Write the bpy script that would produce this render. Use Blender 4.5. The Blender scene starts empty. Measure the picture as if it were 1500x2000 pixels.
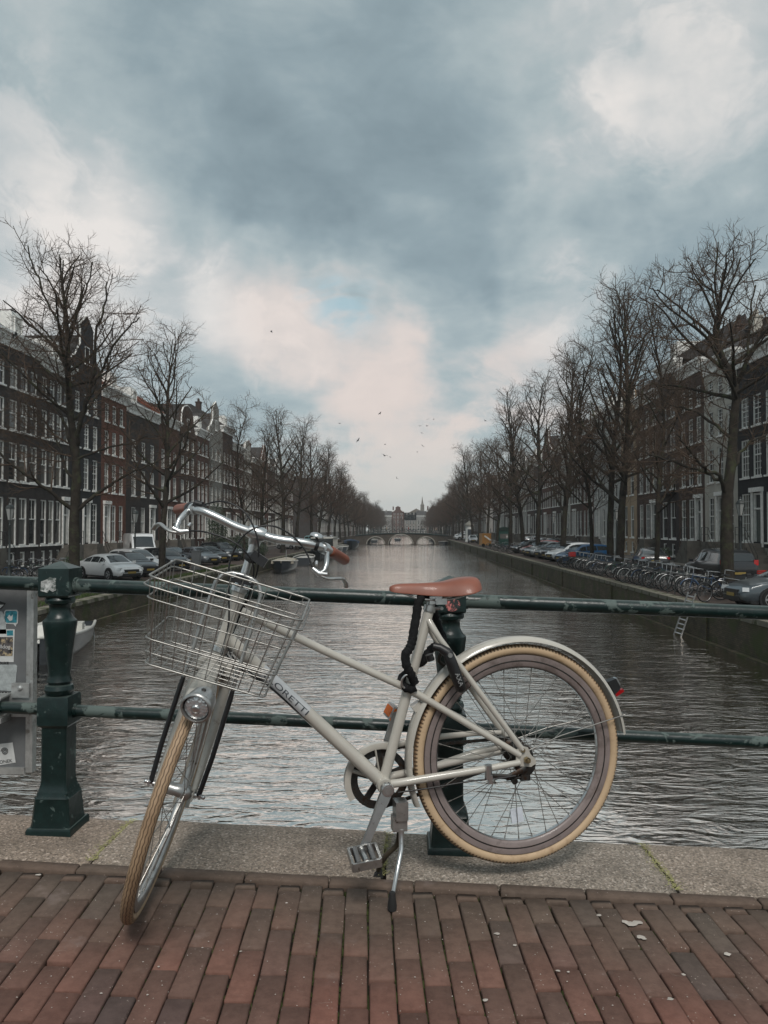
import bpy, bmesh, math, random
from mathutils import Vector, Matrix, noise as mnoise
R = math.radians
PI = math.pi
V = Vector
sc = bpy.context.scene
COL = sc.collection
rnd = random.Random(7)

# ------------------------------------------------------------------ camera
CAM = V((0, 0, 1.1))
FPX = 1500.0
yaw = math.atan(45 / FPX); pitch = math.atan(33 / FPX)
cd = bpy.data.cameras.new('camera'); cam = bpy.data.objects.new('camera', cd); COL.objects.link(cam)
cam.location = CAM
cam.rotation_euler = (PI / 2 + pitch, 0, yaw)
cd.sensor_fit = 'VERTICAL'; cd.sensor_height = 36; cd.lens = 27.0
cd.clip_start = 0.05; cd.clip_end = 6000
sc.camera = cam
_f = V((-math.sin(yaw) * math.cos(pitch), math.cos(yaw) * math.cos(pitch), math.sin(pitch)))
_r = V((math.cos(yaw), math.sin(yaw), 0)); _u = _r.cross(_f)
def ray(px, py): return _f + _r * ((px - 750) / FPX) + _u * ((1000 - py) / FPX)
def onplane(px, py, p0, n):
    d = ray(px, py); n = V(n); return CAM + d * ((V(p0) - CAM).dot(n) / d.dot(n))

# ------------------------------------------------------------------ view + cycles
sc.render.engine = 'CYCLES'
sc.view_settings.view_transform = 'Standard'; sc.view_settings.look = 'None'
sc.view_settings.exposure = 0.52; sc.view_settings.gamma = 1.0
sc.view_settings.use_curve_mapping = False
sc.cycles.use_denoising = True
sc.cycles.max_bounces = 5; sc.cycles.diffuse_bounces = 2; sc.cycles.glossy_bounces = 3
sc.cycles.transmission_bounces = 4; sc.cycles.transparent_max_bounces = 6
sc.cycles.volume_bounces = 0
sc.cycles.caustics_reflective = False; sc.cycles.caustics_refractive = False

# ------------------------------------------------------------------ node helpers
class NT:
    def __init__(s, nt): s.nt = nt; s.N = nt.nodes; s.L = nt.links
    def n(s, t, **k):
        nd = s.N.new(t)
        for a, b in k.items():
            if a == 'inp':
                for i, v in b.items(): s.put(nd.inputs[i], v)
            else: setattr(nd, a, b)
        return nd
    def put(s, sock, v):
        if isinstance(v, bpy.types.NodeSocket): s.L.new(v, sock)
        elif hasattr(v, 'outputs'): s.L.new(v.outputs[0], sock)
        else:
            if isinstance(v, (tuple, list)) and sock.type == 'RGBA' and len(v) == 3: v = (*v, 1)
            sock.default_value = v
    def m(s, op, a, b=0.0, c=0.0, clamp=False):
        nd = s.N.new('ShaderNodeMath'); nd.operation = op; nd.use_clamp = clamp
        s.put(nd.inputs[0], a); s.put(nd.inputs[1], b); s.put(nd.inputs[2], c); return nd.outputs[0]
    def vm(s, op, a, b=(0, 0, 0), scale=None):
        nd = s.N.new('ShaderNodeVectorMath'); nd.operation = op
        s.put(nd.inputs[0], a); s.put(nd.inputs[1], b)
        if scale is not None: s.put(nd.inputs['Scale'], scale)
        return nd.outputs['Value'] if op in ('DOT_PRODUCT', 'LENGTH', 'DISTANCE') else nd.outputs[0]
    def mix(s, f, a, b, bt='MIX'):
        nd = s.N.new('ShaderNodeMix'); nd.data_type = 'RGBA'; nd.blend_type = bt
        s.put(nd.inputs[0], f); s.put(nd.inputs[6], a); s.put(nd.inputs[7], b); return nd.outputs[2]
    def noise(s, vec, scale, detail=4, rough=.55, dist=0.0, dim='3D'):
        nd = s.N.new('ShaderNodeTexNoise'); nd.noise_dimensions = dim
        s.put(nd.inputs['Vector'], vec)
        nd.inputs['Scale'].default_value = scale; nd.inputs['Detail'].default_value = detail
        nd.inputs['Roughness'].default_value = rough; nd.inputs['Distortion'].default_value = dist
        return nd
    def ramp(s, f, stops, interp='LINEAR'):
        nd = s.N.new('ShaderNodeValToRGB'); nd.color_ramp.interpolation = interp
        e = nd.color_ramp.elements
        while len(e) < len(stops): e.new(.5)
        for el, (p, c) in zip(e, stops):
            el.position = p; el.color = (*c, 1) if isinstance(c, (tuple, list)) else (c, c, c, 1)
        s.put(nd.inputs[0], f); return nd.outputs[0]
    def smooth(s, v, a, b):
        nd = s.N.new('ShaderNodeMapRange'); nd.interpolation_type = 'SMOOTHSTEP'
        s.put(nd.inputs[0], v); nd.inputs[1].default_value = a; nd.inputs[2].default_value = b
        return nd.outputs[0]
    def bump(s, h, strength=.3, dist=.01, normal=None):
        nd = s.N.new('ShaderNodeBump'); nd.inputs['Strength'].default_value = strength
        nd.inputs['Distance'].default_value = dist; s.put(nd.inputs['Height'], h)
        if normal is not None: s.put(nd.inputs['Normal'], normal)
        return nd.outputs[0]

# ------------------------------------------------------------------ world: overcast sky with cloud banks
SUN_EL, SUN_AZ = 52.0, 172.0      # sun veiled by cloud, to the right and a little behind us
w = bpy.data.worlds.new('World'); sc.world = w; w.use_nodes = True
W = NT(w.node_tree); W.N.clear()
tc = W.n('ShaderNodeTexCoord')
d0 = W.vm('NORMALIZE', tc.outputs['Generated'])
sep = W.n('ShaderNodeSeparateXYZ', inp={0: d0})
zc = W.m('MAXIMUM', sep.outputs[2], 0.0)
den = W.m('ADD', zc, 0.22)
px_ = W.m('DIVIDE', sep.outputs[0], den); py_ = W.m('DIVIDE', sep.outputs[1], den)
cv = W.n('ShaderNodeCombineXYZ', inp={0: px_, 1: py_, 2: 0.0}).outputs[0]
wd0 = d0
w1 = W.noise(cv, 1.3, 5, .55)
w2 = W.noise(cv, 4.2, 7, .58, .25)
w3 = W.noise(d0, 3.8, 9, .58, .5)
w4 = W.noise(W.n('ShaderNodeMapping', inp={0: wd0, 3: (1, 1, 1.8)}).outputs[0], 9.0, 7, .6, .7)
# ragged warp of the direction before the cloud banks are placed
wv = W.vm('SUBTRACT', W.noise(d0, 2.6, 5, .6).outputs['Color'], (.5, .5, .5))
wd = W.vm('ADD', d0, W.vm('SCALE', wv, scale=.24))
wd = W.vm('NORMALIZE', wd)
BANKS = [  # px, py, radius (deg), brightness
    (700, 330, 9, -.20), (600, 110, 9, -.10), (800, 480, 7, -.18), (560, 400, 6, -.10), (1380, 520, 7, -.16), (1250, 600, 6, -.12), (90, 60, 8, -.14), (360, 150, 7, -.10),
    (1040, 360, 6, -.10), (900, 160, 7, -.10), (560, 810, 6, -.12), (900, 700, 5, -.08), (300, 330, 6, -.06), (1450, 330, 6, -.06),
    (170, 230, 7, .16), (80, 420, 7, .28), (250, 480, 6, .22), (330, 330, 4, .06), (540, 560, 4, .28), (650, 640, 5, .30), (480, 520, 3, .16), (720, 700, 4, .16), (400, 620, 4, .14),
    (820, 760, 6, .14), (770, 860, 6, .18), (1230, 120, 7, .09), (1440, 60, 8, .14), (1130, 460, 4.5, .20), (1200, 280, 5, .12), (1090, 560, 4, .12),
    (950, 950, 7, .08), (60, 800, 8, .12), (1060, 700, 5, .14), (640, 30, 4, .08), (1330, 250, 5, .08)]
acc = None
for (x, y, rad, val) in BANKS:
    dv = ray(x, y).normalized()
    dt = W.vm('DOT_PRODUCT', wd, tuple(dv))
    k = W.n('ShaderNodeMapRange'); k.interpolation_type = 'SMOOTHERSTEP'
    W.put(k.inputs[0], dt)
    k.inputs[1].default_value = math.cos(R(rad * 1.5)); k.inputs[2].default_value = math.cos(R(rad * .15))
    k.inputs[3].default_value = 0; k.inputs[4].default_value = val * .86
    acc = k.outputs[0] if acc is None else W.m('ADD', acc, k.outputs[0])
n1 = W.m('MULTIPLY', W.m('SUBTRACT', w1.outputs[0], .5), .70)
n2 = W.m('MULTIPLY', W.m('SUBTRACT', w2.outputs[0], .5), .42)
n3 = W.m('MULTIPLY', W.m('SUBTRACT', w3.outputs[0], .5), .75)
b = W.m('ADD', W.m('ADD', acc, n1), W.m('ADD', n2, n3))
b = W.m('ADD', b, W.m('MULTIPLY', W.m('SUBTRACT', w4.outputs[0], .5), .38))
puff = W.noise(W.n('ShaderNodeMapping', inp={0: wd, 3: (1, 1, 1.5)}).outputs[0], 6.5, 9, .62, .35)
pf = W.m('SUBTRACT', W.smooth(puff.outputs[0], .46, .60), .42)
b = W.m('ADD', b, W.m('MULTIPLY', pf, W.m('MULTIPLY', W.smooth(acc, -.08, .16), .18)))
b = W.m('ADD', b, .51)
cloud = W.ramp(b, [(0.0, (.135, .180, .200)), (.28, (.205, .260, .280)), (.5, (.292, .342, .352)),
                   (.72, (.405, .422, .420)), (1.0, (.590, .560, .530))])
# warm, slightly pink light low over the canal
wdt = W.vm('DOT_PRODUCT', wd, tuple(ray(780, 830).normalized()))
wf = W.m('MULTIPLY', W.smooth(wdt, math.cos(R(15)), math.cos(R(2))), .75)
wf2 = W.m('MULTIPLY', W.smooth(W.vm('DOT_PRODUCT', wd, tuple(ray(650, 640).normalized())), math.cos(R(9)), math.cos(R(1))), .55)
wf = W.m('MULTIPLY', W.m('MAXIMUM', wf, wf2), W.smooth(b, .45, .85))
cloud = W.mix(wf, cloud, (.545, .455, .410))
# grey-green haze at the horizon
hz = W.smooth(sep.outputs[2], .16, .0)
cloud = W.mix(W.m('MULTIPLY', hz, .8), cloud, (.405, .428, .420))
sky = W.n('ShaderNodeTexSky'); sky.sky_type = 'NISHITA'; sky.sun_disc = False
sky.sun_elevation = R(SUN_EL); sky.sun_rotation = R(SUN_AZ)
skc = W.vm('SCALE', sky.outputs[0], scale=.10)
# one small gap of blue
gap = W.smooth(W.vm('DOT_PRODUCT', wd, tuple(ray(645, 575).normalized())), math.cos(R(2.2)), math.cos(R(.3)))
gap = W.m('MULTIPLY', gap, W.smooth(w4.outputs[0], .38, .58))
cloud = W.mix(W.m('MULTIPLY', gap, .60), cloud, (.21, .38, .45))
fin = W.mix(.06, cloud, skc)
bg = W.n('ShaderNodeBackground', inp={0: fin, 1: 1.0})
W.L.new(bg.outputs[0], W.n('ShaderNodeOutputWorld').inputs[0])
w.cycles.sampling_method = 'MANUAL'; w.cycles.sample_map_resolution = 512

sl = bpy.data.lights.new('sun', 'SUN'); sl.energy = 1.5; sl.angle = R(18); sl.color = (1, .955, .9)
so = bpy.data.objects.new('sun', sl); COL.objects.link(so)
sdir = V((math.sin(R(SUN_AZ)) * math.cos(R(SUN_EL)), math.cos(R(SUN_AZ)) * math.cos(R(SUN_EL)), math.sin(R(SUN_EL))))
so.rotation_euler = sdir.to_track_quat('Z', 'Y').to_euler()

# ------------------------------------------------------------------ materials
MATS = {}
def mat(name, base, rough=.6, metal=0.0, var=.12, vscale=6.0, bump=0.0, bscale=60.0, spec=.5, coat=0.0, dirt=None, rvar=.0, bdist=.004):
    """principled material with a little colour variation, dirt patches and relief"""
    if name in MATS: return MATS[name]
    m = bpy.data.materials.new(name); m.use_nodes = True
    T = NT(m.node_tree); p = T.N['Principled BSDF']
    oc = T.n('ShaderNodeTexCoord').outputs['Object']
    nz = T.noise(oc, vscale, 6, .6)
    f = T.smooth(nz.outputs[0], .3, .7)
    lo = tuple(c * (1 - var) for c in base); hi = tuple(min(1, c * (1 + var)) for c in base)
    col = T.mix(f, lo, hi)
    if dirt:
        dn = T.noise(oc, dirt[1], 8, .7)
        col = T.mix(T.smooth(dn.outputs[0], dirt[2], dirt[2] + dirt[3]), col, dirt[0])
    T.put(p.inputs['Base Color'], col)
    if rvar:
        T.put(p.inputs['Roughness'], T.m('ADD', T.m('MULTIPLY', T.noise(oc, vscale * 2.3, 5).outputs[0], rvar), rough - rvar / 2))
    else: p.inputs['Roughness'].default_value = rough
    p.inputs['Metallic'].default_value = metal
    p.inputs['Specular IOR Level'].default_value = spec if rough < .78 else .18
    p.inputs['Coat Weight'].default_value = coat; p.inputs['Coat Roughness'].default_value = .08
    if bump: T.put(p.inputs['Normal'], T.bump(T.noise(oc, bscale, 6, .65).outputs[0], bump, bdist))
    MATS[name] = m; return m

def custom(name):
    m = bpy.data.materials.new(name); m.use_nodes = True; MATS[name] = m
    T = NT(m.node_tree); return m, T, T.N['Principled BSDF']

# ------------------------------------------------------------------ mesh building
def frames(P):
    """parallel transported frames along a path"""
    out = []; n = len(P); up = None
    for i in range(n):
        t = (P[min(i + 1, n - 1)] - P[max(i - 1, 0)])
        if t.length < 1e-9: t = V((0, 0, 1))
        t = t.normalized()
        if up is None:
            up = V((0, 0, 1)) if abs(t.z) < .9 else V((0, 1, 0))
        a = up - t * up.dot(t)
        if a.length < 1e-6: a = t.orthogonal()
        a.normalize(); bb = t.cross(a); up = a
        out.append((a, bb, t))
    return out

class MB:
    def __init__(s): s.v = []; s.f = []; s.m = []; s.cm = 0; s.uv = None
    def add(s, vs, fs):
        o = len(s.v); s.v.extend([tuple(x) for x in vs])
        for f in fs: s.f.append(tuple(i + o for i in f)); s.m.append(s.cm)
        return s
    def mi(s, k): s.cm = k; return s
    def box(s, c, size, M=None, taper=None):
        x, y, z = (k / 2 for k in size); tx, ty = taper or (1, 1)
        vs = [V((a * x * (tx if q > 0 else 1), b_ * y * (ty if q > 0 else 1), q * z)) for q in (-1, 1) for a, b_ in ((-1, -1), (1, -1), (1, 1), (-1, 1))]
        c = V(c)
        vs = [(M @ v if M else v) + c for v in vs]
        return s.add(vs, [(3, 2, 1, 0), (4, 5, 6, 7), (0, 1, 5, 4), (1, 2, 6, 5), (2, 3, 7, 6), (3, 0, 4, 7)])
    def bb(s, x0, x1, y0, y1, z0, z1):
        return s.box(((x0 + x1) / 2, (y0 + y1) / 2, (z0 + z1) / 2), (x1 - x0, y1 - y0, z1 - z0))
    def tube(s, P, r, n=8, cap=True, closed=False, flat=1.0):
        P = [V(p) for p in P]
        rr = r if isinstance(r, (list, tuple)) else [r] * len(P)
        F = frames(P)
        if closed:
            t0 = (P[1] - P[-1]).normalized(); a, b_, _ = F[0]
            F[0] = (a, b_, t0)
        vs = []
        for p, q, (a, b_, t) in zip(P, rr, F):
            for k in range(n):
                an = 2 * PI * k / n
                vs.append(p + a * (q * math.cos(an)) + b_ * (q * flat * math.sin(an)))
        fs = []; m = len(P)
        for i in range(m if closed else m - 1):
            j = (i + 1) % m
            for k in range(n):
                k2 = (k + 1) % n
                fs.append((i * n + k, i * n + k2, j * n + k2, j * n + k))
        if cap and not closed:
            fs.append(tuple(reversed(range(n)))); fs.append(tuple(range((m - 1) * n, m * n)))
        return s.add(vs, fs)
    def lathe(s, prof, M=None, n=16, off=(0, 0, 0)):
        """prof: (r, z) pairs; spins about local z"""
        vs = []; off = V(off)
        for (r_, z) in prof:
            for k in range(n):
                an = 2 * PI * k / n; v = V((r_ * math.cos(an), r_ * math.sin(an), z))
                vs.append((M @ v if M else v) + off)
        fs = []
        for i in range(len(prof) - 1):
            for k in range(n):
                k2 = (k + 1) % n; fs.append((i * n + k, i * n + k2, (i + 1) * n + k2, (i + 1) * n + k))
        fs.append(tuple(reversed(range(n)))); fs.append(tuple(range((len(prof) - 1) * n, len(prof) * n)))
        return s.add(vs, fs)
    def sq(s, prof, off=(0, 0, 0), ch=0.0):
        """stack of square (optionally chamfered) sections (half, z)"""
        vs = []; off = V(off); c = ch
        for (h, z) in prof:
            k = h - c * h
            ring = [(-k, -h), (k, -h), (h, -k), (h, k), (k, h), (-k, h), (-h, k), (-h, -k)] if c else [(-h, -h), (h, -h), (h, h), (-h, h)]
            vs += [V((a, b_, z)) + off for a, b_ in ring]
        n = 8 if c else 4; fs = []
        for i in range(len(prof) - 1):
            for k in range(n):
                k2 = (k + 1) % n; fs.append((i * n + k, i * n + k2, (i + 1) * n + k2, (i + 1) * n + k))
        fs.append(tuple(reversed(range(n)))); fs.append(tuple(range((len(prof) - 1) * n, len(prof) * n)))
        return s.add(vs, fs)
    def prism(s, outline, a, b_, axis='y', M=None, off=(0, 0, 0)):
        """extrude a 2d outline between a and b along an axis"""
        off = V(off); n = len(outline)
        def mk(p, t):
            v = V((p[0], t, p[1])) if axis == 'y' else (V((t, p[0], p[1])) if axis == 'x' else V((p[0], p[1], t)))
            return (M @ v if M else v) + off
        vs = [mk(p, a) for p in outline] + [mk(p, b_) for p in outline]
        fs = [tuple(reversed(range(n))), tuple(range(n, 2 * n))] + [(k, (k + 1) % n, n + (k + 1) % n, n + k) for k in range(n)]
        return s.add(vs, fs)
    def sphere(s, c, r, nu=12, nv=8, sc_=(1, 1, 1), M=None):
        prof = [(max(.001, math.sin(PI * i / nv)) * r, -math.cos(PI * i / nv) * r) for i in range(nv + 1)]
        S = Matrix.Diagonal(V(sc_)).to_3x3()
        return s.lathe(prof, (M @ S) if M else S, nu, c)
    def build(s, name, mats, parent=None, origin=None, smooth=None, fix=True):
        me = bpy.data.meshes.new(name)
        vs = s.v if origin is None else [(x - origin[0], y - origin[1], z - origin[2]) for x, y, z in s.v]
        me.from_pydata(vs, [], s.f)
        if not isinstance(mats, (list, tuple)): mats = [mats]
        for m in mats: me.materials.append(m)
        if len(mats) > 1: me.polygons.foreach_set('material_index', s.m)
        if fix:
            bm = bmesh.new(); bm.from_mesh(me); bmesh.ops.recalc_face_normals(bm, faces=bm.faces); bm.to_mesh(me); bm.free()
        if smooth is not None:
            me.polygons.foreach_set('use_smooth', [True] * len(me.polygons))
            if smooth < 180:
                try: me.set_sharp_from_angle(angle=R(smooth))
                except Exception: pass
        me.update()
        o = bpy.data.objects.new(name, me); COL.objects.link(o)
        if parent is not None: o.parent = parent
        return o

def link_copy(o, parent=None):
    c = o.copy(); COL.objects.link(c); c.parent = parent; return c
def copy_tree(o, parent=None, loc=None, rz=None, label=None):
    c = link_copy(o, parent)
    for ch in list(o.children): copy_tree(ch, c)
    if loc is not None: c.location = loc
    if rz is not None: c.rotation_euler = (0, 0, rz)
    if label: c['label'] = label
    return c
def tag(o, label=None, cat=None, group=None, kind=None):
    if label: o['label'] = label
    if cat: o['category'] = cat
    if group: o['group'] = group
    if kind: o['kind'] = kind
    return o
def empty(name, loc=(0, 0, 0), rz=0, parent=None):
    o = bpy.data.objects.new(name, None); COL.objects.link(o); o.location = loc; o.rotation_euler = (0, 0, rz)
    o.empty_display_size = .2
    if parent: o.parent = parent
    return o
def thing(name, label, cat, loc=(0, 0, 0), rz=0, group=None):
    return tag(empty(name, loc, rz), label, cat, group)
def inst(name, mesh, parent, loc=(0, 0, 0), rot=(0, 0, 0), scale=None):
    o = bpy.data.objects.new(name, mesh); COL.objects.link(o); o.parent = parent; o.location = loc; o.rotation_euler = rot
    if scale: o.scale = scale
    return o
_WORDS = ['nearest', 'second', 'third', 'fourth', 'fifth', 'sixth', 'seventh', 'eighth', 'ninth', 'tenth', 'eleventh', 'twelfth',
          'thirteenth', 'fourteenth', 'fifteenth', 'sixteenth', 'seventeenth', 'eighteenth', 'nineteenth', 'twentieth', 'twenty-first',
          'twenty-second', 'twenty-third', 'twenty-fourth', 'twenty-fifth', 'twenty-sixth', 'twenty-seventh', 'twenty-eighth', 'twenty-ninth', 'thirtieth',
          'thirty-first', 'thirty-second', 'thirty-third', 'thirty-fourth']
def text_mesh(s, size, extrude=.0002, align='CENTER'):
    cu = bpy.data.curves.new('t', 'FONT'); cu.body = s; cu.size = size; cu.extrude = extrude
    cu.align_x = align; cu.align_y = 'CENTER'
    o = bpy.data.objects.new('t', cu); COL.objects.link(o)
    bpy.context.view_layer.update()
    me = bpy.data.meshes.new_from_object(o.evaluated_get(bpy.context.evaluated_depsgraph_get()))
    bpy.data.objects.remove(o); return me
# ================================================================== levels of the place
WZ = -2.7          # water
QR, QL = 10.05, -12.85     # quay wall faces
SR, SL = -1.5, -1.75       # street levels right and left
FR, FL = 21.0, -24.0       # house fronts
GS = -.036                 # the bridge deck falls to the right
def gz(x): return GS * x

# ---- materials of the setting
m, T, p = custom('water_surface')
oc = T.n('ShaderNodeTexCoord').outputs['Object']
mp = T.n('ShaderNodeMapping', inp={0: oc, 3: (.36, 1.0, 1.0)}).outputs[0]
a1 = T.noise(mp, .55, 3, .5, .3).outputs[0]
a2 = T.noise(mp, 2.1, 4, .55, .5).outputs[0]
a3 = T.noise(mp, 7.5, 4, .6, .6).outputs[0]
a4 = T.m('ABSOLUTE', T.m('SUBTRACT', T.noise(mp, 2.9, 3, .5, .8).outputs[0], .5))
hh = T.m('ADD', T.m('MULTIPLY', a1, .9), T.m('ADD', T.m('MULTIPLY', a2, .5), T.m('SUBTRACT', T.m('MULTIPLY', a3, .10), T.m('MULTIPLY', a4, .75))))
# calm and ruffled patches
cp = T.smooth(T.noise(oc, .09, 3, .5).outputs[0], .35, .65)
hh = T.m('MULTIPLY', hh, T.m('ADD', T.m('MULTIPLY', cp, .5), .65))
T.put(p.inputs['Normal'], T.bump(hh, 1.0, .088))
p.inputs['Base Color'].default_value = (.013, .010, .008, 1); p.inputs['Roughness'].default_value = .6; p.inputs['Specular IOR Level'].default_value = 0
bn = p.inputs['Normal'].links[0].from_socket
gl = T.n('ShaderNodeBsdfGlossy'); gl.inputs['Color'].default_value = (1, .935, .87, 1); gl.inputs['Roughness'].default_value = .03; T.put(gl.inputs['Normal'], bn)
fr = T.n('ShaderNodeFresnel'); fr.inputs['IOR'].default_value = 1.333; T.put(fr.inputs['Normal'], bn)
ms = T.n('ShaderNodeMixShader', inp={0: T.m('MULTIPLY', T.m('SUBTRACT', fr.outputs[0], .062), 3.7, clamp=True), 1: p.outputs[0], 2: gl.outputs[0]})
T.L.new(ms.outputs[0], T.N['Material Output'].inputs[0])
M_WATER = m

def brick_mat(name, c1, c2, mortar, scale=1.0, var=.3, bw=.21, bh=.062, dirt=(.03, .028, .024), dirtamt=.5, axis='XZ', moss=None):
    """far brickwork: 5 x 20 cm bricks given by colour and relief"""
    m, T, p = custom(name)
    oc = T.n('ShaderNodeTexCoord').outputs['Object']
    s_ = T.n('ShaderNodeSeparateXYZ', inp={0: oc})
    comb = T.n('ShaderNodeCombineXYZ', inp={0: T.m('ADD', s_.outputs[0], s_.outputs[1]), 1: s_.outputs[2], 2: 0.0}) if axis == 'XZ' else \
        T.n('ShaderNodeCombineXYZ', inp={0: s_.outputs[1], 1: s_.outputs[0], 2: 0.0})
    bt = T.n('ShaderNodeTexBrick', inp={0: comb.outputs[0], 1: c1, 2: c2, 3: mortar})
    bt.inputs['Scale'].default_value = 1.0; bt.inputs['Mortar Size'].default_value = .006
    bt.inputs['Brick Width'].default_value = bw; bt.inputs['Row Height'].default_value = bh
    nz = T.noise(oc, .7, 7, .65)
    col = T.mix(T.m('MULTIPLY', T.smooth(nz.outputs[0], .42, .72), dirtamt), bt.outputs[0], dirt)
    col = T.mix(T.smooth(T.noise(oc, 2.3, 6, .6).outputs[0], .3, .7), col, T.vm('SCALE', col, scale=1 - var))
    if moss:
        f = T.m('MULTIPLY', T.smooth(T.noise(oc, 1.1, 8, .7).outputs[0], .46, .62), moss[1])
        col = T.mix(f, col, moss[0])
    T.put(p.inputs['Base Color'], col); p.inputs['Roughness'].default_value = .85; p.inputs['Specular IOR Level'].default_value = .2
    T.put(p.inputs['Normal'], T.bump(T.m('ADD', bt.outputs['Fac'], T.m('MULTIPLY', T.noise(oc, 40, 4).outputs[0], -.6)), .5, -.008))
    return m
M_QUAY = brick_mat('quay_brick', (.090, .075, .052), (.135, .110, .076), (.05, .046, .036), moss=((.050, .062, .022), .8), dirtamt=.6)
M_STREET = brick_mat('street_clinker', (.075, .055, .047), (.10, .072, .060), (.04, .035, .03), bw=.2, bh=.1, axis='XY', dirtamt=.4, dirt=(.06, .055, .05))
M_ASPH = mat('asphalt', (.062, .055, .052), .85, var=.15, vscale=1.2, bump=.4, bscale=120)
M_COPING = mat('coping_stone', (.19, .175, .14), .85, var=.25, vscale=3, bump=.5, bscale=40, dirt=((.055, .062, .03), 1.3, .47, .15))
M_BRIDGE = brick_mat('bridge_masonry', (.085, .07, .058), (.12, .097, .078), (.07, .065, .055), dirtamt=.5)
M_DARKMETAL = mat('dark_railing_paint', (.018, .024, .024), .5, var=.2)
M_GRASS = mat('grass', (.05, .075, .022), .9, var=.4, vscale=8)

def structure(mb, name, m_, **k): return tag(mb.build(name, m_, **k), kind='structure')

# ---- water, canal bed
mb = MB(); mb.add([(QL - .5, -9, WZ), (QR + .5, -9, WZ), (QR + .5, 470, WZ), (QL - .5, 470, WZ)], [(0, 1, 2, 3)])
structure(mb, 'water', M_WATER)

# ---- streets: one sheet per bank reaching the horizon side to side
def sheet(x0, x1, y0, y1, z): return MB().add([(x0, y0, z), (x1, y0, z), (x1, y1, z), (x0, y1, z)], [(0, 1, 2, 3)])
structure(sheet(QR + .34, 400, 6, 900, SR), 'street_right', M_STREET)
structure(sheet(-400, QL - .34, 6, 900, SL), 'street_left', M_STREET)
structure(sheet(16.0, 18.6, 6, 190, SR + .004), 'road_right', M_ASPH)
structure(sheet(-21.0, -18.6, 6, 190, SL + .004), 'road_left', M_ASPH)
mb = MB()
for x in (15.9, 18.7):
    mb.add([(x - .07, 6, SR + .008), (x + .07, 6, SR + .008), (x + .07, 190, SR + .008), (x - .07, 190, SR + .008)], [(0, 1, 2, 3)])
structure(mb, 'road_marking', mat('road_paint', (.55, .55, .52), .7, var=.2))
# haze
structure(sheet(-400, 400, 470, 900, -1.6), 'ground_beyond_canal', M_STREET)
# raised pavement with kerb in front of the houses
M_PAVE = mat('pavement_slab', (.13, .122, .11), .85, var=.25, vscale=2, bump=.3, bscale=30)
structure(MB().bb(18.85, FR + .02, 6, 470, SR, SR + .12), 'pavement_right', M_PAVE)
structure(MB().bb(FL - .02, -21.2, 6, 470, SL, SL + .12), 'pavement_left', M_PAVE)
# grass strip on the left quay
mb = MB()
rg = random.Random(5)
for k in range(5200):
    y = rg.uniform(20, 60); x = -13.35 - abs(rg.gauss(0, .45)); h = rg.uniform(.04, .13); a = rg.uniform(0, PI); wd_ = rg.uniform(.01, .03)
    dx, dy = math.cos(a) * wd_, math.sin(a) * wd_
    mb.add([(x - dx, y - dy, SL), (x + dx, y + dy, SL), (x + rg.uniform(-.04, .04), y + rg.uniform(-.04, .04), SL + h)], [(0, 1, 2)])
tag(mb.build('grass', M_GRASS, fix=False), 'thin green grass growing along the left quay edge', 'grass', kind='stuff')

# ---- quay walls: brick face, coping stones as pieces
for side, xf, sz in ((1, QR, SR), (-1, QL, SL)):
    mb = MB()
    x0, x1 = sorted((xf, xf + side * .9))
    mb.bb(x0, x1, -8, 470, WZ - 1.2, sz - .16)
    # shallow buttress piers and a footing course at the waterline
    for y in range(14, 190, 12):
        a, b_ = sorted((xf, xf - side * .09)); mb.bb(a, b_, y, y + .5, WZ - .5, sz - .2)
    a, b_ = sorted((xf - side * .002, xf - side * .16)); mb.bb(a, b_, -8, 470, WZ - .6, WZ + .07)
    qw = mb.build('quay_wall', M_QUAY)
    tag(qw, kind='structure', label='mossy brick quay wall on the %s bank' % ('right' if side > 0 else 'left'))
    cs = None; y = 12.0; rq = random.Random(3 + side)
    far = MB()
    while y < 470:
        L = rq.uniform(.95, 1.15); dz = rq.uniform(-.008, .008); dx = rq.uniform(-.008, .008)
        a, b_ = sorted((xf - side * (.05 + dx), xf + side * .42))
        if y < 75:
            if cs is None:
                bm_ = MB().sq([(.47, 0), (.5, .01), (.5, .15), (.49, .16)])
                tmp_ = bm_.build('coping_stone', M_COPING); cs = tmp_.data; bpy.data.objects.remove(tmp_)
            o = inst('coping_stone', cs, qw, ((a + b_) / 2, y + L / 2, sz - .155 + dz), (0, 0, 0), ((b_ - a), L - .012, 1.06))
        else: far.bb(a, b_, y, y + L - .012, sz - .155, sz + .012)
        y += L
    tag(far.build('coping_course', M_COPING, parent=qw), kind='stuff')

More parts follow.
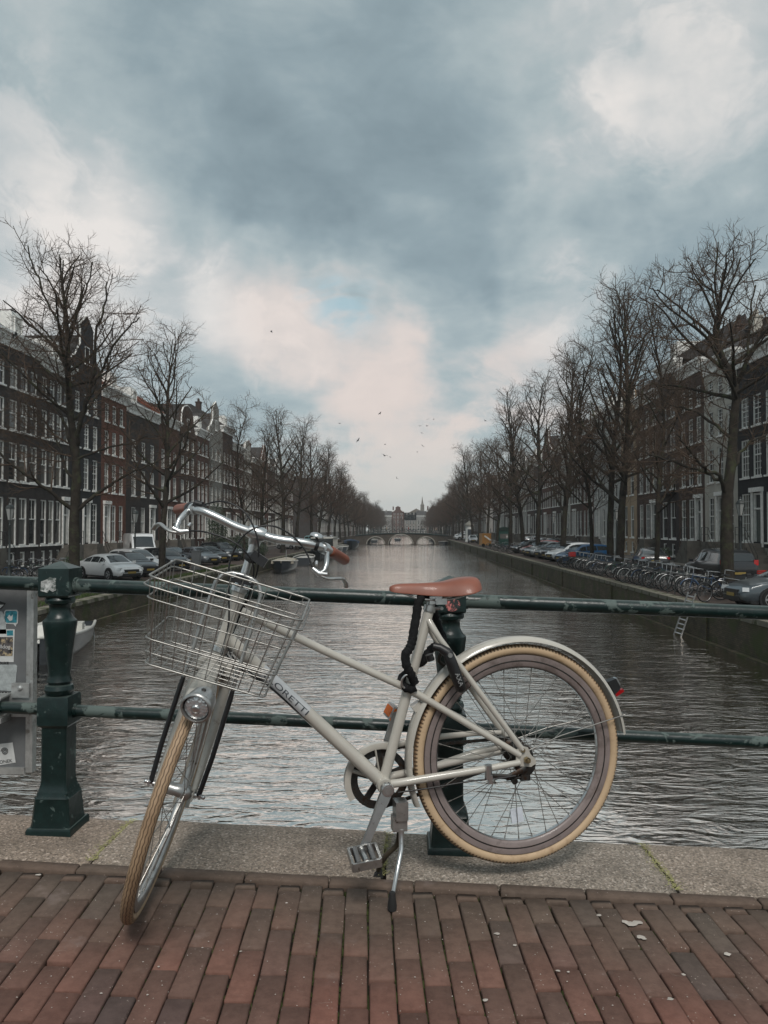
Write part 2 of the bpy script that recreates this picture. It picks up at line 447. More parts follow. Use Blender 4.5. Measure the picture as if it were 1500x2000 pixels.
# ---- the bridge we stand on
def brick_piece_mat():
    m, T, p = custom('paving_brick')
    oc = T.n('ShaderNodeTexCoord').outputs['Object']
    geo = T.n('ShaderNodeNewGeometry'); wp = geo.outputs['Position']
    oi = T.n('ShaderNodeObjectInfo').outputs['Random']
    col = T.ramp(oi, [(0, (0.135, 0.080, 0.064)), (.2, (0.201, 0.094, 0.071)), (.4, (0.148, 0.090, 0.073)), (.6, (0.227, 0.104, 0.079)), (.78, (0.121, 0.086, 0.078)), (.9, (0.174, 0.090, 0.071)), (1, (0.248, 0.115, 0.087))])
    # grimy, mossy courses next to the stone kerb
    ys = T.n('ShaderNodeSeparateXYZ', inp={0: wp}).outputs[1]
    gr = T.m('MULTIPLY', T.smooth(T.m('ADD', ys, T.m('MULTIPLY', T.noise(wp, 3.2, 4).outputs[0], .5)), 1.90, 2.60), .78)
    col = T.mix(gr, col, (.128, .102, .080))
    mot = T.noise(wp, 34, 8, .7).outputs[0]
    col = T.mix(T.m('MULTIPLY', T.smooth(mot, .35, .7), .6), col, T.vm('SCALE', col, scale=.6))
    spk = T.n('ShaderNodeTexVoronoi', inp={0: wp}); spk.inputs['Scale'].default_value = 75
    col = T.mix(T.m('MULTIPLY', T.smooth(spk.outputs['Distance'], .17, .08), T.smooth(T.noise(wp, 14, 3).outputs[0], .52, .6)), col, (.36, .29, .25))
    st = T.noise(wp, 6.5, 7, .6).outputs[0]
    col = T.mix(T.m('MULTIPLY', T.smooth(st, .6, .75), .4), col, (.27, .21, .19))
    col = T.mix(T.m('MULTIPLY', T.smooth(T.noise(wp, 2.2, 5, .6).outputs[0], .45, .7), .5), col, T.vm('SCALE', col, scale=.6))
    scr = T.noise(T.n('ShaderNodeMapping', inp={0: wp, 3: (1.0, 3.5, 1.0)}).outputs[0], 21, 6, .7, 1.2).outputs[0]
    col = T.mix(T.m('MULTIPLY', T.smooth(scr, .62, .70), .35), col, (.33, .26, .22))
    T.put(p.inputs['Base Color'], col)
    T.put(p.inputs['Roughness'], T.m('ADD', .66, T.m('MULTIPLY', mot, .3))); p.inputs['Specular IOR Level'].default_value = .22
    T.put(p.inputs['Normal'], T.bump(T.m('ADD', T.noise(wp, 60, 8, .75).outputs[0], T.m('MULTIPLY', T.noise(wp, 14, 4).outputs[0], 1.5)), .6, .0035))
    return m
M_BRICKP = brick_piece_mat()
def stone_mat():
    m, T, p = custom('granite_kerb')
    geo = T.n('ShaderNodeNewGeometry'); wp = geo.outputs['Position']
    n_ = T.noise(wp, 120, 4, .7).outputs[0]; n2_ = T.noise(wp, 5, 6, .6).outputs[0]
    vr = T.n('ShaderNodeTexVoronoi', inp={0: wp}); vr.inputs['Scale'].default_value = 170
    vcol = T.n('ShaderNodeSeparateColor', inp={0: vr.outputs['Color']}).outputs[0]
    col = T.ramp(vcol, [(0, (.15, .132, .112)), (.25, (.22, .195, .165)), (.6, (.31, .275, .235)), (.85, (.26, .22, .18)), (1, (.50, .45, .40))])
    col = T.mix(T.smooth(n_, .35, .65), T.vm('SCALE', col, scale=.62), col)
    oi = T.n('ShaderNodeObjectInfo').outputs['Random']
    col = T.mix(T.m('MULTIPLY', oi, .45), col, T.mix(1.0, col, (1.0, .80, .70), 'MULTIPLY'))
    col = T.mix(T.m('MULTIPLY', T.smooth(n2_, .42, .68), .55), col, T.vm('SCALE', col, scale=.58))
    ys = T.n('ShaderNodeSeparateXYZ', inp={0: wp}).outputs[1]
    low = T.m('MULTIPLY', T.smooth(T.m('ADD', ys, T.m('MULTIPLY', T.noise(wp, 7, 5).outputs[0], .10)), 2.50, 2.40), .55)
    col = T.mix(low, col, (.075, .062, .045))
    T.put(p.inputs['Base Color'], T.vm('SCALE', col, scale=1.42)); p.inputs['Roughness'].default_value = .85; p.inputs['Specular IOR Level'].default_value = .2
    T.put(p.inputs['Normal'], T.bump(T.m('ADD', T.m('MULTIPLY', vr.outputs['Distance'], 1.0), T.m('MULTIPLY', n_, 1.4)), .9, .004))
    return m
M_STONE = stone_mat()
M_MOSSLINE = mat('moss_in_joint', (.27, .26, .12), .95, var=.35, vscale=30, bump=.6, bscale=90)
M_SAND = mat('joint_soil', (.020, .018, .013), .95, var=.4, vscale=25, bump=.8, bscale=120, dirt=((.045, .055, .02), 9, .5, .1))

def wedge(x0, x1, y0, y1, top, bot):
    """slab following the fall of the deck"""
    return MB().add([(x0, y0, bot), (x1, y0, bot), (x1, y1, bot), (x0, y1, bot),
                     (x0, y0, gz(x0) + top), (x1, y0, gz(x1) + top), (x1, y1, gz(x1) + top), (x0, y1, gz(x0) + top)],
                    [(3, 2, 1, 0), (4, 5, 6, 7), (0, 1, 5, 4), (1, 2, 6, 5), (2, 3, 7, 6), (3, 0, 4, 7)])
structure(wedge(QL, QR, -7.5, 2.80, -.045, -1.6), 'bridge_deck', M_BRIDGE)
# an arched opening is under our feet, out of view; its face drops to the water
mb = MB(); mb.bb(QL, -3.4, 2.3, 2.74, WZ - 1, -1.6); mb.bb(3.4, QR, 2.3, 2.74, WZ - 1, -1.6)
structure(mb, 'bridge_abutment', M_BRIDGE)
road = structure(wedge(QL, QR, -7.4, .9, -.004, -.044), 'bridge_road', M_ASPH)
bed = structure(wedge(QL, QR, .9, 2.44, -.016, -.044), 'brick_pavement', M_SAND)

# paving bricks laid in running bond, each one an object
BRL, BRW, BRT = .2065, .0632, .035
bm_ = bmesh.new(); bmesh.ops.create_cube(bm_, size=1)
for v_ in bm_.verts: v_.co = V((v_.co.x * BRW, v_.co.y * BRL, v_.co.z * BRT))
bmesh.ops.bevel(bm_, geom=bm_.edges[:], offset=.0036, segments=1, affect='EDGES')
brick_meshes = []
for k in range(6):
    b2 = bm_.copy()
    for v_ in b2.verts:
        q = mnoise.noise_vector(v_.co * 22 + V((k * 9.1, 0, 0))); v_.co += V((q.x, q.y * 1.2, q.z * .5)) * .0046
    me = bpy.data.meshes.new('brick'); b2.to_mesh(me); b2.free(); me.materials.append(M_BRICKP)
    me.polygons.foreach_set('use_smooth', [True] * len(me.polygons)); me.set_sharp_from_angle(angle=R(50))
    brick_meshes.append(me)
bm_.free()
rb = random.Random(11)
ang = R(3.0)                      # the courses run a little askew of the canal
slope = math.atan(GS)
Y_EDGE = 2.365
def kerb_y(x): return Y_EDGE
npiece = 0
half_short = bpy.data.meshes
far_bricks = MB()
for i in range(-34, 36):
    off = (i % 2) * .5
    cx0 = i * .0665
    for j in range(-1, 8):
        along = (j + off) * .2140 + .82 + rb.uniform(-.004, .004)
        x = cx0 - math.sin(ang) * (along - 2.0) + math.sin(cx0 * 3) * .004
        # courses fan slightly
        x += cx0 * (.0)
        y0, y1 = along - BRL / 2, along + BRL / 2
        top = Y_EDGE - .006
        if y0 > top - .02: continue
        sy = 1.0; yc = along
        if y1 > top: sy = (top - y0) / BRL; yc = (top + y0) / 2
        if y1 < .95: continue
        dz = rb.uniform(-.003, .0025)
        vis = abs(x + .05) < (yc * .56 + .06) and yc > 1.45
        if not vis: 
            far_bricks.box((x, yc, gz(x) - BRT / 2 - .002 + dz), (BRW - .002, BRL * sy, BRT)); continue
        inst('brick', brick_meshes[rb.randrange(6)], bed, (x, yc, gz(x) - BRT / 2 + dz),
             (rb.uniform(-.008, .008), -slope + rb.uniform(-.01, .01), ang + rb.uniform(-.012, .012)), (rb.uniform(.985, 1.01), sy, 1)); npiece += 1
tag(far_bricks.build('brick_field', M_BRICKP, parent=bed), kind='stuff')
# row of bricks laid lengthwise against the kerb stone
x = -2.6
while x < 2.6:
    L = .262; 
    o = inst('edge_brick', brick_meshes[rb.randrange(6)], bed, (x + L / 2, Y_EDGE + .028, gz(x + L / 2) - .012 + rb.uniform(-.002, .002)), (-slope, 0, PI / 2 + rb.uniform(-.006, .006)), (.80, (L - .006) / BRL, 1.1))
    x += L
# granite kerb blocks (joints where the yellow moss lines run)
joints = [-3.1, -1.045, .002, 1.135, 3.0, 4.2]
def jx(px, py): q = onplane(px, py, (0, 0, 0), (-GS, 0, 1)); return q.x
jj = [-2.4, jx(225, 1640), jx(752, 1670), jx(1290, 1700), 2.6]
kerb = None
KY0, KY1 = Y_EDGE + .060, 2.80
kerb = tag(empty('stone_kerb', (0, 0, 0)), kind='structure')
sk = .10
for k in range(len(jj) - 1):
    a, b_ = jj[k] + .004, jj[k + 1] - .004
    mb = MB(); h0 = .010
    dz = [0, .004, 0, .003][k]
    # joints lean a little off square
    vs = []
    nx, ny = 16, 6
    for iy in range(ny + 1):
        for ix in range(nx + 1):
            t = ix / nx; y = KY0 + (KY1 - KY0) * iy / ny; x = a + (b_ - a) * t + sk * (y - 2.6) * (.3 if k < 2 else -.3)
            edge = -.010 * (1 if iy in (0, ny) else 0) - .003 * (1 if ix in (0, nx) else 0)
            vs.append((x, y + (.004 * mnoise.noise(V((x * 7, y, k))) if iy in (0, ny) else 0), gz(x) + h0 + dz + edge + .0015 * mnoise.noise(V((x * 9, y * 9, 0)))))
    n0 = len(vs)
    fs = [(iy * (nx + 1) + ix, iy * (nx + 1) + ix + 1, (iy + 1) * (nx + 1) + ix + 1, (iy + 1) * (nx + 1) + ix) for iy in range(ny) for ix in range(nx)]
    ring = [ix for ix in range(nx + 1)] + [iy * (nx + 1) + nx for iy in range(1, ny + 1)] + [ny * (nx + 1) + ix for ix in range(nx - 1, -1, -1)] + [iy * (nx + 1) for iy in range(ny - 1, 0, -1)]
    low = []
    for q in ring: low.append(len(vs)); vs.append((vs[q][0], vs[q][1], gz(vs[q][0]) - .28))
    for q in range(len(ring)):
        q2 = (q + 1) % len(ring); fs.append((ring[q], low[q], low[q2], ring[q2]))
    mb.add(vs, fs)
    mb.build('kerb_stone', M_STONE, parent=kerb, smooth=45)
    if 0 < k:
        # moss and yellow lichen grown in the joint
        rm = random.Random(k); mm = MB(); x0 = jj[k]
        for q in range(520):
            t = rm.random(); y = KY0 + .01 + (KY1 - KY0 - .02) * t; xx = x0 + sk * (y - 2.6) * (.3 if k < 3 else -.3) + rm.gauss(0, .008 if rm.random() < .75 else .018)
            s_ = rm.uniform(.0012, .0036)
            mm.add([(xx - s_, y - s_, gz(xx) + .0105), (xx + s_, y - s_ * .4, gz(xx) + .0105), (xx + s_ * .2, y + s_, gz(xx) + .0105), (xx, y, gz(xx) + .0105 + s_ * .5)], [(0, 1, 3), (1, 2, 3), (2, 0, 3)])
        tag(mm.build('moss', M_MOSSLINE, parent=kerb, fix=False), kind='stuff')
# kerb beyond the frame
mb = MB()
for a, b_ in ((QL, -2.42), (2.62, QR)):
    for v_ in (wedge(a, b_, KY0, KY1, .01, -.3 + min(0, gz(b_))),): mb.add(v_.v, v_.f)
mb.build('kerb_run', M_STONE, parent=kerb)
# droppings, chewing gum and grit on the bricks
mb = MB(); rs = random.Random(21)
def blot(px, py, r_):
    q = onplane(px, py, (0, 0, 0), (-GS, 0, 1)); n = 9
    vs = [(q.x, q.y, q.z + .0045)]
    for k in range(n):
        rr = r_ * rs.uniform(.65, 1.25); an = 2 * PI * k / n; vs.append((q.x + rr * math.cos(an), q.y + rr * .8 * math.sin(an), q.z + .0028))
    mb.add(vs, [(0, 1 + k, 1 + (k + 1) % n) for k in range(n)])
for (x, y, r_) in [(1170, 1789, .0085), (1310, 1953, .0095), (1250, 1832, .012), (1258, 1835, .008), (1335, 1905, .006), (970, 1825, .008), (1090, 1898, .006), (1232, 1806, .017), (1222, 1802, .012), (1245, 1803, .013),
                   (470, 1860, .004), (395, 1853, .003), (310, 1890, .0035), (198, 1942, .0035), (288, 1945, .003), (490, 1722, .003), (560, 1765, .005), (948, 1955, .008), (1005, 1848, .006), (1420, 1865, .011), (1110, 1900, .004), (75, 1710, .008)]:
    blot(x, y, r_)
for k in range(130): blot(rs.uniform(-20, 1520), rs.uniform(1745, 1998), rs.uniform(.0008, .0022))
tag(mb.build('grit', mat('pale_droppings', (.42, .38, .34), .8, var=.2), fix=False), 'pale droppings, gum spots and grit scattered over the brick pavement', 'grit', kind='stuff')
# moss tufts between bricks
mb = MB()
for k in range(2600):
    i = rs.randrange(-22, 24); y = rs.uniform(1.5, 2.36); x = i * .0665 + .03325 - math.sin(ang) * (y - 2.0) + math.sin(i * .0665 * 3) * .004 + rs.uniform(-.0025, .0025)
    s_ = rs.uniform(.0015, .0042); z = gz(x) - .014
    if mnoise.noise(V((x * 4, y * 4, 3))) < -.05: continue
    mb.add([(x - s_, y - s_, z), (x + s_, y - s_, z), (x, y + s_, z), (x, y, z + s_ * 1.6 + .004)], [(0, 1, 3), (1, 2, 3), (2, 0, 3)])
tag(mb.build('moss', mat('dark_moss', (.045, .058, .02), .95, var=.4, vscale=40), fix=False), 'dark green moss in the joints of the brick pavement', 'moss', kind='stuff')

# ================================================================== iron railing on our bridge
def green_paint(nm='green_iron_paint', th=.61, cc=(.07, .105, .095)):
    m, T, p = custom(nm)
    oc = T.n('ShaderNodeNewGeometry').outputs['Position']
    n_ = T.noise(oc, 9, 8, .66, .4).outputs[0]; n2_ = T.noise(oc, 30, 6, .6).outputs[0]
    col = T.mix(T.smooth(n2_, .3, .7), (.0026, .0118, .0110), (.0052, .0195, .0180))
    chip = T.m('MAXIMUM', T.smooth(n_, th, th + .018), T.m('MULTIPLY', T.smooth(T.noise(oc, 26, 5, .7).outputs[0], .64, .66), .7))
    col = T.mix(T.m('MULTIPLY', chip, .85), col, cc)
    nn = T.n('ShaderNodeSeparateXYZ', inp={0: T.n('ShaderNodeNewGeometry').outputs['Normal']}).outputs[2]
    dust = T.m('MULTIPLY', T.smooth(T.m('ADD', nn, T.m('MULTIPLY', n2_, .3)), .75, 1.2), .35)
    col = T.mix(dust, col, (.14, .17, .155))
    T.put(p.inputs['Base Color'], col)
    T.put(p.inputs['Roughness'], T.m('ADD', .34, T.m('MULTIPLY', chip, .3)))
    T.put(p.inputs['Normal'], T.bump(T.m('ADD', T.m('MULTIPLY', chip, -.35), T.m('MULTIPLY', T.noise(oc, 45, 5, .6).outputs[0], .6)), .6, .003))
    return m
M_GREEN = green_paint(); M_RAILP = green_paint('worn_rail_paint', .545, (.085, .115, .105))
RY = 2.68; PX = [-2.593, -1.223, .147, 1.517, 2.887]
def rail_z(x, hi): return (.8575 if hi else .4167) + (-.0368 if hi else -.0385) * x + (0)
rail = thing('bridge_railing', 'dark green cast iron railing along the bridge edge behind the bicycle', 'railing', (0, RY, 0))
def post_mb(x):
    z0 = gz(x); mb = MB(); o = (x, 0, 0)
    def zz(z): return z - .044 + z0
    mb.sq([(.078, zz(.030)), (.078, zz(.068)), (.074, zz(.076))], o)
    mb.sq([(.069, zz(.076)), (.0665, zz(.09)), (.0600, zz(.165)), (.0605, zz(.172)), (.055, zz(.180)), (.0545, zz(.188)), (.050, zz(.196)), (.0455, zz(.215)), (.0440, zz(.235)), (.0440, zz(.41)), (.050, zz(.417))], o, .12)
    mb.sq([(.051, zz(.417)), (.054, zz(.421)), (.054, zz(.512)), (.051, zz(.518))], o)
    mb.lathe([(.040, zz(.518)), (.046, zz(.524)), (.0505, zz(.538)), (.046, zz(.552)), (.036, zz(.556)), (.040, zz(.562)), (.043, zz(.566)), (.0385, zz(.580)), (.0370, zz(.592)),
              (.042, zz(.64)), (.049, zz(.70)), (.0555, zz(.752)), (.0580, zz(.768)), (.0570, zz(.778)), (.048, zz(.786)), (.045, zz(.790)), (.042, zz(.796)), (.037, zz(.806)), (.036, zz(.828)), (.040, zz(.836)),
              (.049, zz(.840)), (.0515, zz(.850)), (.048, zz(.860)), (.044, zz(.864))], None, 20, o)
    mb.sq([(.050, zz(.862)), (.054, zz(.868)), (.054, zz(.958)), (.0535, zz(.962)), (.002, zz(.987))], o)
    return mb
for i, x in enumerate(PX):
    pb = post_mb(x).build('post', M_GREEN, rail, smooth=32)
for hi in (True, False):
    r_ = .0245 if hi else .0205
    for i in range(-1, len(PX)):
        xa = PX[i] + .052 if i >= 0 else -3.6; xb = PX[i + 1] - .052 if i + 1 < len(PX) else 4.2
        if i == -1: xb = PX[0] - .052
        mb = MB(); n = 12
        mb.tube([(xa + (xb - xa) * t / n, 0, rail_z(xa + (xb - xa) * t / n, hi)) for t in range(n + 1)], r_, 20)
        for q in (xa, xb): mb.tube([(q - .012, 0, rail_z(q, hi)), (q + .012, 0, rail_z(q, hi))], r_ * 1.16, 20)
        mb.build('top_rail' if hi else 'lower_rail', M_RAILP, rail, smooth=40)
# torn sticker on the cap of the left post, reddish sticker on the other, tape on the rail
def patch(name, pts, mat_, y, parent, zoff=0.0):
    mb = MB(); n = len(pts); mb.add([(p_[0], y, p_[1]) for p_ in pts] + [(p_[0], y + .0012, p_[1]) for p_ in pts],
                                    [tuple(range(n)), tuple(reversed(range(n, 2 * n)))] + [(k, (k + 1) % n, n + (k + 1) % n, n + k) for k in range(n)])
    return mb.build(name, mat_, parent)
M_PAPER = mat('torn_paper', (.42, .43, .42), .8, var=.45, vscale=60, dirt=((.12, .14, .13), 45, .5, .05))
def pxz(px, py, Y): q = onplane(px, py, (0, Y, 0), (0, 1, 0)); return (q.x, q.z)
Yp = RY - .0555
pts = [pxz(a, b_, Yp) for a, b_ in [(80, 1136), (93, 1131), (97, 1127), (103, 1129), (109, 1129), (109, 1153), (103, 1156), (96, 1152), (92, 1158), (86, 1156), (79, 1154)]]
patch('sticker', pts, M_PAPER, Yp - RY, rail)['label'] = 'torn pale sticker on the left post cap'
M_PINK = mat('faded_pink_paper', (.50, .16, .15), .6, var=.6, vscale=70, dirt=((.02, .03, .03), 60, .47, .06))
pts = [pxz(a, b_, Yp) for a, b_ in [(871, 1172), (888, 1170), (897, 1174), (899, 1183), (893, 1192), (882, 1195), (874, 1192), (869, 1180)]]
patch('sticker', pts, M_PINK, Yp - RY, rail)['label'] = 'worn pink sticker on the middle post cap'
mb = MB(); mb.tube([(-1.60, 0, rail_z(-1.6, True)), (-1.445, 0, rail_z(-1.445, True))], .0252, 20); mb.build('tape', M_PAPER, rail, smooth=40)['label'] = 'pale tape wrapped round the top rail'

# sign board hung on the water side of the railing, seen from behind
M_SIGNG = mat('sign_back_grey', (.13, .135, .138), .5, var=.1, vscale=20)
M_ALU = mat('weathered_aluminium', (.50, .51, .50), .42, .75, var=.18, vscale=25, bump=.2, bscale=60, dirt=((.28, .27, .25), 18, .55, .1))
sign = thing('sign_board', 'grey back of a sign board with stickers, clamped to the railing left of the post', 'sign', (-1.5, RY + .08, 0))
o_ = V(sign.location)
yb = RY + .075
zt, zb = .888, .222
xr = -1.343
MB().bb(-1.95, xr - .012, yb, yb + .004, zb + .004, zt).build('panel', M_SIGNG, sign, o_)
mb = MB(); mb.bb(xr - .034, xr - .010, yb - .006, yb - .001, zb + .0, zt); mb.bb(xr - .010, xr, yb - .024, yb + .006, zb + .006, zt); mb.build('side_edge', M_ALU, sign, o_)
mb = MB(); mb.bb(-1.95, xr - .035, yb - .010, yb - .0005, zb - .006, zb + .018); mb.build('lower_edge', M_ALU, sign, o_)
mb = MB(); zc_ = rail_z(-1.40, False)
for z in (zc_ + .052, zc_ - .052): mb.bb(-1.415, -1.352, yb - .036, yb - .028, z - .026, z + .026) if z > zc_ else mb.bb(-1.415, -1.352, yb - .036, yb - .028, z + .010, z + .026)
mb.bb(-1.60, -1.352, yb - .028, yb - .007, zc_ - .034, zc_ + .034)
mb.build('bracket', M_ALU, sign, o_)
mb = MB()
P_ = [(-1.452, RY + (.062 if k in (0, 12) else 0) - (.034 * math.sin(PI * k / 12)), zc_ + .034 * math.cos(PI * k / 12)) for k in range(13)]
for dx in (-.022, -.011, 0, .011, .022):
    mb.tube([(q[0] + dx, q[1], q[2]) for q in P_], .006, 6)
mb.bb(-1.49, -1.42, RY - .02, RY + .05, zc_ - .052, zc_ - .034)
mb.build('clamp', M_ALU, sign, o_, smooth=50)
mb = MB(); mb.lathe([(.009, 0), (.009, .004), (.004, .006)], Matrix.Rotation(PI / 2, 3, 'X'), 8, (-1.384, yb - .036, zc_ + .06)); mb.build('bolt', M_ALU, sign, o_)
def sticker(pts, mat_, name='sticker', label=None, dy=.0):
    q = [pxz(a, b_, yb) for a, b_ in pts]
    o = patch(name, [(a - o_.x, b_ - o_.z) for a, b_ in q], mat_, yb - .0016 - dy - o_.y, sign)
    if label: o['label'] = label
    return o
def sticker_text(s, px, py, size, mat_, rot=0, dy=.0026):
    me = text_mesh(s, size); me.materials.append(mat_)
    q = pxz(px, py, yb)
    o = inst('lettering', me, sign, (q[0] - o_.x, yb - dy - o_.y, q[1] - o_.z), (PI / 2, rot, 0)); return o
M_TEAL = mat('teal_sticker', (.03, .20, .25), .5, var=.5, vscale=60)
M_WHITES = mat('white_sticker', (.55, .56, .55), .55, var=.08, vscale=30)
M_BLACKS = mat('black_print', (.015, .015, .015), .5, var=.1)
M_DIMP = mat('grey_paper', (.36, .39, .39), .8, var=.18, vscale=70)
sticker([(9, 1194), (12, 1191), (33, 1191), (36, 1195), (35, 1217), (32, 1220), (31, 1224), (27, 1219), (12, 1218), (9, 1207)], M_WHITES, label='speech bubble sticker')
sticker([(11, 1195), (13, 1193), (32, 1193), (34, 1196), (33, 1216), (13, 1216), (10, 1206)], M_TEAL, dy=.001)
sticker([(19, 1200), (22, 1204), (26, 1200), (25, 1211), (20, 1213), (15, 1206)], M_WHITES, dy=.002)
sticker([(-30, 1194), (4, 1194), (11, 1205), (13, 1238), (-30, 1238)], M_DIMP)
sticker([(-30, 1164), (6, 1176), (12, 1178), (2, 1190), (-30, 1186)], M_BLACKS)
sticker([(0, 1181), (8, 1181), (1, 1188), (-4, 1186)], M_WHITES, dy=.001)
sticker([(-30, 1229), (29, 1229), (27, 1293), (-30, 1293)], M_WHITES, label='photo sticker')
sticker([(-30, 1244), (26, 1244), (25, 1281), (-30, 1281)], mat('photo_print', (.055, .05, .05), .5, var=.9, vscale=50, dirt=((.45, .36, .22), 55, .5, .1)), dy=.001)
sticker([(14, 1231), (26, 1231), (26, 1241), (14, 1241)], M_TEAL, dy=.001)
sticker_text('ulldog', 8, 1263, .020, M_WHITES)
sticker_text('DUKE', 8, 1295, .014, M_BLACKS)
sticker([(-30, 1298), (31, 1298), (34, 1301), (29, 1350), (-30, 1346)], M_DIMP, label='faded grey paper notice')
sticker([(-30, 1351), (14, 1351), (14, 1366), (-30, 1366)], M_BLACKS)
sticker_text('K', 8, 1360, .018, M_WHITES)
sticker([(-30, 1456), (25, 1450), (31, 1489), (-30, 1500)], M_WHITES, label='white sticker with a snail scribble')
sticker_text('ONEK', 12, 1487, .017, M_BLACKS, R(-8))
mb = MB()
c0 = pxz(10, 1467, yb)
P_ = [(c0[0] - o_.x + (.002 + .0022 * t / 3) * math.cos(t), yb - .003 - o_.y, c0[1] - o_.z + (.002 + .0022 * t / 3) * math.sin(t)) for t in [k * .45 for k in range(36)]]
mb.tube(P_, .0011, 5); mb.build('scribble', M_BLACKS, sign)
# ================================================================== the bicycle
hub = V((.353, 2.469, .388)); fwv = V((-.9687, -.2481, 0)).normalized(); upv = V((0, 0, 1))
lfv = V((.2481, -.9687, 0)).normalized()          # towards the camera: the bicycle's left side
crown = V((-.555, 2.235, .712)); axv = V((.286, .070, .956)).normalized()
gv = V((.101, -.994, .042)); gv = (gv - axv * gv.dot(axv)).normalized(); l2v = axv.cross(gv) * 1.0
if l2v.x < 0: l2v = -l2v
def B(s, h, w=0.0): return hub + fwv * s + upv * h + lfv * w
def S(g, l, a): return crown + gv * g + l2v * l + axv * a
MF = Matrix((fwv, lfv, upv)).transposed()          # columns: local x=forward, y=left, z=up
MS = Matrix((gv, l2v, axv)).transposed()
bike = thing('bicycle', 'cream city bicycle with wire basket and brown saddle parked against the railing', 'bicycle', (0, 2.36, 0))
BO = V(bike.location)
M_CREAM = mat('cream_frame_paint', (.47, .445, .395), .30, var=.05, vscale=14, coat=.6, dirt=((.25, .225, .19), 30, .62, .1), rvar=.12)
M_CREAMD = mat('cream_fork_paint', (.40, .385, .345), .38, var=.08, vscale=14, coat=.3, dirt=((.17, .15, .12), 22, .55, .14), rvar=.2)
M_CHROME = mat('chrome', (.60, .61, .61), .30, .95, var=.08, vscale=30, rvar=.16, dirt=((.33, .31, .29), 40, .62, .1))
M_STEEL = mat('dull_steel', (.42, .42, .41), .36, .85, var=.15, vscale=30, dirt=((.14, .11, .08), 35, .58, .1))
M_WIRE = mat('basket_wire', (.34, .33, .31), .38, .8, var=.15, vscale=20, dirt=((.30, .26, .22), 45, .6, .1))
M_DARKST = mat('dark_steel', (.055, .053, .05), .5, .7, var=.3, vscale=40, dirt=((.05, .03, .02), 40, .5, .1))
M_BLK = mat('black_plastic', (.012, .012, .013), .42, var=.2, vscale=30)
M_RUB = mat('black_rubber', (.018, .018, .018), .75, var=.2, vscale=30)
M_SLEEVE = mat('black_fabric_sleeve', (.012, .012, .013), .8, var=.3, vscale=50, bump=.8, bscale=260)
M_RIM = mat('mauve_painted_rim', (.225, .182, .172), .42, var=.12, vscale=12, coat=.15, dirt=((.15, .12, .11), 14, .5, .15), rvar=.2)
M_LEATH = mat('tan_leather', (.215, .070, .042), .50, var=.12, vscale=9, bump=.35, bscale=220, coat=.12, dirt=((.20, .07, .042), 8, .55, .2), rvar=.15, bdist=.0008)
def part(mb, name, m_, parent=None, smooth=None, label=None, fix=True):
    o = mb.build(name, m_, parent or bike, None if parent and parent is not bike and parent.type == 'EMPTY' and False else BO, smooth, fix)
    if label: o['label'] = label
    return o
# tyre material: gum sidewall, dark zigzag grooves on the tread (uv: u round the wheel, v across)
def tyre_mat(name, wall, tread, groove, worn, front=True):
    m, T, p = custom(name)
    uv = T.n('ShaderNodeUVMap').outputs[0]
    s_ = T.n('ShaderNodeSeparateXYZ', inp={0: uv}); u_, v_ = s_.outputs[0], s_.outputs[1]
    tri = T.m('MULTIPLY', T.m('PINGPONG', T.m('MULTIPLY', u_, 1.0), .5), 2.0)       # 0..1 triangle
    line = None
    for c0_, amp in (((.30, .045), (.375, .04), (.46, .022), (.54, -.022), (.625, -.04), (.70, -.045)) if front else ((.44, .03), (.56, -.03))):
        d_ = T.m('ABSOLUTE', T.m('SUBTRACT', v_, T.m('ADD', T.m('MULTIPLY', T.m('SUBTRACT', tri, .5), amp), c0_)))
        g_ = T.smooth(d_, .013, .005); line = g_ if line is None else T.m('MAXIMUM', line, g_)
    centre = T.m('ABSOLUTE', T.m('SUBTRACT', v_, .5))
    istread = T.smooth(centre, .27, .24) if front else T.smooth(centre, .15, .13)
    # knobs on the shoulder
    kn = T.m('MULTIPLY', T.m('GREATER_THAN', T.m('FRACT', T.m('MULTIPLY', u_, 2.0)), .55), T.m('MULTIPLY', T.smooth(centre, .19, .22), T.smooth(centre, .28, .26)) if front else T.m('MULTIPLY', T.smooth(centre, .05, .07), T.smooth(centre, .185, .17)))
    oc_ = T.n('ShaderNodeNewGeometry').outputs['Position']
    dn = T.noise(oc_, 18, 7, .7).outputs[0]
    col = T.mix(istread, T.mix(T.smooth(dn, .5, .75), wall, worn), T.mix(T.smooth(dn, .4, .7), tread, worn))
    col = T.mix(T.m('MULTIPLY', line, .85), col, groove); col = T.mix(T.m('MULTIPLY', kn, .8), col, groove)
    T.put(p.inputs['Base Color'], col); p.inputs['Roughness'].default_value = .62
    T.put(p.inputs['Normal'], T.bump(T.m('ADD', T.m('ADD', line, kn), T.m('MULTIPLY', dn, -.2)), .8, -.0018))
    return m
M_TYF = tyre_mat('tan_tyre', (.44, .32, .21), (.36, .245, .150), (.060, .036, .02), (.26, .17, .10))
M_TYR = tyre_mat('gum_tyre', (.52, .375, .235), (.27, .17, .095), (.050, .03, .018), (.36, .24, .14), False)
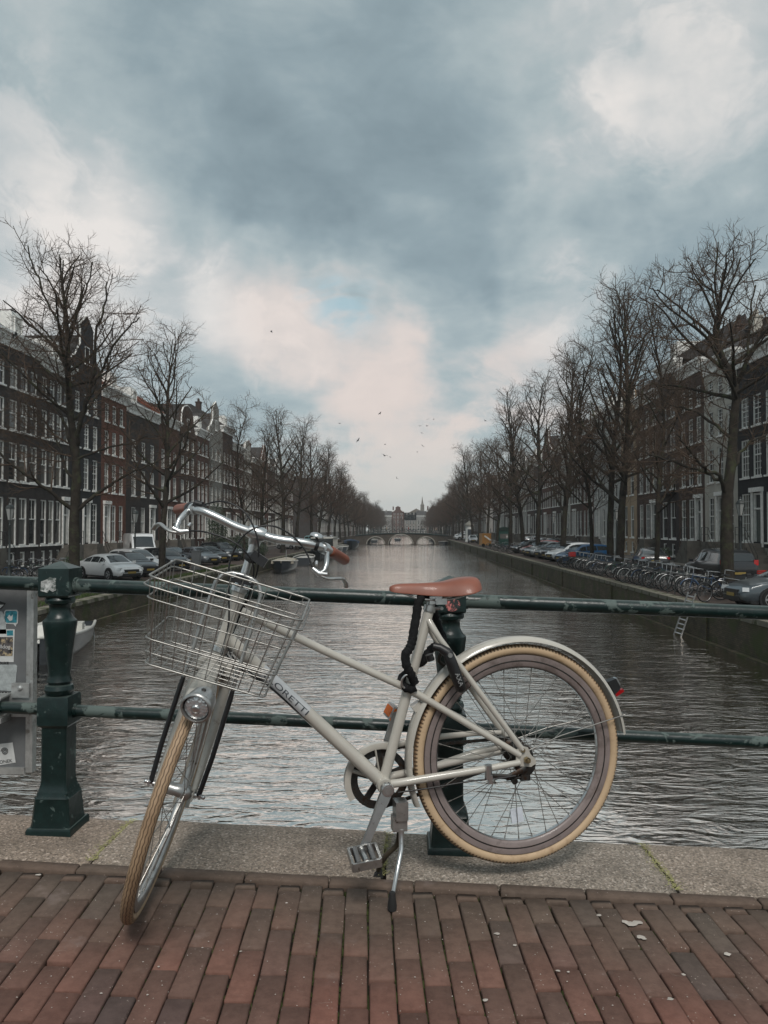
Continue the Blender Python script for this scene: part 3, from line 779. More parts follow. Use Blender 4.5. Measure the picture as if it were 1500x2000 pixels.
def ring_mesh(name, c, e1, e2, e3, prof, n, m_, parent, smooth=60, useuv=0, a0=0.0, a1=2 * PI, label=None, fix=True):
    """sweep a closed profile (radius, lateral) round centre c in the plane e1,e2"""
    full = abs(a1 - a0 - 2 * PI) < 1e-6; cnt = n if full else n + 1; k = len(prof); vs = []
    for i in range(cnt):
        an = a0 + (a1 - a0) * i / n; d = e1 * math.cos(an) + e2 * math.sin(an)
        for (r_, w_) in prof: vs.append(c + d * r_ + e3 * w_)
    fs = []; uvs = []
    for i in range(n):
        j = (i + 1) % cnt
        for q in range(k):
            q2 = (q + 1) % k
            fs.append((i * k + q, i * k + q2, j * k + q2, j * k + q))
            if useuv:
                uvs += [(i / n * useuv, q / k), (i / n * useuv, (q + 1) / k), ((i + 1) / n * useuv, (q + 1) / k), ((i + 1) / n * useuv, q / k)]
    mb = MB()
    if not full: fs.append(tuple(range(k))); fs.append(tuple(reversed(range((cnt - 1) * k, cnt * k))))
    mb.add(vs, fs)
    o = mb.build(name, m_, parent, BO, smooth, fix=(not useuv))
    if useuv:
        ul = o.data.uv_layers.new(name='UVMap')
        ul.data.foreach_set('uv', [c_ for t in uvs for c_ in t])
    if label: o['label'] = label
    return o
def wheel(c, e1, e2, e3, tm, front):
    wv_ = empty('front_wheel' if front else 'rear_wheel', (0, 0, 0), 0, bike)
    RT = .3290; rt = .0168
    prof = [(RT - rt * math.cos(2 * PI * q / 20), rt * .98 * math.sin(2 * PI * q / 20)) for q in range(20)]
    ty = ring_mesh('tyre', c, e1, e2, e3, prof, 144, tm, wv_, 70, useuv=90)
    if True:
        bm = bmesh.new(); bm.from_mesh(ty.data)
        # keep outward normals
        vol = bm.calc_volume(signed=True)
        if vol < 0: bmesh.ops.reverse_faces(bm, faces=bm.faces)
        bm.to_mesh(ty.data); bm.free()
    if front: rim = [(.311, -.0115), (.313, -.0135), (.3085, -.0135), (.291, -.0125), (.287, -.008), (.286, 0), (.287, .008), (.291, .0125), (.3085, .0135), (.313, .0135), (.311, .0115), (.303, .006), (.303, -.006)]
    else: rim = [(.311, -.0115), (.313, -.0135), (.3085, -.0135), (.279, -.0125), (.273, -.008), (.2715, 0), (.273, .008), (.279, .0125), (.3085, .0135), (.313, .0135), (.311, .0115), (.303, .006), (.303, -.006)]
    ring_mesh('rim', c, e1, e2, e3, rim, 96, M_STEEL if front else M_RIM, wv_, 50)
    if not front:
        ring_mesh('rim_lip', c, e1, e2, e3, [(.2712, -.0075), (.2700, 0), (.2712, .0075), (.2722, 0)], 96, M_CHROME, wv_, 60)
        ring_mesh('rim_line', c, e1, e2, e3, [(.292, .0136), (.294, .0142), (.296, .0136)], 96, M_DARKST, wv_, 60)
    mb = MB(); Mh = Matrix((e1, e2, e3)).transposed()
    if front:
        mb.lathe([(.008, -.062), (.008, -.05), (.022, -.042), (.033, -.038), (.033, -.033), (.020, -.028), (.016, 0), (.020, .028), (.024, .031), (.024, .035), (.016, .045), (.008, .05), (.008, .062)], Mh, 20, c)
    else:
        mb.lathe([(.006, -.072), (.006, -.058), (.024, -.05), (.040, -.042), (.040, -.036), (.030, -.030), (.027, 0), (.030, .026), (.036, .030), (.036, .034), (.020, .040), (.020, .052), (.006, .055), (.006, .078)], Mh, 20, c)
    o = mb.build('hub', M_STEEL if front else M_DARKST, wv_, BO, 50)
    NS = 36; sp = None
    for i in range(NS):
        side = 1 if i % 2 else -1
        cross = 1 if (i // 2) % 2 else -1
        ar = 2 * PI * i / NS; ah = ar + cross * R(62 if front else 55) ; rh = .028 if front else .037
        p0 = c + (e1 * math.cos(ah) + e2 * math.sin(ah)) * rh + e3 * (.034 * side)
        r1 = .287 if front else .272
        p1 = c + (e1 * math.cos(ar) + e2 * math.sin(ar)) * r1 + e3 * (.002 * side)
        if sp is None:
            sp = MB().tube([(0, 0, 0), (0, 0, .94), (0, 0, .955), (0, 0, 1)], [.00115, .00115, .0021, .0021], 6).build('spoke', M_WIRE, fix=True); me = sp.data; bpy.data.objects.remove(sp); sp = me
        dv = p1 - p0
        q = dv.to_track_quat('Z', 'Y')
        o = bpy.data.objects.new('spoke', sp); COL.objects.link(o); o.parent = wv_; o.location = p0 - BO; o.rotation_mode = 'QUATERNION'; o.rotation_quaternion = q; o.scale = (1, 1, dv.length)
    return wv_
rw = wheel(hub, fwv, upv, lfv, M_TYR, False)
fhub = S(.0538, 0, -.362)
fw_ = wheel(fhub, gv, axv, l2v, M_TYF, True)
# reflector between the rear spokes
rc = onplane(1008, 1591, hub, lfv); dd = (rc - hub); dd -= lfv * dd.dot(lfv)
MB().box(rc + lfv * .006, (.040, .005, .044), MF @ Matrix.Rotation(R(8), 3, 'Y')).build('reflector', mat('pale_reflector', (.62, .66, .72), .35, var=.08, vscale=60), rw, BO)
# ---- frame
mb = MB()
bbp = B(.441, -.063); sl_top = B(.293, .462)
mb.tube([bbp, B(.367, .199), sl_top], [.0160, .0158, .0155], 20)                    # seat tube
mb.tube([B(.910, .392), bbp], .0205, 24)                                            # down tube
htb, htt = S(0, 0, .040), S(0, 0, .215)
mb.tube([htb, htb.lerp(htt, .08), htb.lerp(htt, .92), htt], [.0215, .0195, .0195, .0215], 24)
mb.tube([B(.868, .470), B(.62, .345, .006), B(.357, .219, .017), B(.18, .110, .040), B(.02, .012, .062)], [.0125, .0125, .0115, .0100, .0095], 16)
mb.tube([B(.345, .205, -.014), B(.18, .110, -.045), B(.02, .012, -.066)], [.0100, .0100, .0095], 14)
for s_ in (1, -1):
    mb.tube([B(.298, .428, .010 * s_), B(.285, .400, .030 * s_), B(.27, .375, .034 * s_), B(.012, .028, .062 * s_)], [.0105, .0100, .0095, .0090], 14)
    mb.tube([B(.441, -.063, .018 * s_), B(.400, -.055, .034 * s_), B(.29, -.042, .044 * s_), B(.12, -.022, .060 * s_), B(.022, -.010, .064 * s_)], [.013, .0125, .0120, .0105, .0095], 14)
    q = [(.030, .030), (.012, .040), (-.006, .034), (-.014, .014), (-.030, -.004), (-.034, -.016), (-.016, -.026), (.020, -.022), (.034, -.006)]
    mb.prism(q, .0585 * s_, .0635 * s_, 'y', MF, hub)
mb.lathe([(.024, -.036), (.024, .030), (.022, .036)], MF @ Matrix.Rotation(-PI / 2, 3, 'X'), 24, bbp)
mb.tube([B(.357, .26), B(.357, .255)], .001, 4)
frame = part(mb, 'frame', M_CREAM, smooth=35)
def dense(me):
    bm = bmesh.new(); bm.from_mesh(me); bmesh.ops.triangulate(bm, faces=bm.faces)
    bmesh.ops.subdivide_edges(bm, edges=bm.edges, cuts=3, use_grid_fill=True); bm.to_mesh(me); bm.free()
# lettering on the down tube
d_dt = (B(.910, .392) - bbp); Ld = d_dt.length; d_dt.normalize()
nrm = (lfv - d_dt * lfv.dot(d_dt)).normalized()
tdir = -d_dt                                        # text reads from head to bottom bracket
perp = nrm.cross(tdir).normalized()
# pale decal sleeve under the letters, following the tube
mb = MB(); c_hi = bbp + d_dt * (Ld * .79); c_lo = bbp + d_dt * (Ld * .50); vs = []
for cc in (c_hi, c_lo):
    for k in range(13):
        an = R(-75 + 150 * k / 12); vs.append(cc + nrm * (.0209 * math.cos(an)) + perp * (.0209 * math.sin(an)))
mb.add(vs, [(k, k + 1, 14 + k, 13 + k) for k in range(12)])
decal = mb.build('decal', mat('decal_film', (.50, .515, .525), .25, var=.03, coat=.5), frame, BO, 180, fix=False)
me = text_mesh('VELORETTI', .0235, .0)
me.materials.append(mat('decal_letters', (.03, .035, .045), .4, var=.05))
dense(me); xs = [v_.co.x for v_ in me.vertices]; xm = (min(xs) + max(xs)) / 2; sxx = (.200) / (max(xs) - min(xs))
cen = bbp + d_dt * (Ld * .652)
for v_ in me.vertices:
    lx = (v_.co.x - xm) * sxx; ly = v_.co.y; an = ly / .0212
    v_.co = cen + tdir * lx + nrm * (.0214 * math.cos(an)) + perp * (.0214 * math.sin(an)) - BO
lo = bpy.data.objects.new('lettering', me); COL.objects.link(lo); lo.parent = frame
# headset, collar
mb = MB()
for a0_, r0 in ((.032, .024), (.214, .025)):
    mb.tube([S(0, 0, a0_ - .004), S(0, 0, a0_), S(0, 0, a0_ + .012), S(0, 0, a0_ + .016)], [.019, r0, r0, .018], 20)
mb.tube([S(0, 0, .230), S(0, 0, .240), S(0, 0, .246)], [.021, .019, .015], 20)
part(mb, 'headset', M_CHROME, smooth=40)
mb = MB(); st_d = (sl_top - bbp).normalized()
mb.tube([sl_top - st_d * .006, sl_top + st_d * .012], .0195, 20); q = sl_top + st_d * .003
mb.tube([q - fwv * .018 + lfv * .004, q - fwv * .040 + lfv * .004], .006, 8); mb.tube([q - fwv * .036 + lfv * .012, q - fwv * .036 - lfv * .012], .0055, 8)
mb.tube([sl_top, B(.279, .507)], .0135, 16)
part(mb, 'seat_post', M_STEEL, smooth=40)
# ---- fork, front mudguard, lamp, rack legs (all turned with the steering)
mb = MB()
mb.tube([S(0, 0, .032), S(0, 0, -.005)], [.020, .021], 20)
for s_ in (1, -1):
    mb.tube([S(0, .004 * s_, .004), S(0, .028 * s_, .004), S(.001, .042 * s_, -.012), S(.004, .046 * s_, -.06), S(.012, .050 * s_, -.20), S(.028, .052 * s_, -.30), S(.050, .053 * s_, -.355)],
            [.018, .018, .0165, .0155, .0135, .0105, .0085], 16)
    mb.box(S(.0538, .054 * s_, -.362), (.024, .005, .034), MS)
fork = part(mb, 'fork', M_CREAMD, smooth=40)
# front mudguard: short painted piece between the fork blades plus the part behind the wheel
fpr = [(.358, -.027), (.3665, -.022), (.370, -.010), (.3705, 0), (.370, .010), (.3665, .022), (.358, .027), (.3645, .0205), (.3675, .009), (.368, 0), (.3675, -.009), (.3645, -.0205)]
ring_mesh('front_mudguard', fhub, gv, axv, l2v, fpr, 60, M_CREAMD, bike, 60, a0=R(52), a1=R(205))
fpr2 = [(.356, -.029), (.366, -.025), (.3705, -.012), (.371, 0), (.3705, .012), (.366, .025), (.356, .029), (.3635, .0235), (.3675, .011), (.368, 0), (.3675, -.011), (.3635, -.0235)]
rm_ = ring_mesh('rear_mudguard', hub, fwv, upv, lfv, fpr2, 96, M_CREAM, bike, 60, a0=R(-22), a1=R(173))
mb = MB()
for s_ in (1, -1):
    a_ = R(163)
    mb.tube([B(-.006, .024, .062 * s_), B(-.12, .06, .050 * s_), B(.367 * math.cos(a_), .367 * math.sin(a_), .029 * s_)], .0018, 8)
a_ = R(163); mb.tube([B(.3735 * math.cos(a_), .3735 * math.sin(a_), w_) for w_ in (-.03, -.015, 0, .015, .03)], .0022, 8)
mb.tube([B(.367 * math.cos(a_), .367 * math.sin(a_), .029), B(.3735 * math.cos(a_), .3735 * math.sin(a_), .03)], .0022, 8)
part(mb, 'mudguard_stay', M_WIRE, smooth=60)
# rear lamp
a_ = R(149.5); dr = fwv * math.cos(a_) + upv * math.sin(a_); tn = fwv * (-math.sin(a_)) + upv * math.cos(a_)
Mr = Matrix((tn, lfv, dr)).transposed(); c_ = hub + dr * .388
tl = part(MB().box(c_ + tn * -.004, (.050, .030, .030), Mr, (.7, .8)), 'rear_light', M_BLK)
MB().box(c_ + tn * .024 + dr * .002, (.010, .030, .032), Mr).build('red_lens', mat('red_lens', (.30, .01, .012), .15, coat=.6), tl, BO)
MB().box(c_ - tn * .008 + dr * .017, (.026, .022, .006), Mr).build('chrome_cap', M_CHROME, tl, BO)
# head lamp: chrome bullet
ld = (gv * .93 - axv * .34 - l2v * .10).normalized(); lz = ld; lx_ = l2v - lz * l2v.dot(lz); lx_.normalize(); ly_ = lz.cross(lx_)
ML = Matrix((lx_, ly_, lz)).transposed(); lc = S(.318, .022, -.058)
lamp = part(MB().lathe([(.006, -.058), (.016, -.055), (.026, -.044), (.033, -.026), (.0365, -.004), (.0375, .012), (.0375, .020)], ML, 28, lc), 'headlight', M_CHROME, smooth=50)
MB().lathe([(.0375, .018), (.0405, .020), (.0405, .027), (.036, .031), (.0345, .031), (.0335, .027), (.0335, .018)], ML, 28, lc).build('lamp_rim', M_STEEL, lamp, BO, 50)
m, T, p = custom('lamp_glass'); p.inputs['Base Color'].default_value = (.55, .56, .57, 1); p.inputs['Metallic'].default_value = .6; p.inputs['Roughness'].default_value = .12
T.put(p.inputs['Normal'], T.bump(T.n('ShaderNodeTexVoronoi', inp={0: T.n('ShaderNodeTexCoord').outputs['Object'], 'Scale': 140.0}).outputs[0], .5, .003)); p.inputs['Coat Weight'].default_value = 1
MB().lathe([(.0338, .020), (.030, .0255), (.020, .0275), (.010, .0285), (.001, .029)], ML, 24, lc).build('lamp_glass', m, lamp, BO, 180)
MB().lathe([(.010, .027), (.011, .0315), (.006, .033), (.001, .0335)], ML, 14, lc).build('bulb_reflector', M_CHROME, lamp, BO, 180)
MB().lathe([(.0062, 0), (.0062, .004), (.004, .006)], Matrix((lx_, -lz, ly_)).transposed(), 10, lc + ly_ * (-.0335 if ly_.z < 0 else .0335) + lz * -.004).build('knob', M_DARKST, lamp, BO, 50)
mb = MB(); fb = fhub + (gv * math.cos(R(57)) + axv * math.sin(R(57))) * .371; mb.tube([fb, fb.lerp(lc, .5), lc - lz * .04], [.012, .010, .010], 10)
part(mb, 'lamp_bracket', M_STEEL)
# springs that keep the steering centred
for s_ in (1, -1):
    mb = MB(); P_ = []
    for k in range(72):
        t = k / 71; an = t * 2 * PI * 9
        P_.append(S(.034 + .0065 * math.cos(an), (.016 + .040 * t) * s_, -.022 - .012 * t + .0065 * math.sin(an)))
    mb.tube(P_, .0013, 5); part(mb, 'spring', M_DARKST, smooth=60)
# basket support legs: silver above, black shrink tube below
for s_ in (1, -1):
    top = [S(.045, .030 * s_, .262), S(.047, .054 * s_, .250), S(.048, .067 * s_, .225), S(.050, .070 * s_, .15), S(.050, .071 * s_, .00), S(.050, .072 * s_, -.06)]
    lg = part(MB().tube(top, .0062, 12), 'rack_leg', M_STEEL, smooth=50)
    MB().tube([S(.050, .072 * s_, -.055), S(.050, .073 * s_, -.08), S(.052, .074 * s_, -.25), S(.054, .070 * s_, -.350), S(.0545, .068 * s_, -.362)], [.0062, .0075, .0072, .0072, .006], 12).build('black_sleeve', M_BLK, lg, BO, 50)
part(MB().tube([S(.045, .030, .262), S(.044, 0, .264), S(.045, -.030, .262)], .0062, 12), 'rack_bridge', M_STEEL, smooth=50)
mb = MB(); mb.tube([S(.0538, -.082, -.362), S(.0538, -.050, -.362)], .0048, 10); mb.tube([S(.0538, .050, -.362), S(.0538, .082, -.362)], .0048, 10)
for s_ in (1, -1):
    mb.tube([S(.0538, .070 * s_, -.362), S(.0538, .077 * s_, -.362)], .0095, 6); mb.sphere(S(.0538, .083 * s_, -.362), .0065, 8, 6)
part(mb, 'axle_nut', M_CHROME, smooth=40)
part(MB().box(S(.040, -.012, .252), (.020, .036, .026), MS).box(S(.040, .020, .254), (.020, .034, .026), MS), 'rack_clamp', M_BLK)
mb = MB()
for l_ in (-.024, .028): mb.tube([S(.050, l_, .256), S(.054, l_, .256)], .007, 10)
part(mb, 'clamp_bolt', M_CHROME, smooth=40)
# ---- stem, handlebar
mb = MB()
mb.tube([S(0, 0, .235), S(0, 0, .34), S(.001, 0, .365)], [.0125, .0125, .015], 20)
mb.tube([S(-.006, 0, .352), S(0, 0, .370), S(.006, 0, .392)], [.0165, .0195, .0205], 20)
mb.tube([S(.010, -.026, .392), S(.010, -.014, .392), S(.010, .014, .392), S(.010, .026, .392)], [.0185, .0215, .0215, .0185], 22)
part(mb, 'stem', M_CHROME, smooth=45)
def hbar(l):
    """centre line of the bar in steering coordinates, symmetrical"""
    t = abs(l)
    pts_ = [(0, .010, .391), (.06, .016, .392), (.12, .018, .402), (.172, .010, .408), (.203, -.012, .407), (.220, -.036, .405), (.234, -.064, .402), (.264, -.130, .395), (.275, -.156, .392)]
    return pts_
hb = [S(g_, l_, a_) for (l_, g_, a_) in hbar(0)]
hbl = [S(g_, -l_, a_) for (l_, g_, a_) in hbar(0)]
def crv(P, n=5):
    """catmull-rom smoothing"""
    out = []
    for i in range(len(P) - 1):
        p0 = P[max(i - 1, 0)]; p1 = P[i]; p2 = P[i + 1]; p3 = P[min(i + 2, len(P) - 1)]
        for k in range(n):
            t = k / n
            out.append(.5 * ((2 * p1) + (p2 - p0) * t + (2 * p0 - 5 * p1 + 4 * p2 - p3) * t * t + (3 * p1 - p0 - 3 * p2 + p3) * t ** 3))
    out.append(P[-1]); return out
full = list(reversed(crv(hbl)))[:-1] + crv(hb)
nn = len(full)
rads = [.0128 if abs(i - nn // 2) < 7 else .0122 for i in range(nn)]
part(MB().tube(full, rads, 20), 'handlebar', M_CHROME, smooth=60)
for s_ in (1, -1):
    P_ = [S(g_, l_ * s_, a_) for (l_, g_, a_) in hbar(0)]
    gp = crv([P_[5], P_[6], P_[7], P_[8]], 3)
    k_ = len(gp)
    rr = [.0150] + [.0168] * (k_ - 3) + [.0166, .0120]
    gp.append(gp[-1] + (gp[-1] - gp[-2]).normalized() * .004); rr.append(.004)
    part(MB().tube(gp, rr, 20), 'grip', M_LEATH, smooth=60)
    # brake lever: clamp, curved bracket, blade
    mb = MB(); b0 = P_[4]; tdir_ = (P_[5] - P_[4]).normalized()
    mb.tube([b0 - tdir_ * .012, b0 + tdir_ * .010], .0175, 18)
    A_ = lambda g_, l_, a_: S(g_, (l_ - .013) * s_, a_ - .009)
    mb.tube([A_(-.006, .228, .404), A_(.010, .232, .388), A_(.026, .236, .372), A_(.034, .236, .352), A_(.036, .222, .338)], [.010, .011, .010, .0105, .0085], 12, flat=.7)
    mb.tube([A_(.036, .246, .345), A_(.036, .222, .340), A_(.035, .200, .350)], [.007, .010, .0055], 12)
    mb.tube([A_(.020, .205, .372), A_(.028, .208, .362)], .005, 8)
    bl = part(mb, 'brake_bracket', M_CHROME, smooth=50)
    MB().tube(crv([A_(.036, .225, .337), A_(.034, .250, .334), A_(.022, .272, .340), A_(.000, .292, .345), A_(-.020, .306, .335), A_(-.028, .312, .324)], 4), .0052, 12, flat=1.5).build('brake_lever', M_STEEL, bl, BO, 60)
# bell on the left, shifter on the right
mb = MB(); c_ = S(.004, .170, .434)
mb.lathe([(.002, .012), (.012, .0105), (.019, .006), (.021, 0), (.021, -.002)], MS, 20, c_); part(mb, 'bell', M_CHROME, smooth=60)
mb = MB(); mb.tube([S(.008, .172, .408), S(.006, .182, .408)], .017, 16); mb.tube([S(.006, .178, .41), c_], .004, 8); part(mb, 'bell_clamp', M_BLK, smooth=60)
mb = MB(); q0 = S(-.015, -.206, .407); q1 = S(-.036, -.220, .405); mb.tube([q0, q0.lerp(q1, .5), q1], [.018, .020, .017], 18)
mb.box(S(-.004, -.186, .422), (.028, .038, .012), MS); mb.tube([S(.0, -.203, .424), S(.004, -.178, .425)], .010, 10)
part(mb, 'gear_shifter', M_BLK, smooth=40)
part(MB().box(S(.030, .030, .322), (.028, .048, .028), MS @ Matrix.Rotation(R(-18), 3, 'X')).tube([S(.0, .0, .318), S(.026, .018, .322)], .017, 12), 'front_reflector_mount', M_BLK, smooth=30)
# cables
CAB = [
    [S(.034, .186, .343), S(.030, .15, .385), S(.035, .10, .415), S(.045, .04, .425), S(.055, -.01, .40), S(.05, -.04, .35), S(.045, -.045, .28), S(.05, -.02, .20), S(.05, .004, .12), S(.05, .01, .04), S(.045, .012, -.03)],
    [S(.036, -.188, .341), S(.050, -.14, .352), S(.060, -.06, .350), S(.058, -.010, .33), S(.040, .020, .30), S(.02, .030, .26), S(-.005, .030, .20), S(-.02, .02, .12), B(.90, .35, .024), B(.80, .262, .030)],
    [S(.004, -.178, .425), S(.03, -.12, .452), S(.045, -.05, .440), S(.050, .005, .385), S(.040, .03, .32), S(.015, .035, .27), S(-.012, .028, .20), S(-.03, .015, .13), B(.91, .345, .016), B(.80, .256, .020)],
]
for P_ in CAB: part(MB().tube(crv(P_, 6), .0026, 8), 'brake_cable', M_BLK, smooth=80)
def dt(t, off, w_): return bbp + d_dt * (Ld * t) - perp * 0 + (upv * -1) * off + lfv * w_
part(MB().tube([B(.80, .262, .022), B(.70, .168, .012), B(.60, .075, .010), B(.50, -.018, .010), B(.46, -.062, .010), B(.43, -.098, .012)], .0030, 8), 'gear_cable', M_BLK, smooth=80)
part(MB().tube(crv([B(.40, -.085, .030), B(.30, -.075, .040), B(.18, -.058, .058), B(.08, -.050, .072), B(.04, -.046, .075)], 4), .0026, 8), 'brake_cable', M_BLK, smooth=80)
# ---- basket
bas = empty('basket', (0, 0, 0), 0, bike)
TF = {'FL': (.372, -.186, .213), 'FR': (.372, .206, .213), 'BL': (.084, -.186, .256), 'BR': (.084, .206, .256)}
BF = {'FL': (.262, -.150, -.012), 'FR': (.262, .170, -.012), 'BL': (.050, -.150, .026), 'BR': (.050, .170, .026)}
def bp(u, v_, h):
    """basket point: u across 0..1, v depth 0 back..1 front, h 0 bottom..1 top"""
    def q(D):
        a = V(D['BL']).lerp(V(D['BR']), u); b_ = V(D['FL']).lerp(V(D['FR']), u); return a.lerp(b_, v_)
    c_ = q(BF).lerp(q(TF), h); return S(c_.x, c_.y, c_.z)
def loop(h, r_, grow=0.0, name='wire'):
    c = [(-grow, -grow), (1 + grow, -grow), (1 + grow, 1 + grow), (-grow, 1 + grow)]; P_ = []
    for i in range(4):
        a, b_, d_ = c[i - 1], c[i], c[(i + 1) % 4]
        for t in (.10, .05, 0): P_.append(bp(b_[0] + (a[0] - b_[0]) * t * 1.0 + (d_[0] - b_[0]) * (.0 if t else .0), b_[1] + (a[1] - b_[1]) * t, h)) if t else None
        m_ = bp(b_[0] + ((a[0] - b_[0]) + (d_[0] - b_[0])) * .018, b_[1] + ((a[1] - b_[1]) + (d_[1] - b_[1])) * .018, h); P_.append(m_)
        for t in (.05, .10): P_.append(bp(b_[0] + (d_[0] - b_[0]) * t, b_[1] + (d_[1] - b_[1]) * t, h))
    return MB().tube(P_, r_, 8, closed=True).build(name, M_WIRE, bas, BO, 60)
loop(1.0, .0029, 0, 'rim_wire'); loop(.90, .0024, .028, 'rim_wire'); loop(.76, .0022, .006); loop(.30, .0022, .004); loop(0.0, .0024)
for k in range(11):       # front and back uprights continuing as floor wires
    u = (k + .5) / 11
    MB().tube([bp(u, 0, 1.0), bp(u, 0, .03), bp(u, .02, 0), bp(u, .98, 0), bp(u, 1, .03), bp(u, 1, 1.0)], .00135, 6).build('wire', M_WIRE, bas, BO, 60)
for k in range(7):       # side uprights
    v_ = (k + .5) / 7
    MB().tube([bp(0, v_, 1.0), bp(0, v_, .03), bp(.02, v_, 0), bp(.98, v_, 0), bp(1, v_, .03), bp(1, v_, 1.0)], .00135, 6).build('wire', M_WIRE, bas, BO, 60)
loop(.14, .0015)
# ---- saddle
def saddle():
    vs = []; st = [  # t along (0 nose .. 1 tail), half width, top, drop of the edge
        (0.00, .006, .532, .010), (.02, .016, .538, .020), (.08, .022, .5425, .027), (.20, .025, .5440, .032), (.35, .029, .5435, .036), (.48, .038, .5455, .041), (.60, .055, .5525, .049),
        (.72, .074, .561, .055), (.82, .084, .566, .056), (.90, .082, .5665, .050), (.96, .068, .562, .040), (.99, .050, .554, .026), (1.0, .030, .546, .012)]
    n = 16; mb = MB()
    for t, hw, top, drop in st:
        s_ = .421 - .287 * t
        for k in range(n + 1):
            a = PI * k / n; x = -math.cos(a) * hw; e = abs(math.cos(a))
            z = top - drop * (e ** 3.2) - .006 * (1 - e) * (1 if .5 < t < .95 else .0)
            if k in (0, n): x *= .97
            vs.append(B(s_, z, x))
        # underside
        for k in range(n - 1, 0, -1):
            a = PI * k / n; x = -math.cos(a) * hw * .88; e = abs(math.cos(a)); vs.append(B(s_, top - drop * max(.62, e ** 3.2) , x))
    m_ = 2 * n; fs = []
    for i in range(len(st) - 1):
        for k in range(m_):
            k2 = (k + 1) % m_; fs.append((i * m_ + k, i * m_ + k2, (i + 1) * m_ + k2, (i + 1) * m_ + k))
    fs.append(tuple(range(m_))); fs.append(tuple(range((len(st) - 1) * m_, len(st) * m_)))
    mb.add(vs, fs); o = part(mb, 'saddle', M_LEATH, smooth=180)
    sd = o.modifiers.new('s', 'SUBSURF'); sd.levels = 1; sd.render_levels = 2
    return o
sad = saddle()
mb = MB()
for s_ in (1, -1):
    mb.tube(crv([B(.400, .520, .010 * s_), B(.36, .508, .014 * s_), B(.33, .497, .020 * s_), B(.26, .493, .022 * s_), B(.21, .500, .030 * s_), B(.165, .520, .046 * s_)], 4), .0035, 8)
mb.build('saddle_rail', M_STEEL, sad, BO, 60)
mb = MB(); mb.box(B(.278, .492), (.040, .044, .024), MF); mb.box(B(.262, .488, .026), (.034, .008, .018), MF); mb.tube([B(.278, .494, -.03), B(.278, .494, .034)], .006, 8)
mb.build('saddle_clamp', M_CHROME, sad, BO, 40)
# ---- drivetrain
MBB = MF @ Matrix.Rotation(-PI / 2, 3, 'X')      # local z -> +left
cw = -.046
mb = MB()
NR = 40
for i in range(5):
    a = 2 * PI * i / 5 + .3
    d_ = fwv * math.cos(a) + upv * math.sin(a); t_ = fwv * -math.sin(a) + upv * math.cos(a); Ma = Matrix((d_, lfv, t_)).transposed()
    mb.box(bbp + d_ * .042 + lfv * cw, (.072, .006, .020), Ma)
mb.lathe([(.020, -.006), (.020, .006)], MBB, 16, bbp + lfv * cw)
crk = part(mb, 'chainring', M_DARKST, smooth=30)
rp = []
ring_mesh('chainring_teeth', bbp + lfv * cw, fwv, upv, lfv, [(.070, -.002), (.070, .002), (.088, .0025), (.0925, .001), (.0925, -.001), (.088, -.0025)], 84, M_DARKST, crk, 40)
ring_mesh('chain_guard', bbp + lfv * (cw + .004), fwv, upv, lfv, [(.094, -.006), (.094, .012), (.100, .014), (.113, .012), (.113, -.008), (.108, -.010)], 60, M_CREAM, bike, 40, a0=R(-32), a1=R(112))
mb = MB()
g0_ = bbp + lfv * (cw + .004) + (fwv * math.cos(R(108)) + upv * math.sin(R(108))) * .104
Mg = MF
mb.tube([g0_, B(.24, .054, cw), B(.12, .058, cw), B(.04, .055, cw)], [.010, .0095, .009, .007], 10, flat=.6)
mb.tube([B(.25, -.045, cw - .02), B(.12, -.01, cw - .02), B(.03, .005, cw - .02)], [.013, .013, .012], 12)
for a in (R(20), R(80)):
    mb.tube([bbp + lfv * (cw + .012) + (fwv * math.cos(a) + upv * math.sin(a)) * .030, bbp + lfv * (cw + .012) + (fwv * math.cos(a) + upv * math.sin(a)) * .104], .006, 8, flat=.6)
part(mb, 'chain_guard_bar', M_CREAM, smooth=50)
# chain, each link a small plate
cog = hub + lfv * cw; rc1, rc2 = .090, .036
path = []
d0_ = (cog - (bbp + lfv * cw)); base_a = math.atan2(d0_.dot(upv), d0_.dot(fwv))
LEN = []
for k in range(60):
    a = base_a - math.acos((rc1 - rc2) / d0_.length) - 0
def circ_pt(c, r_, a): return c + (fwv * math.cos(a) + upv * math.sin(a)) * r_
off_ = math.acos((rc1 - rc2) / d0_.length)
a_up, a_dn = base_a - off_, base_a + off_
# top tangent has larger height
c1_ = bbp + lfv * cw
tp = [circ_pt(c1_, rc1, a_up), circ_pt(cog, rc2, a_up)]; bt_ = [circ_pt(c1_, rc1, a_dn), circ_pt(cog, rc2, a_dn)]
if tp[0].z < bt_[0].z: tp, bt_, a_up, a_dn = bt_, tp, a_dn, a_up
def seg(a, b_, st): n = int((b_ - a).length / st); return [a.lerp(b_, k / n) for k in range(n)]
loopP = seg(tp[0], tp[1], .0127)
da = (a_dn - a_up) % (2 * PI)
if da > PI: da2 = da - 2 * PI
else: da2 = da
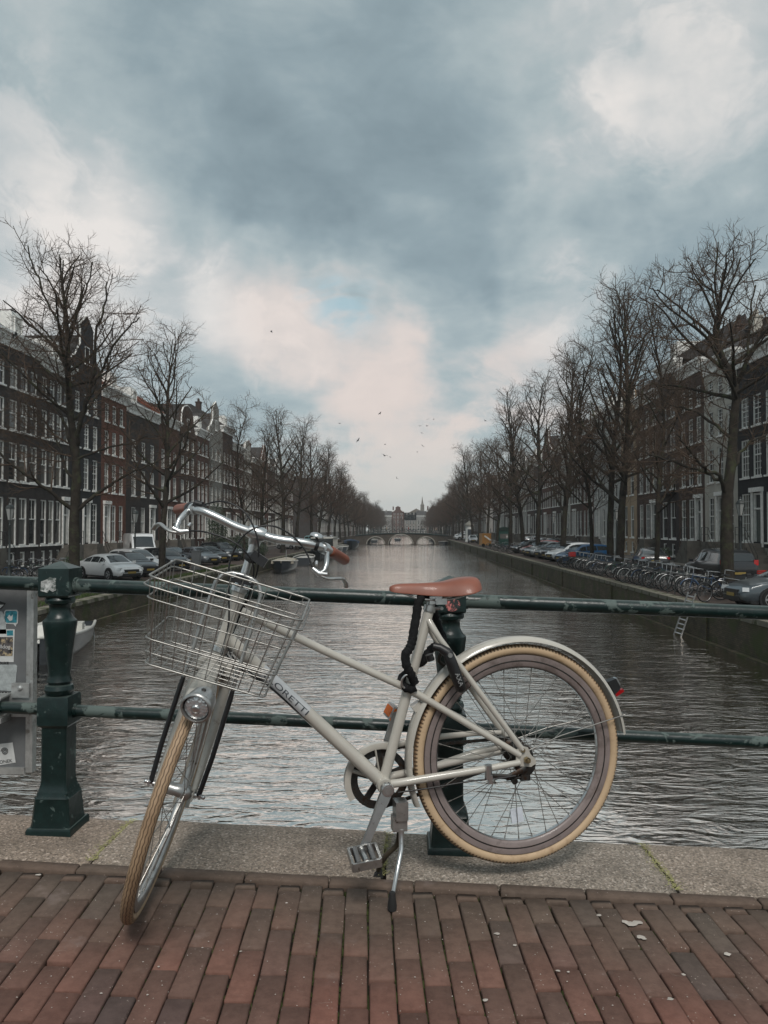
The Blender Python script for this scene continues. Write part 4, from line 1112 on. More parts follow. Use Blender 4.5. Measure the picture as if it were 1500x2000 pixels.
# around the cog on the far side, around the chainring on the front side
def arc(c, r_, a, b_, st):
    n = max(2, int(abs(b_ - a) * r_ / st)); return [circ_pt(c, r_, a + (b_ - a) * k / n) for k in range(n)]
back = da2 if math.cos(a_up + da2 / 2) < 0 else (da2 - 2 * PI if da2 > 0 else da2 + 2 * PI)
loopP += arc(cog, rc2, a_up, a_up + back, .0127) + seg(bt_[1], bt_[0], .0127)
fr = (a_up - a_dn) % (2 * PI); fr = fr if math.cos(a_dn + fr / 2) > 0 else fr - 2 * PI
loopP += arc(c1_, rc1, a_dn, a_dn + fr, .0127)
mb = MB()
for k in range(len(loopP)):
    p0, p1 = loopP[k], loopP[(k + 1) % len(loopP)]; dv = (p1 - p0)
    if dv.length < 1e-4: continue
    x_ = dv.normalized(); z_ = x_.cross(lfv).normalized(); Mk = Matrix((x_, lfv, z_)).transposed(); w_ = .0025 if k % 2 else .0045
    mb.box((p0 + p1) / 2 + lfv * w_, (dv.length * 1.25, .0012, .0085), Mk); mb.box((p0 + p1) / 2 - lfv * w_, (dv.length * 1.25, .0012, .0085), Mk)
    mb.box(p0, (.005, .006, .005), Mk)
part(mb, 'chain', M_DARKST)
# cranks and pedals
def crank(end, w0, w1, name, m_=M_STEEL):
    a = bbp + lfv * w0; mb = MB(); e = end
    d_ = (e - a); L_ = d_.length; x_ = d_.normalized(); z_ = x_.cross(lfv).normalized(); y_ = z_.cross(x_); Mk = Matrix((x_, y_, z_)).transposed()
    outl = [(-.006, .016), (.03, .0165), (.08, .0125), (L_ - .02, .0105), (L_ + .006, .012), (L_ + .012, 0), (L_ + .006, -.012), (L_ - .02, -.0105), (.08, -.0125), (.03, -.0165), (-.006, -.016), (-.018, -.008), (-.018, .008)]
    mb.prism(outl, -.007, .007, 'y', Mk, a); mb.lathe([(.019, -.014), (.019, .009), (.017, .012), (.002, .012)], MBB, 22, a)
    return part(mb, name, m_, smooth=35)
pedL = onplane(712, 1652, B(0, 0, .085), lfv)
crL = crank(pedL, .062, .08, 'crank_arm', M_CHROME)
MB().lathe([(.0125, 0), (.0125, .0012), (.002, .0012)], MBB, 18, bbp + lfv * .0742).build('crank_cap', M_STEEL, crL, BO)
pc = onplane(712, 1674, B(0, 0, .125), lfv)
Mp = MF @ Matrix.Rotation(R(6), 3, 'Y') @ Matrix.Rotation(R(-14), 3, 'X')
ped = part(MB().box(pc + Mp @ V((.040, 0, 0)), (.007, .072, .028), Mp).box(pc - Mp @ V((.040, 0, 0)), (.007, .072, .028), Mp).box(pc + Mp @ V((0, .036, 0)), (.080, .006, .026), Mp).box(pc - Mp @ V((0, .036, 0)), (.080, .006, .026), Mp), 'pedal', M_STEEL)
MB().tube([pc - lfv * .040, pc + lfv * .034], [.011, .009], 12).build('pedal_axle', M_CHROME, ped, BO, 50)
mb = MB()
for sx in (-.022, .022):
    for sz in (-.010, .010): mb.tube([pc + Mp @ V((sx, -.034, sz)), pc + Mp @ V((sx, .034, sz))], .0075, 8)
mb.build('pedal_tread', mat('smoky_plastic', (.12, .12, .12), .25, var=.2, coat=.5), ped, BO, 50)
pedR_c = onplane(765, 1390, B(0, 0, -.12), lfv)
crank(pedR_c + lfv * .045, -.068, -.07, 'crank_arm', M_STEEL)
Mq = MF @ Matrix.Rotation(R(-28), 3, 'Y')
pr_ = part(MB().box(pedR_c, (.022, .080, .044), Mq), 'pedal', mat('pedal_white_plastic', (.35, .35, .34), .5, var=.1))
MB().box(pedR_c + Mq @ V((.0, .0455, -.002)), (.018, .004, .040), Mq).build('orange_reflector', mat('orange_reflector', (.62, .14, .02), .25, coat=.5), pr_, BO)
MB().box(pedR_c + Mq @ V((.0125, 0, 0)), (.004, .066, .030), Mq).build('orange_reflector', MATS['orange_reflector'], pr_, BO)
# ---- kickstand with two legs
mb = MB(); top = onplane(782, 1588, B(0, 0, .0), lfv)
mb.box(top + V((0, 0, .012)), (.038, .050, .055), MF); mb.box(top + V((-.004, 0, -.028)), (.044, .036, .045), MF)
kst = part(mb, 'kickstand_plate', M_STEEL)
f1 = onplane(766, 1778, (0, 0, 0), (-GS, 0, 1)); f2 = onplane(740, 1712, (0, 0, 0), (-GS, 0, 1))
k0 = top + V((.0, 0, -.045))
l1 = part(MB().tube([k0 + lfv * .012, k0 + lfv * .016 + V((-.001, 0, -.06)), f1.lerp(k0, .30), f1 + V((0, 0, .035))], [.0085, .0078, .0062, .0062], 12), 'kickstand_leg', M_CHROME, smooth=50)
MB().tube([f1 + V((0, 0, .052)), f1 + V((0, 0, .040)), f1 + V((0, 0, .014)), f1 + V((0, 0, .001))], [.0085, .0098, .0135, .0125], 16).build('rubber_foot', M_RUB, l1, BO, 50)
M_OLIVE = mat('worn_dark_leg', (.055, .045, .03), .6, .3, var=.4, vscale=30)
l2_ = part(MB().tube(crv([k0 - lfv * .012, k0 - lfv * .03 + V((-.002, 0, -.06)), f2.lerp(k0, .45) + V((-.006, 0, 0)), f2.lerp(k0, .2) + V((-.012, 0, 0)), f2 + V((.0, 0, .016))], 4), .0080, 12), 'kickstand_leg', M_OLIVE, smooth=50, label='dark worn far leg of the kickstand')
MB().prism([(-.022, 0), (.014, 0), (.010, .018), (.004, .026)], -.012, .012, 'y', None, f2).build('rubber_foot', M_RUB, l2_, BO)
# hub gear box, roller brake arm, nut
mb = MB(); q = B(-.004, -.004, .0); mb.lathe([(.034, .046), (.034, .057), (.030, .060)], MBB, 20, hub + upv * -.022)
mb.tube([B(0, -.03, .060), B(.06, -.052, .066), B(.125, -.040, .070)], [.010, .008, .006], 8, flat=.5)
part(mb, 'roller_brake', M_DARKST, smooth=40)
mb = MB(); mb.tube([B(.0, -.002, .060), B(.0, -.002, .086)], .0055, 10); mb.tube([B(.0, -.002, .066), B(.0, -.002, .077)], .0105, 6)
mb.tube([B(.012, .028, .062), B(.012, .028, .070)], .007, 8)
part(mb, 'axle_nut', mat('brass_nut', (.42, .34, .20), .35, .9, var=.2, vscale=40), smooth=30)
part(MB().tube([B(.125, -.052, .066), B(.125, -.010, .066)], .0135, 10, flat=.85).box(B(.122, -.052, .072), (.012, .014, .026), MF), 'brake_clip', M_CHROME, smooth=30)
part(MB().tube([B(.06, -.062, .05), B(-.01, -.058, .05)], .006, 8).box(B(.0, -.060, .05), (.03, .02, .018), MF).tube([B(.04, -.060, .05), B(.04, -.066, .07)], .010, 10), 'brake_joint', M_DARKST, smooth=40)
# bridge piece between stay and mudguard
part(MB().box(B(.335, .165, 0), (.03, .03, .02), MF @ Matrix.Rotation(R(35), 3, 'Y')), 'mudguard_bridge', M_CREAM)
# frame lock bolted on the seat stay
la, lb = onplane(872, 1268, B(0, 0, .062), lfv), onplane(903, 1352, B(0, 0, .062), lfv)
dl = (lb - la).normalized()
lk = part(MB().tube([la, la + dl * .008, la.lerp(lb, .3), la.lerp(lb, .7), lb - dl * .010, lb], [.008, .0155, .018, .0185, .0165, .006], 18, flat=1.0), 'frame_lock', M_BLK, smooth=50)
la2 = onplane(846, 1262, B(0, 0, .05), lfv)
MB().tube([la2, la2.lerp(la, .5), la + dl * .012], [.011, .013, .016], 14).tube([onplane(838, 1278, B(0, 0, .05), lfv), onplane(842, 1290, B(0, 0, .05), lfv)], .012, 10).build('lock_bolt_housing', M_BLK, lk, BO, 50)
MB().tube(crv([la - lfv * .03, B(.26, .30, -.01), B(.22, .27, -.04), B(.17, .22, -.05), lb - lfv * .09], 4), .006, 8).build('shackle', M_DARKST, lk, BO, 50)
me = text_mesh('AXA', .021); dense(me); me.materials.append(mat('pale_print', (.55, .56, .56), .5, var=.02))
pl = dl.cross(lfv).normalized()
if pl.x < 0: pl = -pl
yax = lfv.cross(dl)
Mx = Matrix((dl, yax, lfv)).transposed(); cen = la.lerp(lb, .68)
for v_ in me.vertices:
    an = v_.co.y / .019; v_.co = cen + dl * v_.co.x + lfv * (.0190 * math.cos(an)) + yax * (.0190 * math.sin(an)) - BO
o = bpy.data.objects.new('lettering', me); COL.objects.link(o); o.parent = lk
part(MB().tube([la.lerp(lb, .12) + lfv * .015, la.lerp(lb, .12) + lfv * .021], .007, 14), 'key_cylinder', M_STEEL, smooth=30)
# ---- chain lock in a black fabric sleeve, looped round frame and railing
cl = thing('chain_lock', 'black fabric covered chain lock with steel ring looped round the seat tube', 'lock', (.06, 2.42, 0))
CO = V(cl.location)
def pl_(px, py, w_): return onplane(px, py, B(0, 0, w_), lfv)
def lump(P_, r_):
    P_ = crv(P_, 5); n = len(P_)
    return P_, [r_ * (.88 + .22 * abs(math.sin(k * 1.15)) + .05 * math.sin(k * 2.7)) for k in range(n)]
P_, r_ = lump([pl_(838, 1163, -.02), pl_(826, 1164, .01), pl_(817, 1178, .02), pl_(813, 1204, .02), pl_(808, 1232, .025), pl_(805, 1252, .028), pl_(799, 1268, .034), pl_(792, 1278, .038), pl_(794, 1300, .038), pl_(803, 1318, .036), pl_(810, 1334, .030)], .0135)
MB().tube(P_, r_, 14).build('sleeve', M_SLEEVE, cl, CO, 80)
P_, r_ = lump([pl_(838, 1163, -.02), pl_(846, 1180, -.06), pl_(850, 1205, -.10), pl_(858, 1230, -.11), pl_(866, 1250, -.09), pl_(850, 1262, -.04), pl_(838, 1272, -.03), pl_(826, 1292, -.03), pl_(818, 1296, -.035), pl_(800, 1312, -.035), pl_(786, 1322, -.01), pl_(784, 1334, .012), pl_(798, 1346, .026), pl_(812, 1342, .030)], .0125)
MB().tube(P_, r_, 14).build('sleeve', M_SLEEVE, cl, CO, 80)
rcn = pl_(799, 1331, .036)
P_ = [rcn + fwv * (.0235 * math.cos(2 * PI * k / 28)) + upv * (.0235 * math.sin(2 * PI * k / 28)) + lfv * .006 * math.sin(2 * PI * k / 28) for k in range(28)]
MB().tube(P_, .0032, 10, closed=True).build('ring', M_CHROME, cl, CO, 80)
# ================================================================== canal houses
def curtain_mat(name, base, soft):
    """window seen from outside: dark room, sky reflection, with or without curtain behind the pane"""
    m, T, p = custom(name)
    oc = T.n('ShaderNodeTexCoord').outputs['Object']
    gen = T.n('ShaderNodeSeparateXYZ', inp={0: oc})
    fold = T.noise(T.n('ShaderNodeCombineXYZ', inp={0: T.m('MULTIPLY', gen.outputs[0], 9.0), 1: 0.0, 2: T.m('MULTIPLY', gen.outputs[2], .4)}).outputs[0], 1.6, 3).outputs[0]
    oi = T.n('ShaderNodeObjectInfo').outputs['Random']
    col = T.mix(T.m('MULTIPLY', fold, soft), base, T.vm('SCALE', base if not isinstance(base, tuple) else tuple(base), scale=.35))
    col = T.mix(T.m('MULTIPLY', oi, .5), col, T.vm('SCALE', col, scale=.4))
    T.put(p.inputs['Base Color'], col); p.inputs['Roughness'].default_value = .9; p.inputs['Specular IOR Level'].default_value = .1
    p.inputs['Coat Weight'].default_value = .9; p.inputs['Coat Roughness'].default_value = .03
    T.put(p.inputs['Coat Normal'], T.bump(T.noise(oc, .9, 2).outputs[0], .25, .02))
    return m
M_PANE = [curtain_mat('pane_dark_room', (.014, .016, .018), .4), curtain_mat('pane_curtain', (.26, .245, .21), .8), curtain_mat('pane_blind', (.14, .135, .125), .4)]
M_WHITEP = mat('white_window_paint', (.84, .83, .79), .45, var=.12, vscale=4, dirt=((.5, .49, .44), 2.5, .6, .2))
M_STONEB = mat('sandstone', (.30, .285, .25), .8, var=.15, vscale=2, dirt=((.15, .14, .12), 1.2, .5, .2))
M_STOOP = mat('stoop_stone', (.13, .12, .105), .8, var=.2, vscale=2, dirt=((.07, .065, .055), 1.5, .5, .2))
M_TILE = brick_mat('roof_tile_dark', (.06, .056, .056), (.085, .078, .075), (.02, .018, .018), bw=.25, bh=.3)
M_TILER = brick_mat('roof_tile_red', (.20, .055, .03), (.26, .075, .04), (.05, .02, .015), bw=.25, bh=.3)
M_DOORG = mat('door_green', (.012, .028, .022), .3, var=.1, coat=.4)
M_IRON = mat('iron_black', (.012, .012, .013), .5, var=.2)
WALLS = {}
def wall_mat(c):
    c = tuple(x * 1.35 for x in c); k = c
    if k not in WALLS:
        c2 = tuple(x * 1.25 for x in c); mo = tuple(x * .8 + .02 for x in c)
        WALLS[k] = brick_mat('wall_%d' % len(WALLS), c, c2, mo, dirtamt=.35, var=.25)
    return WALLS[k]
def plaster(c):
    c = tuple(x * 1.35 for x in c)
    return mat('plaster_%d_%d' % (int(c[0] * 999), int(c[2] * 999)), c, .85, var=.12, vscale=.6, bump=.2, bscale=30, dirt=(tuple(x * .6 for x in c), .9, .5, .3))
_wc, _pc = {}, {}
def win_mesh(w_, h, style):
    k = (round(w_, 2), round(h, 2), style)
    if k in _wc: return _wc[k]
    mb = MB(); t = .085; d0, d1 = .05, .15
    mb.bb(0, t, d0, d1, 0, h); mb.bb(w_ - t, w_, d0, d1, 0, h); mb.bb(t, w_ - t, d0, d1, h - t, h); mb.bb(t, w_ - t, d0, d1, 0, t)
    mr = .56 if style != 'small' else .5
    mb.bb(t, w_ - t, d0 + .02, d1 - .01, h * mr - .035, h * mr + .035)
    if style in ('bars', 'fine'):
        nc = 2 if w_ < 1.15 else 3
        for i in range(1, nc): x = t + (w_ - 2 * t) * i / nc; mb.bb(x - .014, x + .014, d0 + .04, d1 - .02, t, h * mr - .035); mb.bb(x - .014, x + .014, d0 + .04, d1 - .02, h * mr + .035, h - t)
        for a, b_ in ((t, h * mr - .035), (h * mr + .035, h - t)):
            n = 2 if style == 'bars' else 3
            for i in range(1, n):
                z = a + (b_ - a) * i / n; mb.bb(t, w_ - t, d0 + .045, d1 - .025, z - .013, z + .013)
    elif style == 'plain':
        x = w_ / 2; mb.bb(x - .016, x + .016, d0 + .04, d1 - .02, h * mr + .035, h - t)
    mb.bb(-.07, w_ + .07, -.09, d0 - .002, -.11, -.0)
    o = mb.build('window', M_WHITEP); me = o.data; bpy.data.objects.remove(o); _wc[k] = me; return me
def pane_mesh(w_, h, kind):
    k = (round(w_, 2), round(h, 2), kind)
    if k in _pc: return _pc[k]
    o = MB().bb(.08, w_ - .08, .125, .16, .08, h - .08).build('pane', M_PANE[kind]); me = o.data; bpy.data.objects.remove(o); _pc[k] = me; return me
rh = random.Random(17)
STD = [(.35, .95, .62), (1.70, 2.95, 1.0), (5.65, 2.35, 1.0), (8.75, 1.85, .95), (11.35, 1.45, .9)]   # sill z, height, width factor
def house(name_, label, wd, wallm, bays, loc, rz, rows=STD, top=13.6, style='bars', gable='cornice', roof=None, trim=None, door=0, ww=1.1,
          curt=.35, group=None, plinth=None, depth=11, stoop=True, winparts=True, chim=True, cat='house', ridge=2.8):
    h = thing('canal_house', label, cat, loc, rz, group)
    trim = trim or M_WHITEP; roof = roof or M_TILE; T_ = .34
    gap = (wd - bays * ww) / (bays + 1)
    xs = [gap + i * (ww + gap) for i in range(bays)]
    mb = MB(); mb.bb(0, wd, T_, depth, 0, top)
    zc = 0.0; openings = []
    for ri, (z0, hh_, wf) in enumerate(rows):
        z1 = z0 + hh_
        if z1 > top - .3 and gable in ('cornice',): break
        mb.bb(0, wd, 0, T_, zc, z0)
        edges = [0.0]
        for i, x in enumerate(xs):
            w2 = ww * wf; x2 = x + (ww - w2) / 2
            edges += [x2, x2 + w2]; openings.append((x2, z0, w2, hh_, ri, i))
        edges.append(wd)
        for k in range(0, len(edges), 2): mb.bb(edges[k], edges[k + 1], 0, T_, z0, z1)
        zc = z1
    mb.bb(0, wd, 0, T_, zc, top)
    wl = mb.build('wall', wallm, h)
    if plinth: MB().bb(0, wd, -.05, -.002, 0, 1.35).build('plinth', plinth, h)
    dz = 1.35 if stoop else .15
    for (x, z, w2, hh_, ri, i) in openings:
        if ri == 1 and i == door:
            # door with light above, in a white frame
            w3 = w2
            f = MB(); f.bb(x, x + .11, .02, .2, z, z + hh_); f.bb(x + w3 - .11, x + w3, .02, .2, z, z + hh_); f.bb(x + .11, x + w3 - .11, .02, .2, z + hh_ - .12, z + hh_); f.bb(x + .11, x + w3 - .11, .04, .18, z + 1.95, z + 2.05)
            f.bb(x - .16, x - .002, -.10, .0, z - .3, z + hh_ + .05); f.bb(x + w3 + .002, x + w3 + .16, -.10, .0, z - .3, z + hh_ + .05); f.bb(x - .22, x + w3 + .22, -.2, .0, z + hh_ + .05, z + hh_ + .32)
            fr = f.build('door_frame', trim, h)
            dr = MB(); dr.bb(x + .11, x + w3 - .11, .14, .19, z, z + 1.95)
            for a in (.15, 1.05): dr.bb(x + .22, x + w3 - .22, .125, .14, z + a, z + a + .75)
            dr.build('door', M_DOORG, h)
            MB().bb(x + .11, x + w3 - .11, .14, .16, z + 2.05, z + hh_ - .12).build('pane', M_PANE[0], fr)
            continue
        kind = 0 if rh.random() > curt else (1 if rh.random() < .6 else 2)
        if winparts:
            st = 'small' if ri == 0 else style
            wo = inst('window', win_mesh(w2, hh_, st), h, (x, 0, z)); inst('pane', pane_mesh(w2, hh_, kind), wo)
    if not winparts:
        mb = MB(); mg = MB()
        for (x, z, w2, hh_, ri, i) in openings:
            mb.bb(x, x + .09, .04, .14, z, z + hh_); mb.bb(x + w2 - .09, x + w2, .04, .14, z, z + hh_); mb.bb(x + .09, x + w2 - .09, .04, .14, z + hh_ - .1, z + hh_); mb.bb(x + .09, x + w2 - .09, .04, .14, z, z + .1); mb.bb(x + .09, x + w2 - .09, .06, .13, z + hh_ * .52, z + hh_ * .58)
            mg.bb(x + .08, x + w2 - .08, .13, .16, z + .08, z + hh_ - .08)
        tag(mb.build('window_frames', M_WHITEP, h), kind='stuff'); tag(mg.build('panes', M_PANE[0], h), kind='stuff')
    elif door is not None and stoop:
        x = xs[door] - .10; s = MB(); sw = ww + .2; zt = rows[1][0] - .08
        n = 6
        for k in range(n):
            s.bb(x + sw + .02 + k * .27, x + sw + .02 + (k + 1) * .27, -1.05, -.012, 0, zt - (k + 1) * zt / (n + 1)) if x + sw + n * .27 < wd + 1.0 else s.bb(x - .02 - (k + 1) * .27, x - .02 - k * .27, -1.05, -.012, 0, zt - (k + 1) * zt / (n + 1))
        s.bb(x, x + sw, -1.1, -.012, 0, zt); s.build('stoop', M_STOOP, h)
        rl = MB()
        for xx in (x + .03, x + sw / 2, x + sw - .03): rl.tube([(xx, -1.07, zt), (xx, -1.07, zt + .95)], .02, 5)
        for zz_ in (.95, .5): rl.tube([(x, -1.07, zt + zz_), (x + sw, -1.07, zt + zz_)], .018, 5)
        sgn = 1 if x + sw + n * .27 < wd + 1.0 else -1; xe = x + sw if sgn > 0 else x
        for k in (0, 1): rl.tube([(xe, -1.07, zt + .95 - k * .45), (xe + sgn * n * .27, -1.07, .95 - k * .45)], .018, 5)
        rl.tube([(xe + sgn * n * .27, -1.07, 0), (xe + sgn * n * .27, -1.07, 1.0)], .022, 5)
        rl.build('stoop_railing', M_IRON, h)
    # tops
    c = MB()
    if gable == 'cornice':
        c.bb(-.02, wd + .02, -.10, T_, top, top + .55); c.bb(-.10, wd + .10, -.34, T_, top + .55, top + .70); c.bb(-.16, wd + .16, -.50, T_, top + .70, top + .86)
        nb = max(3, int(wd / .55))
        for k in range(nb): x = (k + .5) * wd / nb; c.bb(x - .07, x + .07, -.32, -.10, top + .36, top + .55)
        c.build('cornice', trim, h)
        rf = MB(); zr = top + .86; rf.prism([(-.30, zr - .06), (4.2, zr + ridge), (depth - 3, zr + ridge), (depth, zr - .06)], .02, wd - .02, 'x')
        ro = rf.build('roof', roof, h)
        if rh.random() < .7 and winparts:
            x = wd * rh.uniform(.3, .6); MB().bb(x, x + 1.3, .6, 3.2, zr + .2, zr + 1.75).build('dormer', M_WHITEP, ro); 
            dw = inst('dormer_window', win_mesh(.95, 1.1, 'bars'), ro, (x + .17, .42, zr + .42))
    else:
        if gable == 'step':
            o = [(0, top)]; n = 5
            for k in range(n): o += [(wd * .5 * k / n, top + 3.4 * (k + .6) / n), (wd * .5 * (k + 1) / n, top + 3.4 * (k + .6) / n)]
            o = o[:-1] + [(wd * .5 - .45, top + 3.4)]; o = o + [(wd - x, z) for x, z in reversed(o)]
        elif gable == 'neck':
            a = wd * .30; o = [(0, top), (0, top + .5), (.15, top + .9), (a * .5, top + 1.2), (a * .85, top + 1.9), (a, top + 2.2), (a, top + 3.5), (a - .12, top + 3.55), (wd * .5, top + 4.5)]
            o = o + [(wd - x, z) for x, z in reversed(o[:-1])]
        else:   # bell
            o = [(0, top), (.02, top + .5), (wd * .10, top + .9), (wd * .17, top + 1.7), (wd * .20, top + 2.7), (wd * .27, top + 3.2), (wd * .38, top + 3.45), (wd * .5, top + 3.6)]
            o = o + [(wd - x, z) for x, z in reversed(o[:-1])]
        MB().prism(o, 0, T_, 'y').build('gable', wallm if gable == 'step' else (trim if gable == 'bell' and rh.random() < .2 else wallm), h)
        ed = MB(); ed.tube([(x, .10, z + .06) for x, z in o[1:-1]], .075, 6); ed.build('gable_edge', trim, h)
        rf = MB(); rf.prism([(.05, top), (wd / 2, top + 3.1), (wd - .05, top)], T_ + .01, depth, 'y'); ro = rf.build('roof', roof, h)
        if winparts:
            inst('window', win_mesh(.85, 1.3, 'bars'), h, (wd / 2 - .42, -.06, top + .9)); inst('pane', pane_mesh(.85, 1.3, 0), h.children[-1])
    if chim:
        for q in range(rh.choice((0, 1, 1, 2))):
            x = rh.choice((.4, wd - 1.2, wd * .5)); y = rh.uniform(2.6, 5.0) + q * 3; ch_ = rh.uniform(.6, 1.5)
            zb_ = top + ridge - .8
            cm = MB(); cm.bb(x, x + .8, y, y + .6, zb_, top + ridge + ch_); cm.bb(x - .06, x + .86, y - .06, y + .66, top + ridge + ch_, top + ridge + ch_ + .15)
            for k in (0, 1): cm.lathe([(.12, 0), (.10, .45)], None, 6, (x + .22 + k * .36, y + .3, top + ridge + ch_ + .15))
            cm.build('chimney', wallm, ro)
    return h
BRN1, BRN2, BRN3 = (.040, .034, .032), (.050, .033, .028), (.062, .040, .032)
BLKW, REDW, TANW = (.022, .022, .024), (.125, .052, .036), (.20, .155, .115)
RW2 = (.090, .044, .033)
def left_y(px): return -FL * FPX / (795 - px)
def right_y(px): return FR * FPX / (px - 795)
GRL = 'row of canal houses on the left bank'; GRR = 'row of canal houses on the right bank'
# left bank, near to far: (px left edge, px right edge ...) -> along-canal positions
LH = [
 (-75, 0, dict(wallm=BRN1, bays=4, style='plain', top=13.7, curt=.3, door=1), 'dark brown brick house cut by the left edge, white cornice'),
 (0, 66, dict(wallm=BRN1, bays=3, style='plain', top=13.7, ww=1.15, curt=.5, door=None, stoop=False), 'very dark brick house with tall sash windows and white cornice, at the left edge'),
 (66, 128, dict(wallm=BRN1, bays=4, style='plain', top=13.3, ww=.95, curt=.6, door=3, roof=None), 'dark brick house with planted ground floor sills behind the big left tree'),
 (128, 190, dict(wallm=BLKW, bays=3, style='fine', top=14.2, ww=.95, curt=.3, door=1, plinth='stone', gable='neck'), 'black brick house with white stone basement front and neck gable'),
 (190, 240, dict(wallm=REDW, bays=3, style='bars', top=13.2, ww=.95, curt=.45, door=0, roof='red'), 'reddish brown brick house with high stoop and red tiled roof'),
 (240, 305, dict(wallm=BRN1, bays=3, style='bars', top=12.8, ww=1.15, curt=.3, door=2), 'dark grey brick house with a white arched door surround'),
 (305, 345, dict(wallm=RW2, bays=3, style='bars', top=13.0, curt=.5, door=1, roof='red'), 'brown brick house with cream door surround behind the slim left tree'),
 (345, 380, dict(wallm=BRN3, bays=3, style='fine', top=12.6, curt=.3, door=0, gable='bell'), 'brown house with white bell gable'),
 (380, 405, dict(wallm=RW2, bays=3, style='bars', top=13.4, curt=.3, door=2), 'red brown house under a straight cornice, behind the evergreen bush'),
 (405, 432, dict(wallm=(.19, .18, .16), bays=3, style='fine', top=14.2, curt=.2, door=0, gable='neck'), 'pale house with curly white neck gable'),
 (432, 452, dict(wallm=BRN2, bays=3, style='bars', top=15.4, curt=.2, door=1), 'tall dark house with two chimneys rising over the roofs'),
 (452, 474, dict(wallm=RW2, bays=4, style='bars', top=13.6, curt=.3, door=1), 'wide reddish house seen between the left row trees'),
 (474, 490, dict(wallm=(.30, .28, .25), bays=3, style='bars', top=12.4, curt=.3, door=0, gable='bell'), 'cream house with bell gable on the left bank'),
 (490, 508, dict(wallm=BRN2, bays=4, style='bars', top=13.0, curt=.3, door=0), 'dark brown house with four bays further up the left bank'),
 (508, 522, dict(wallm=REDW, bays=3, style='bars', top=13.4, curt=.2, door=0, gable='step'), 'red brick house with stepped gable'),
 (522, 536, dict(wallm=BRN3, bays=4, style='bars', top=13.0, curt=.2, door=0), 'brown house before the left end of the arched bridge'),
 (536, 550, dict(wallm=(.25, .23, .20), bays=4, style='bars', top=12.4, curt=.2, door=0, gable='bell'), 'greyish house before the left end of the arched bridge'),
 (550, 562, dict(wallm=BRN2, bays=4, style='bars', top=13.8, curt=.2, door=0), 'dark house second from the arched bridge on the left'),
 (562, 572, dict(wallm=RW2, bays=4, style='bars', top=13.0, curt=.2, door=0), 'reddish house on the left corner by the arched bridge'),
]
def fixspec(sp):
    sp = dict(sp); w_ = sp['wallm']; sp['wallm'] = plaster(w_) if w_[0] >= .18 else wall_mat(w_)
    if sp.get('roof') == 'red': sp['roof'] = M_TILER
    elif 'roof' in sp and sp['roof'] is None: sp.pop('roof')
    if sp.get('plinth') == 'stone': sp['plinth'] = M_STONEB
    return sp
for a, b_, sp, lab in LH:
    y0, y1 = left_y(a), left_y(b_); sp = fixspec(sp); wd = y1 - y0 - .02
    sp.setdefault('ww', min(1.15, wd / (sp['bays'] * 1.45)))
    sp['ww'] = min(sp['ww'], wd / (sp['bays'] * 1.35))
    house('canal_house', lab, wd, loc=(FL, y0, SL + .12), rz=PI / 2, group=GRL, **sp)
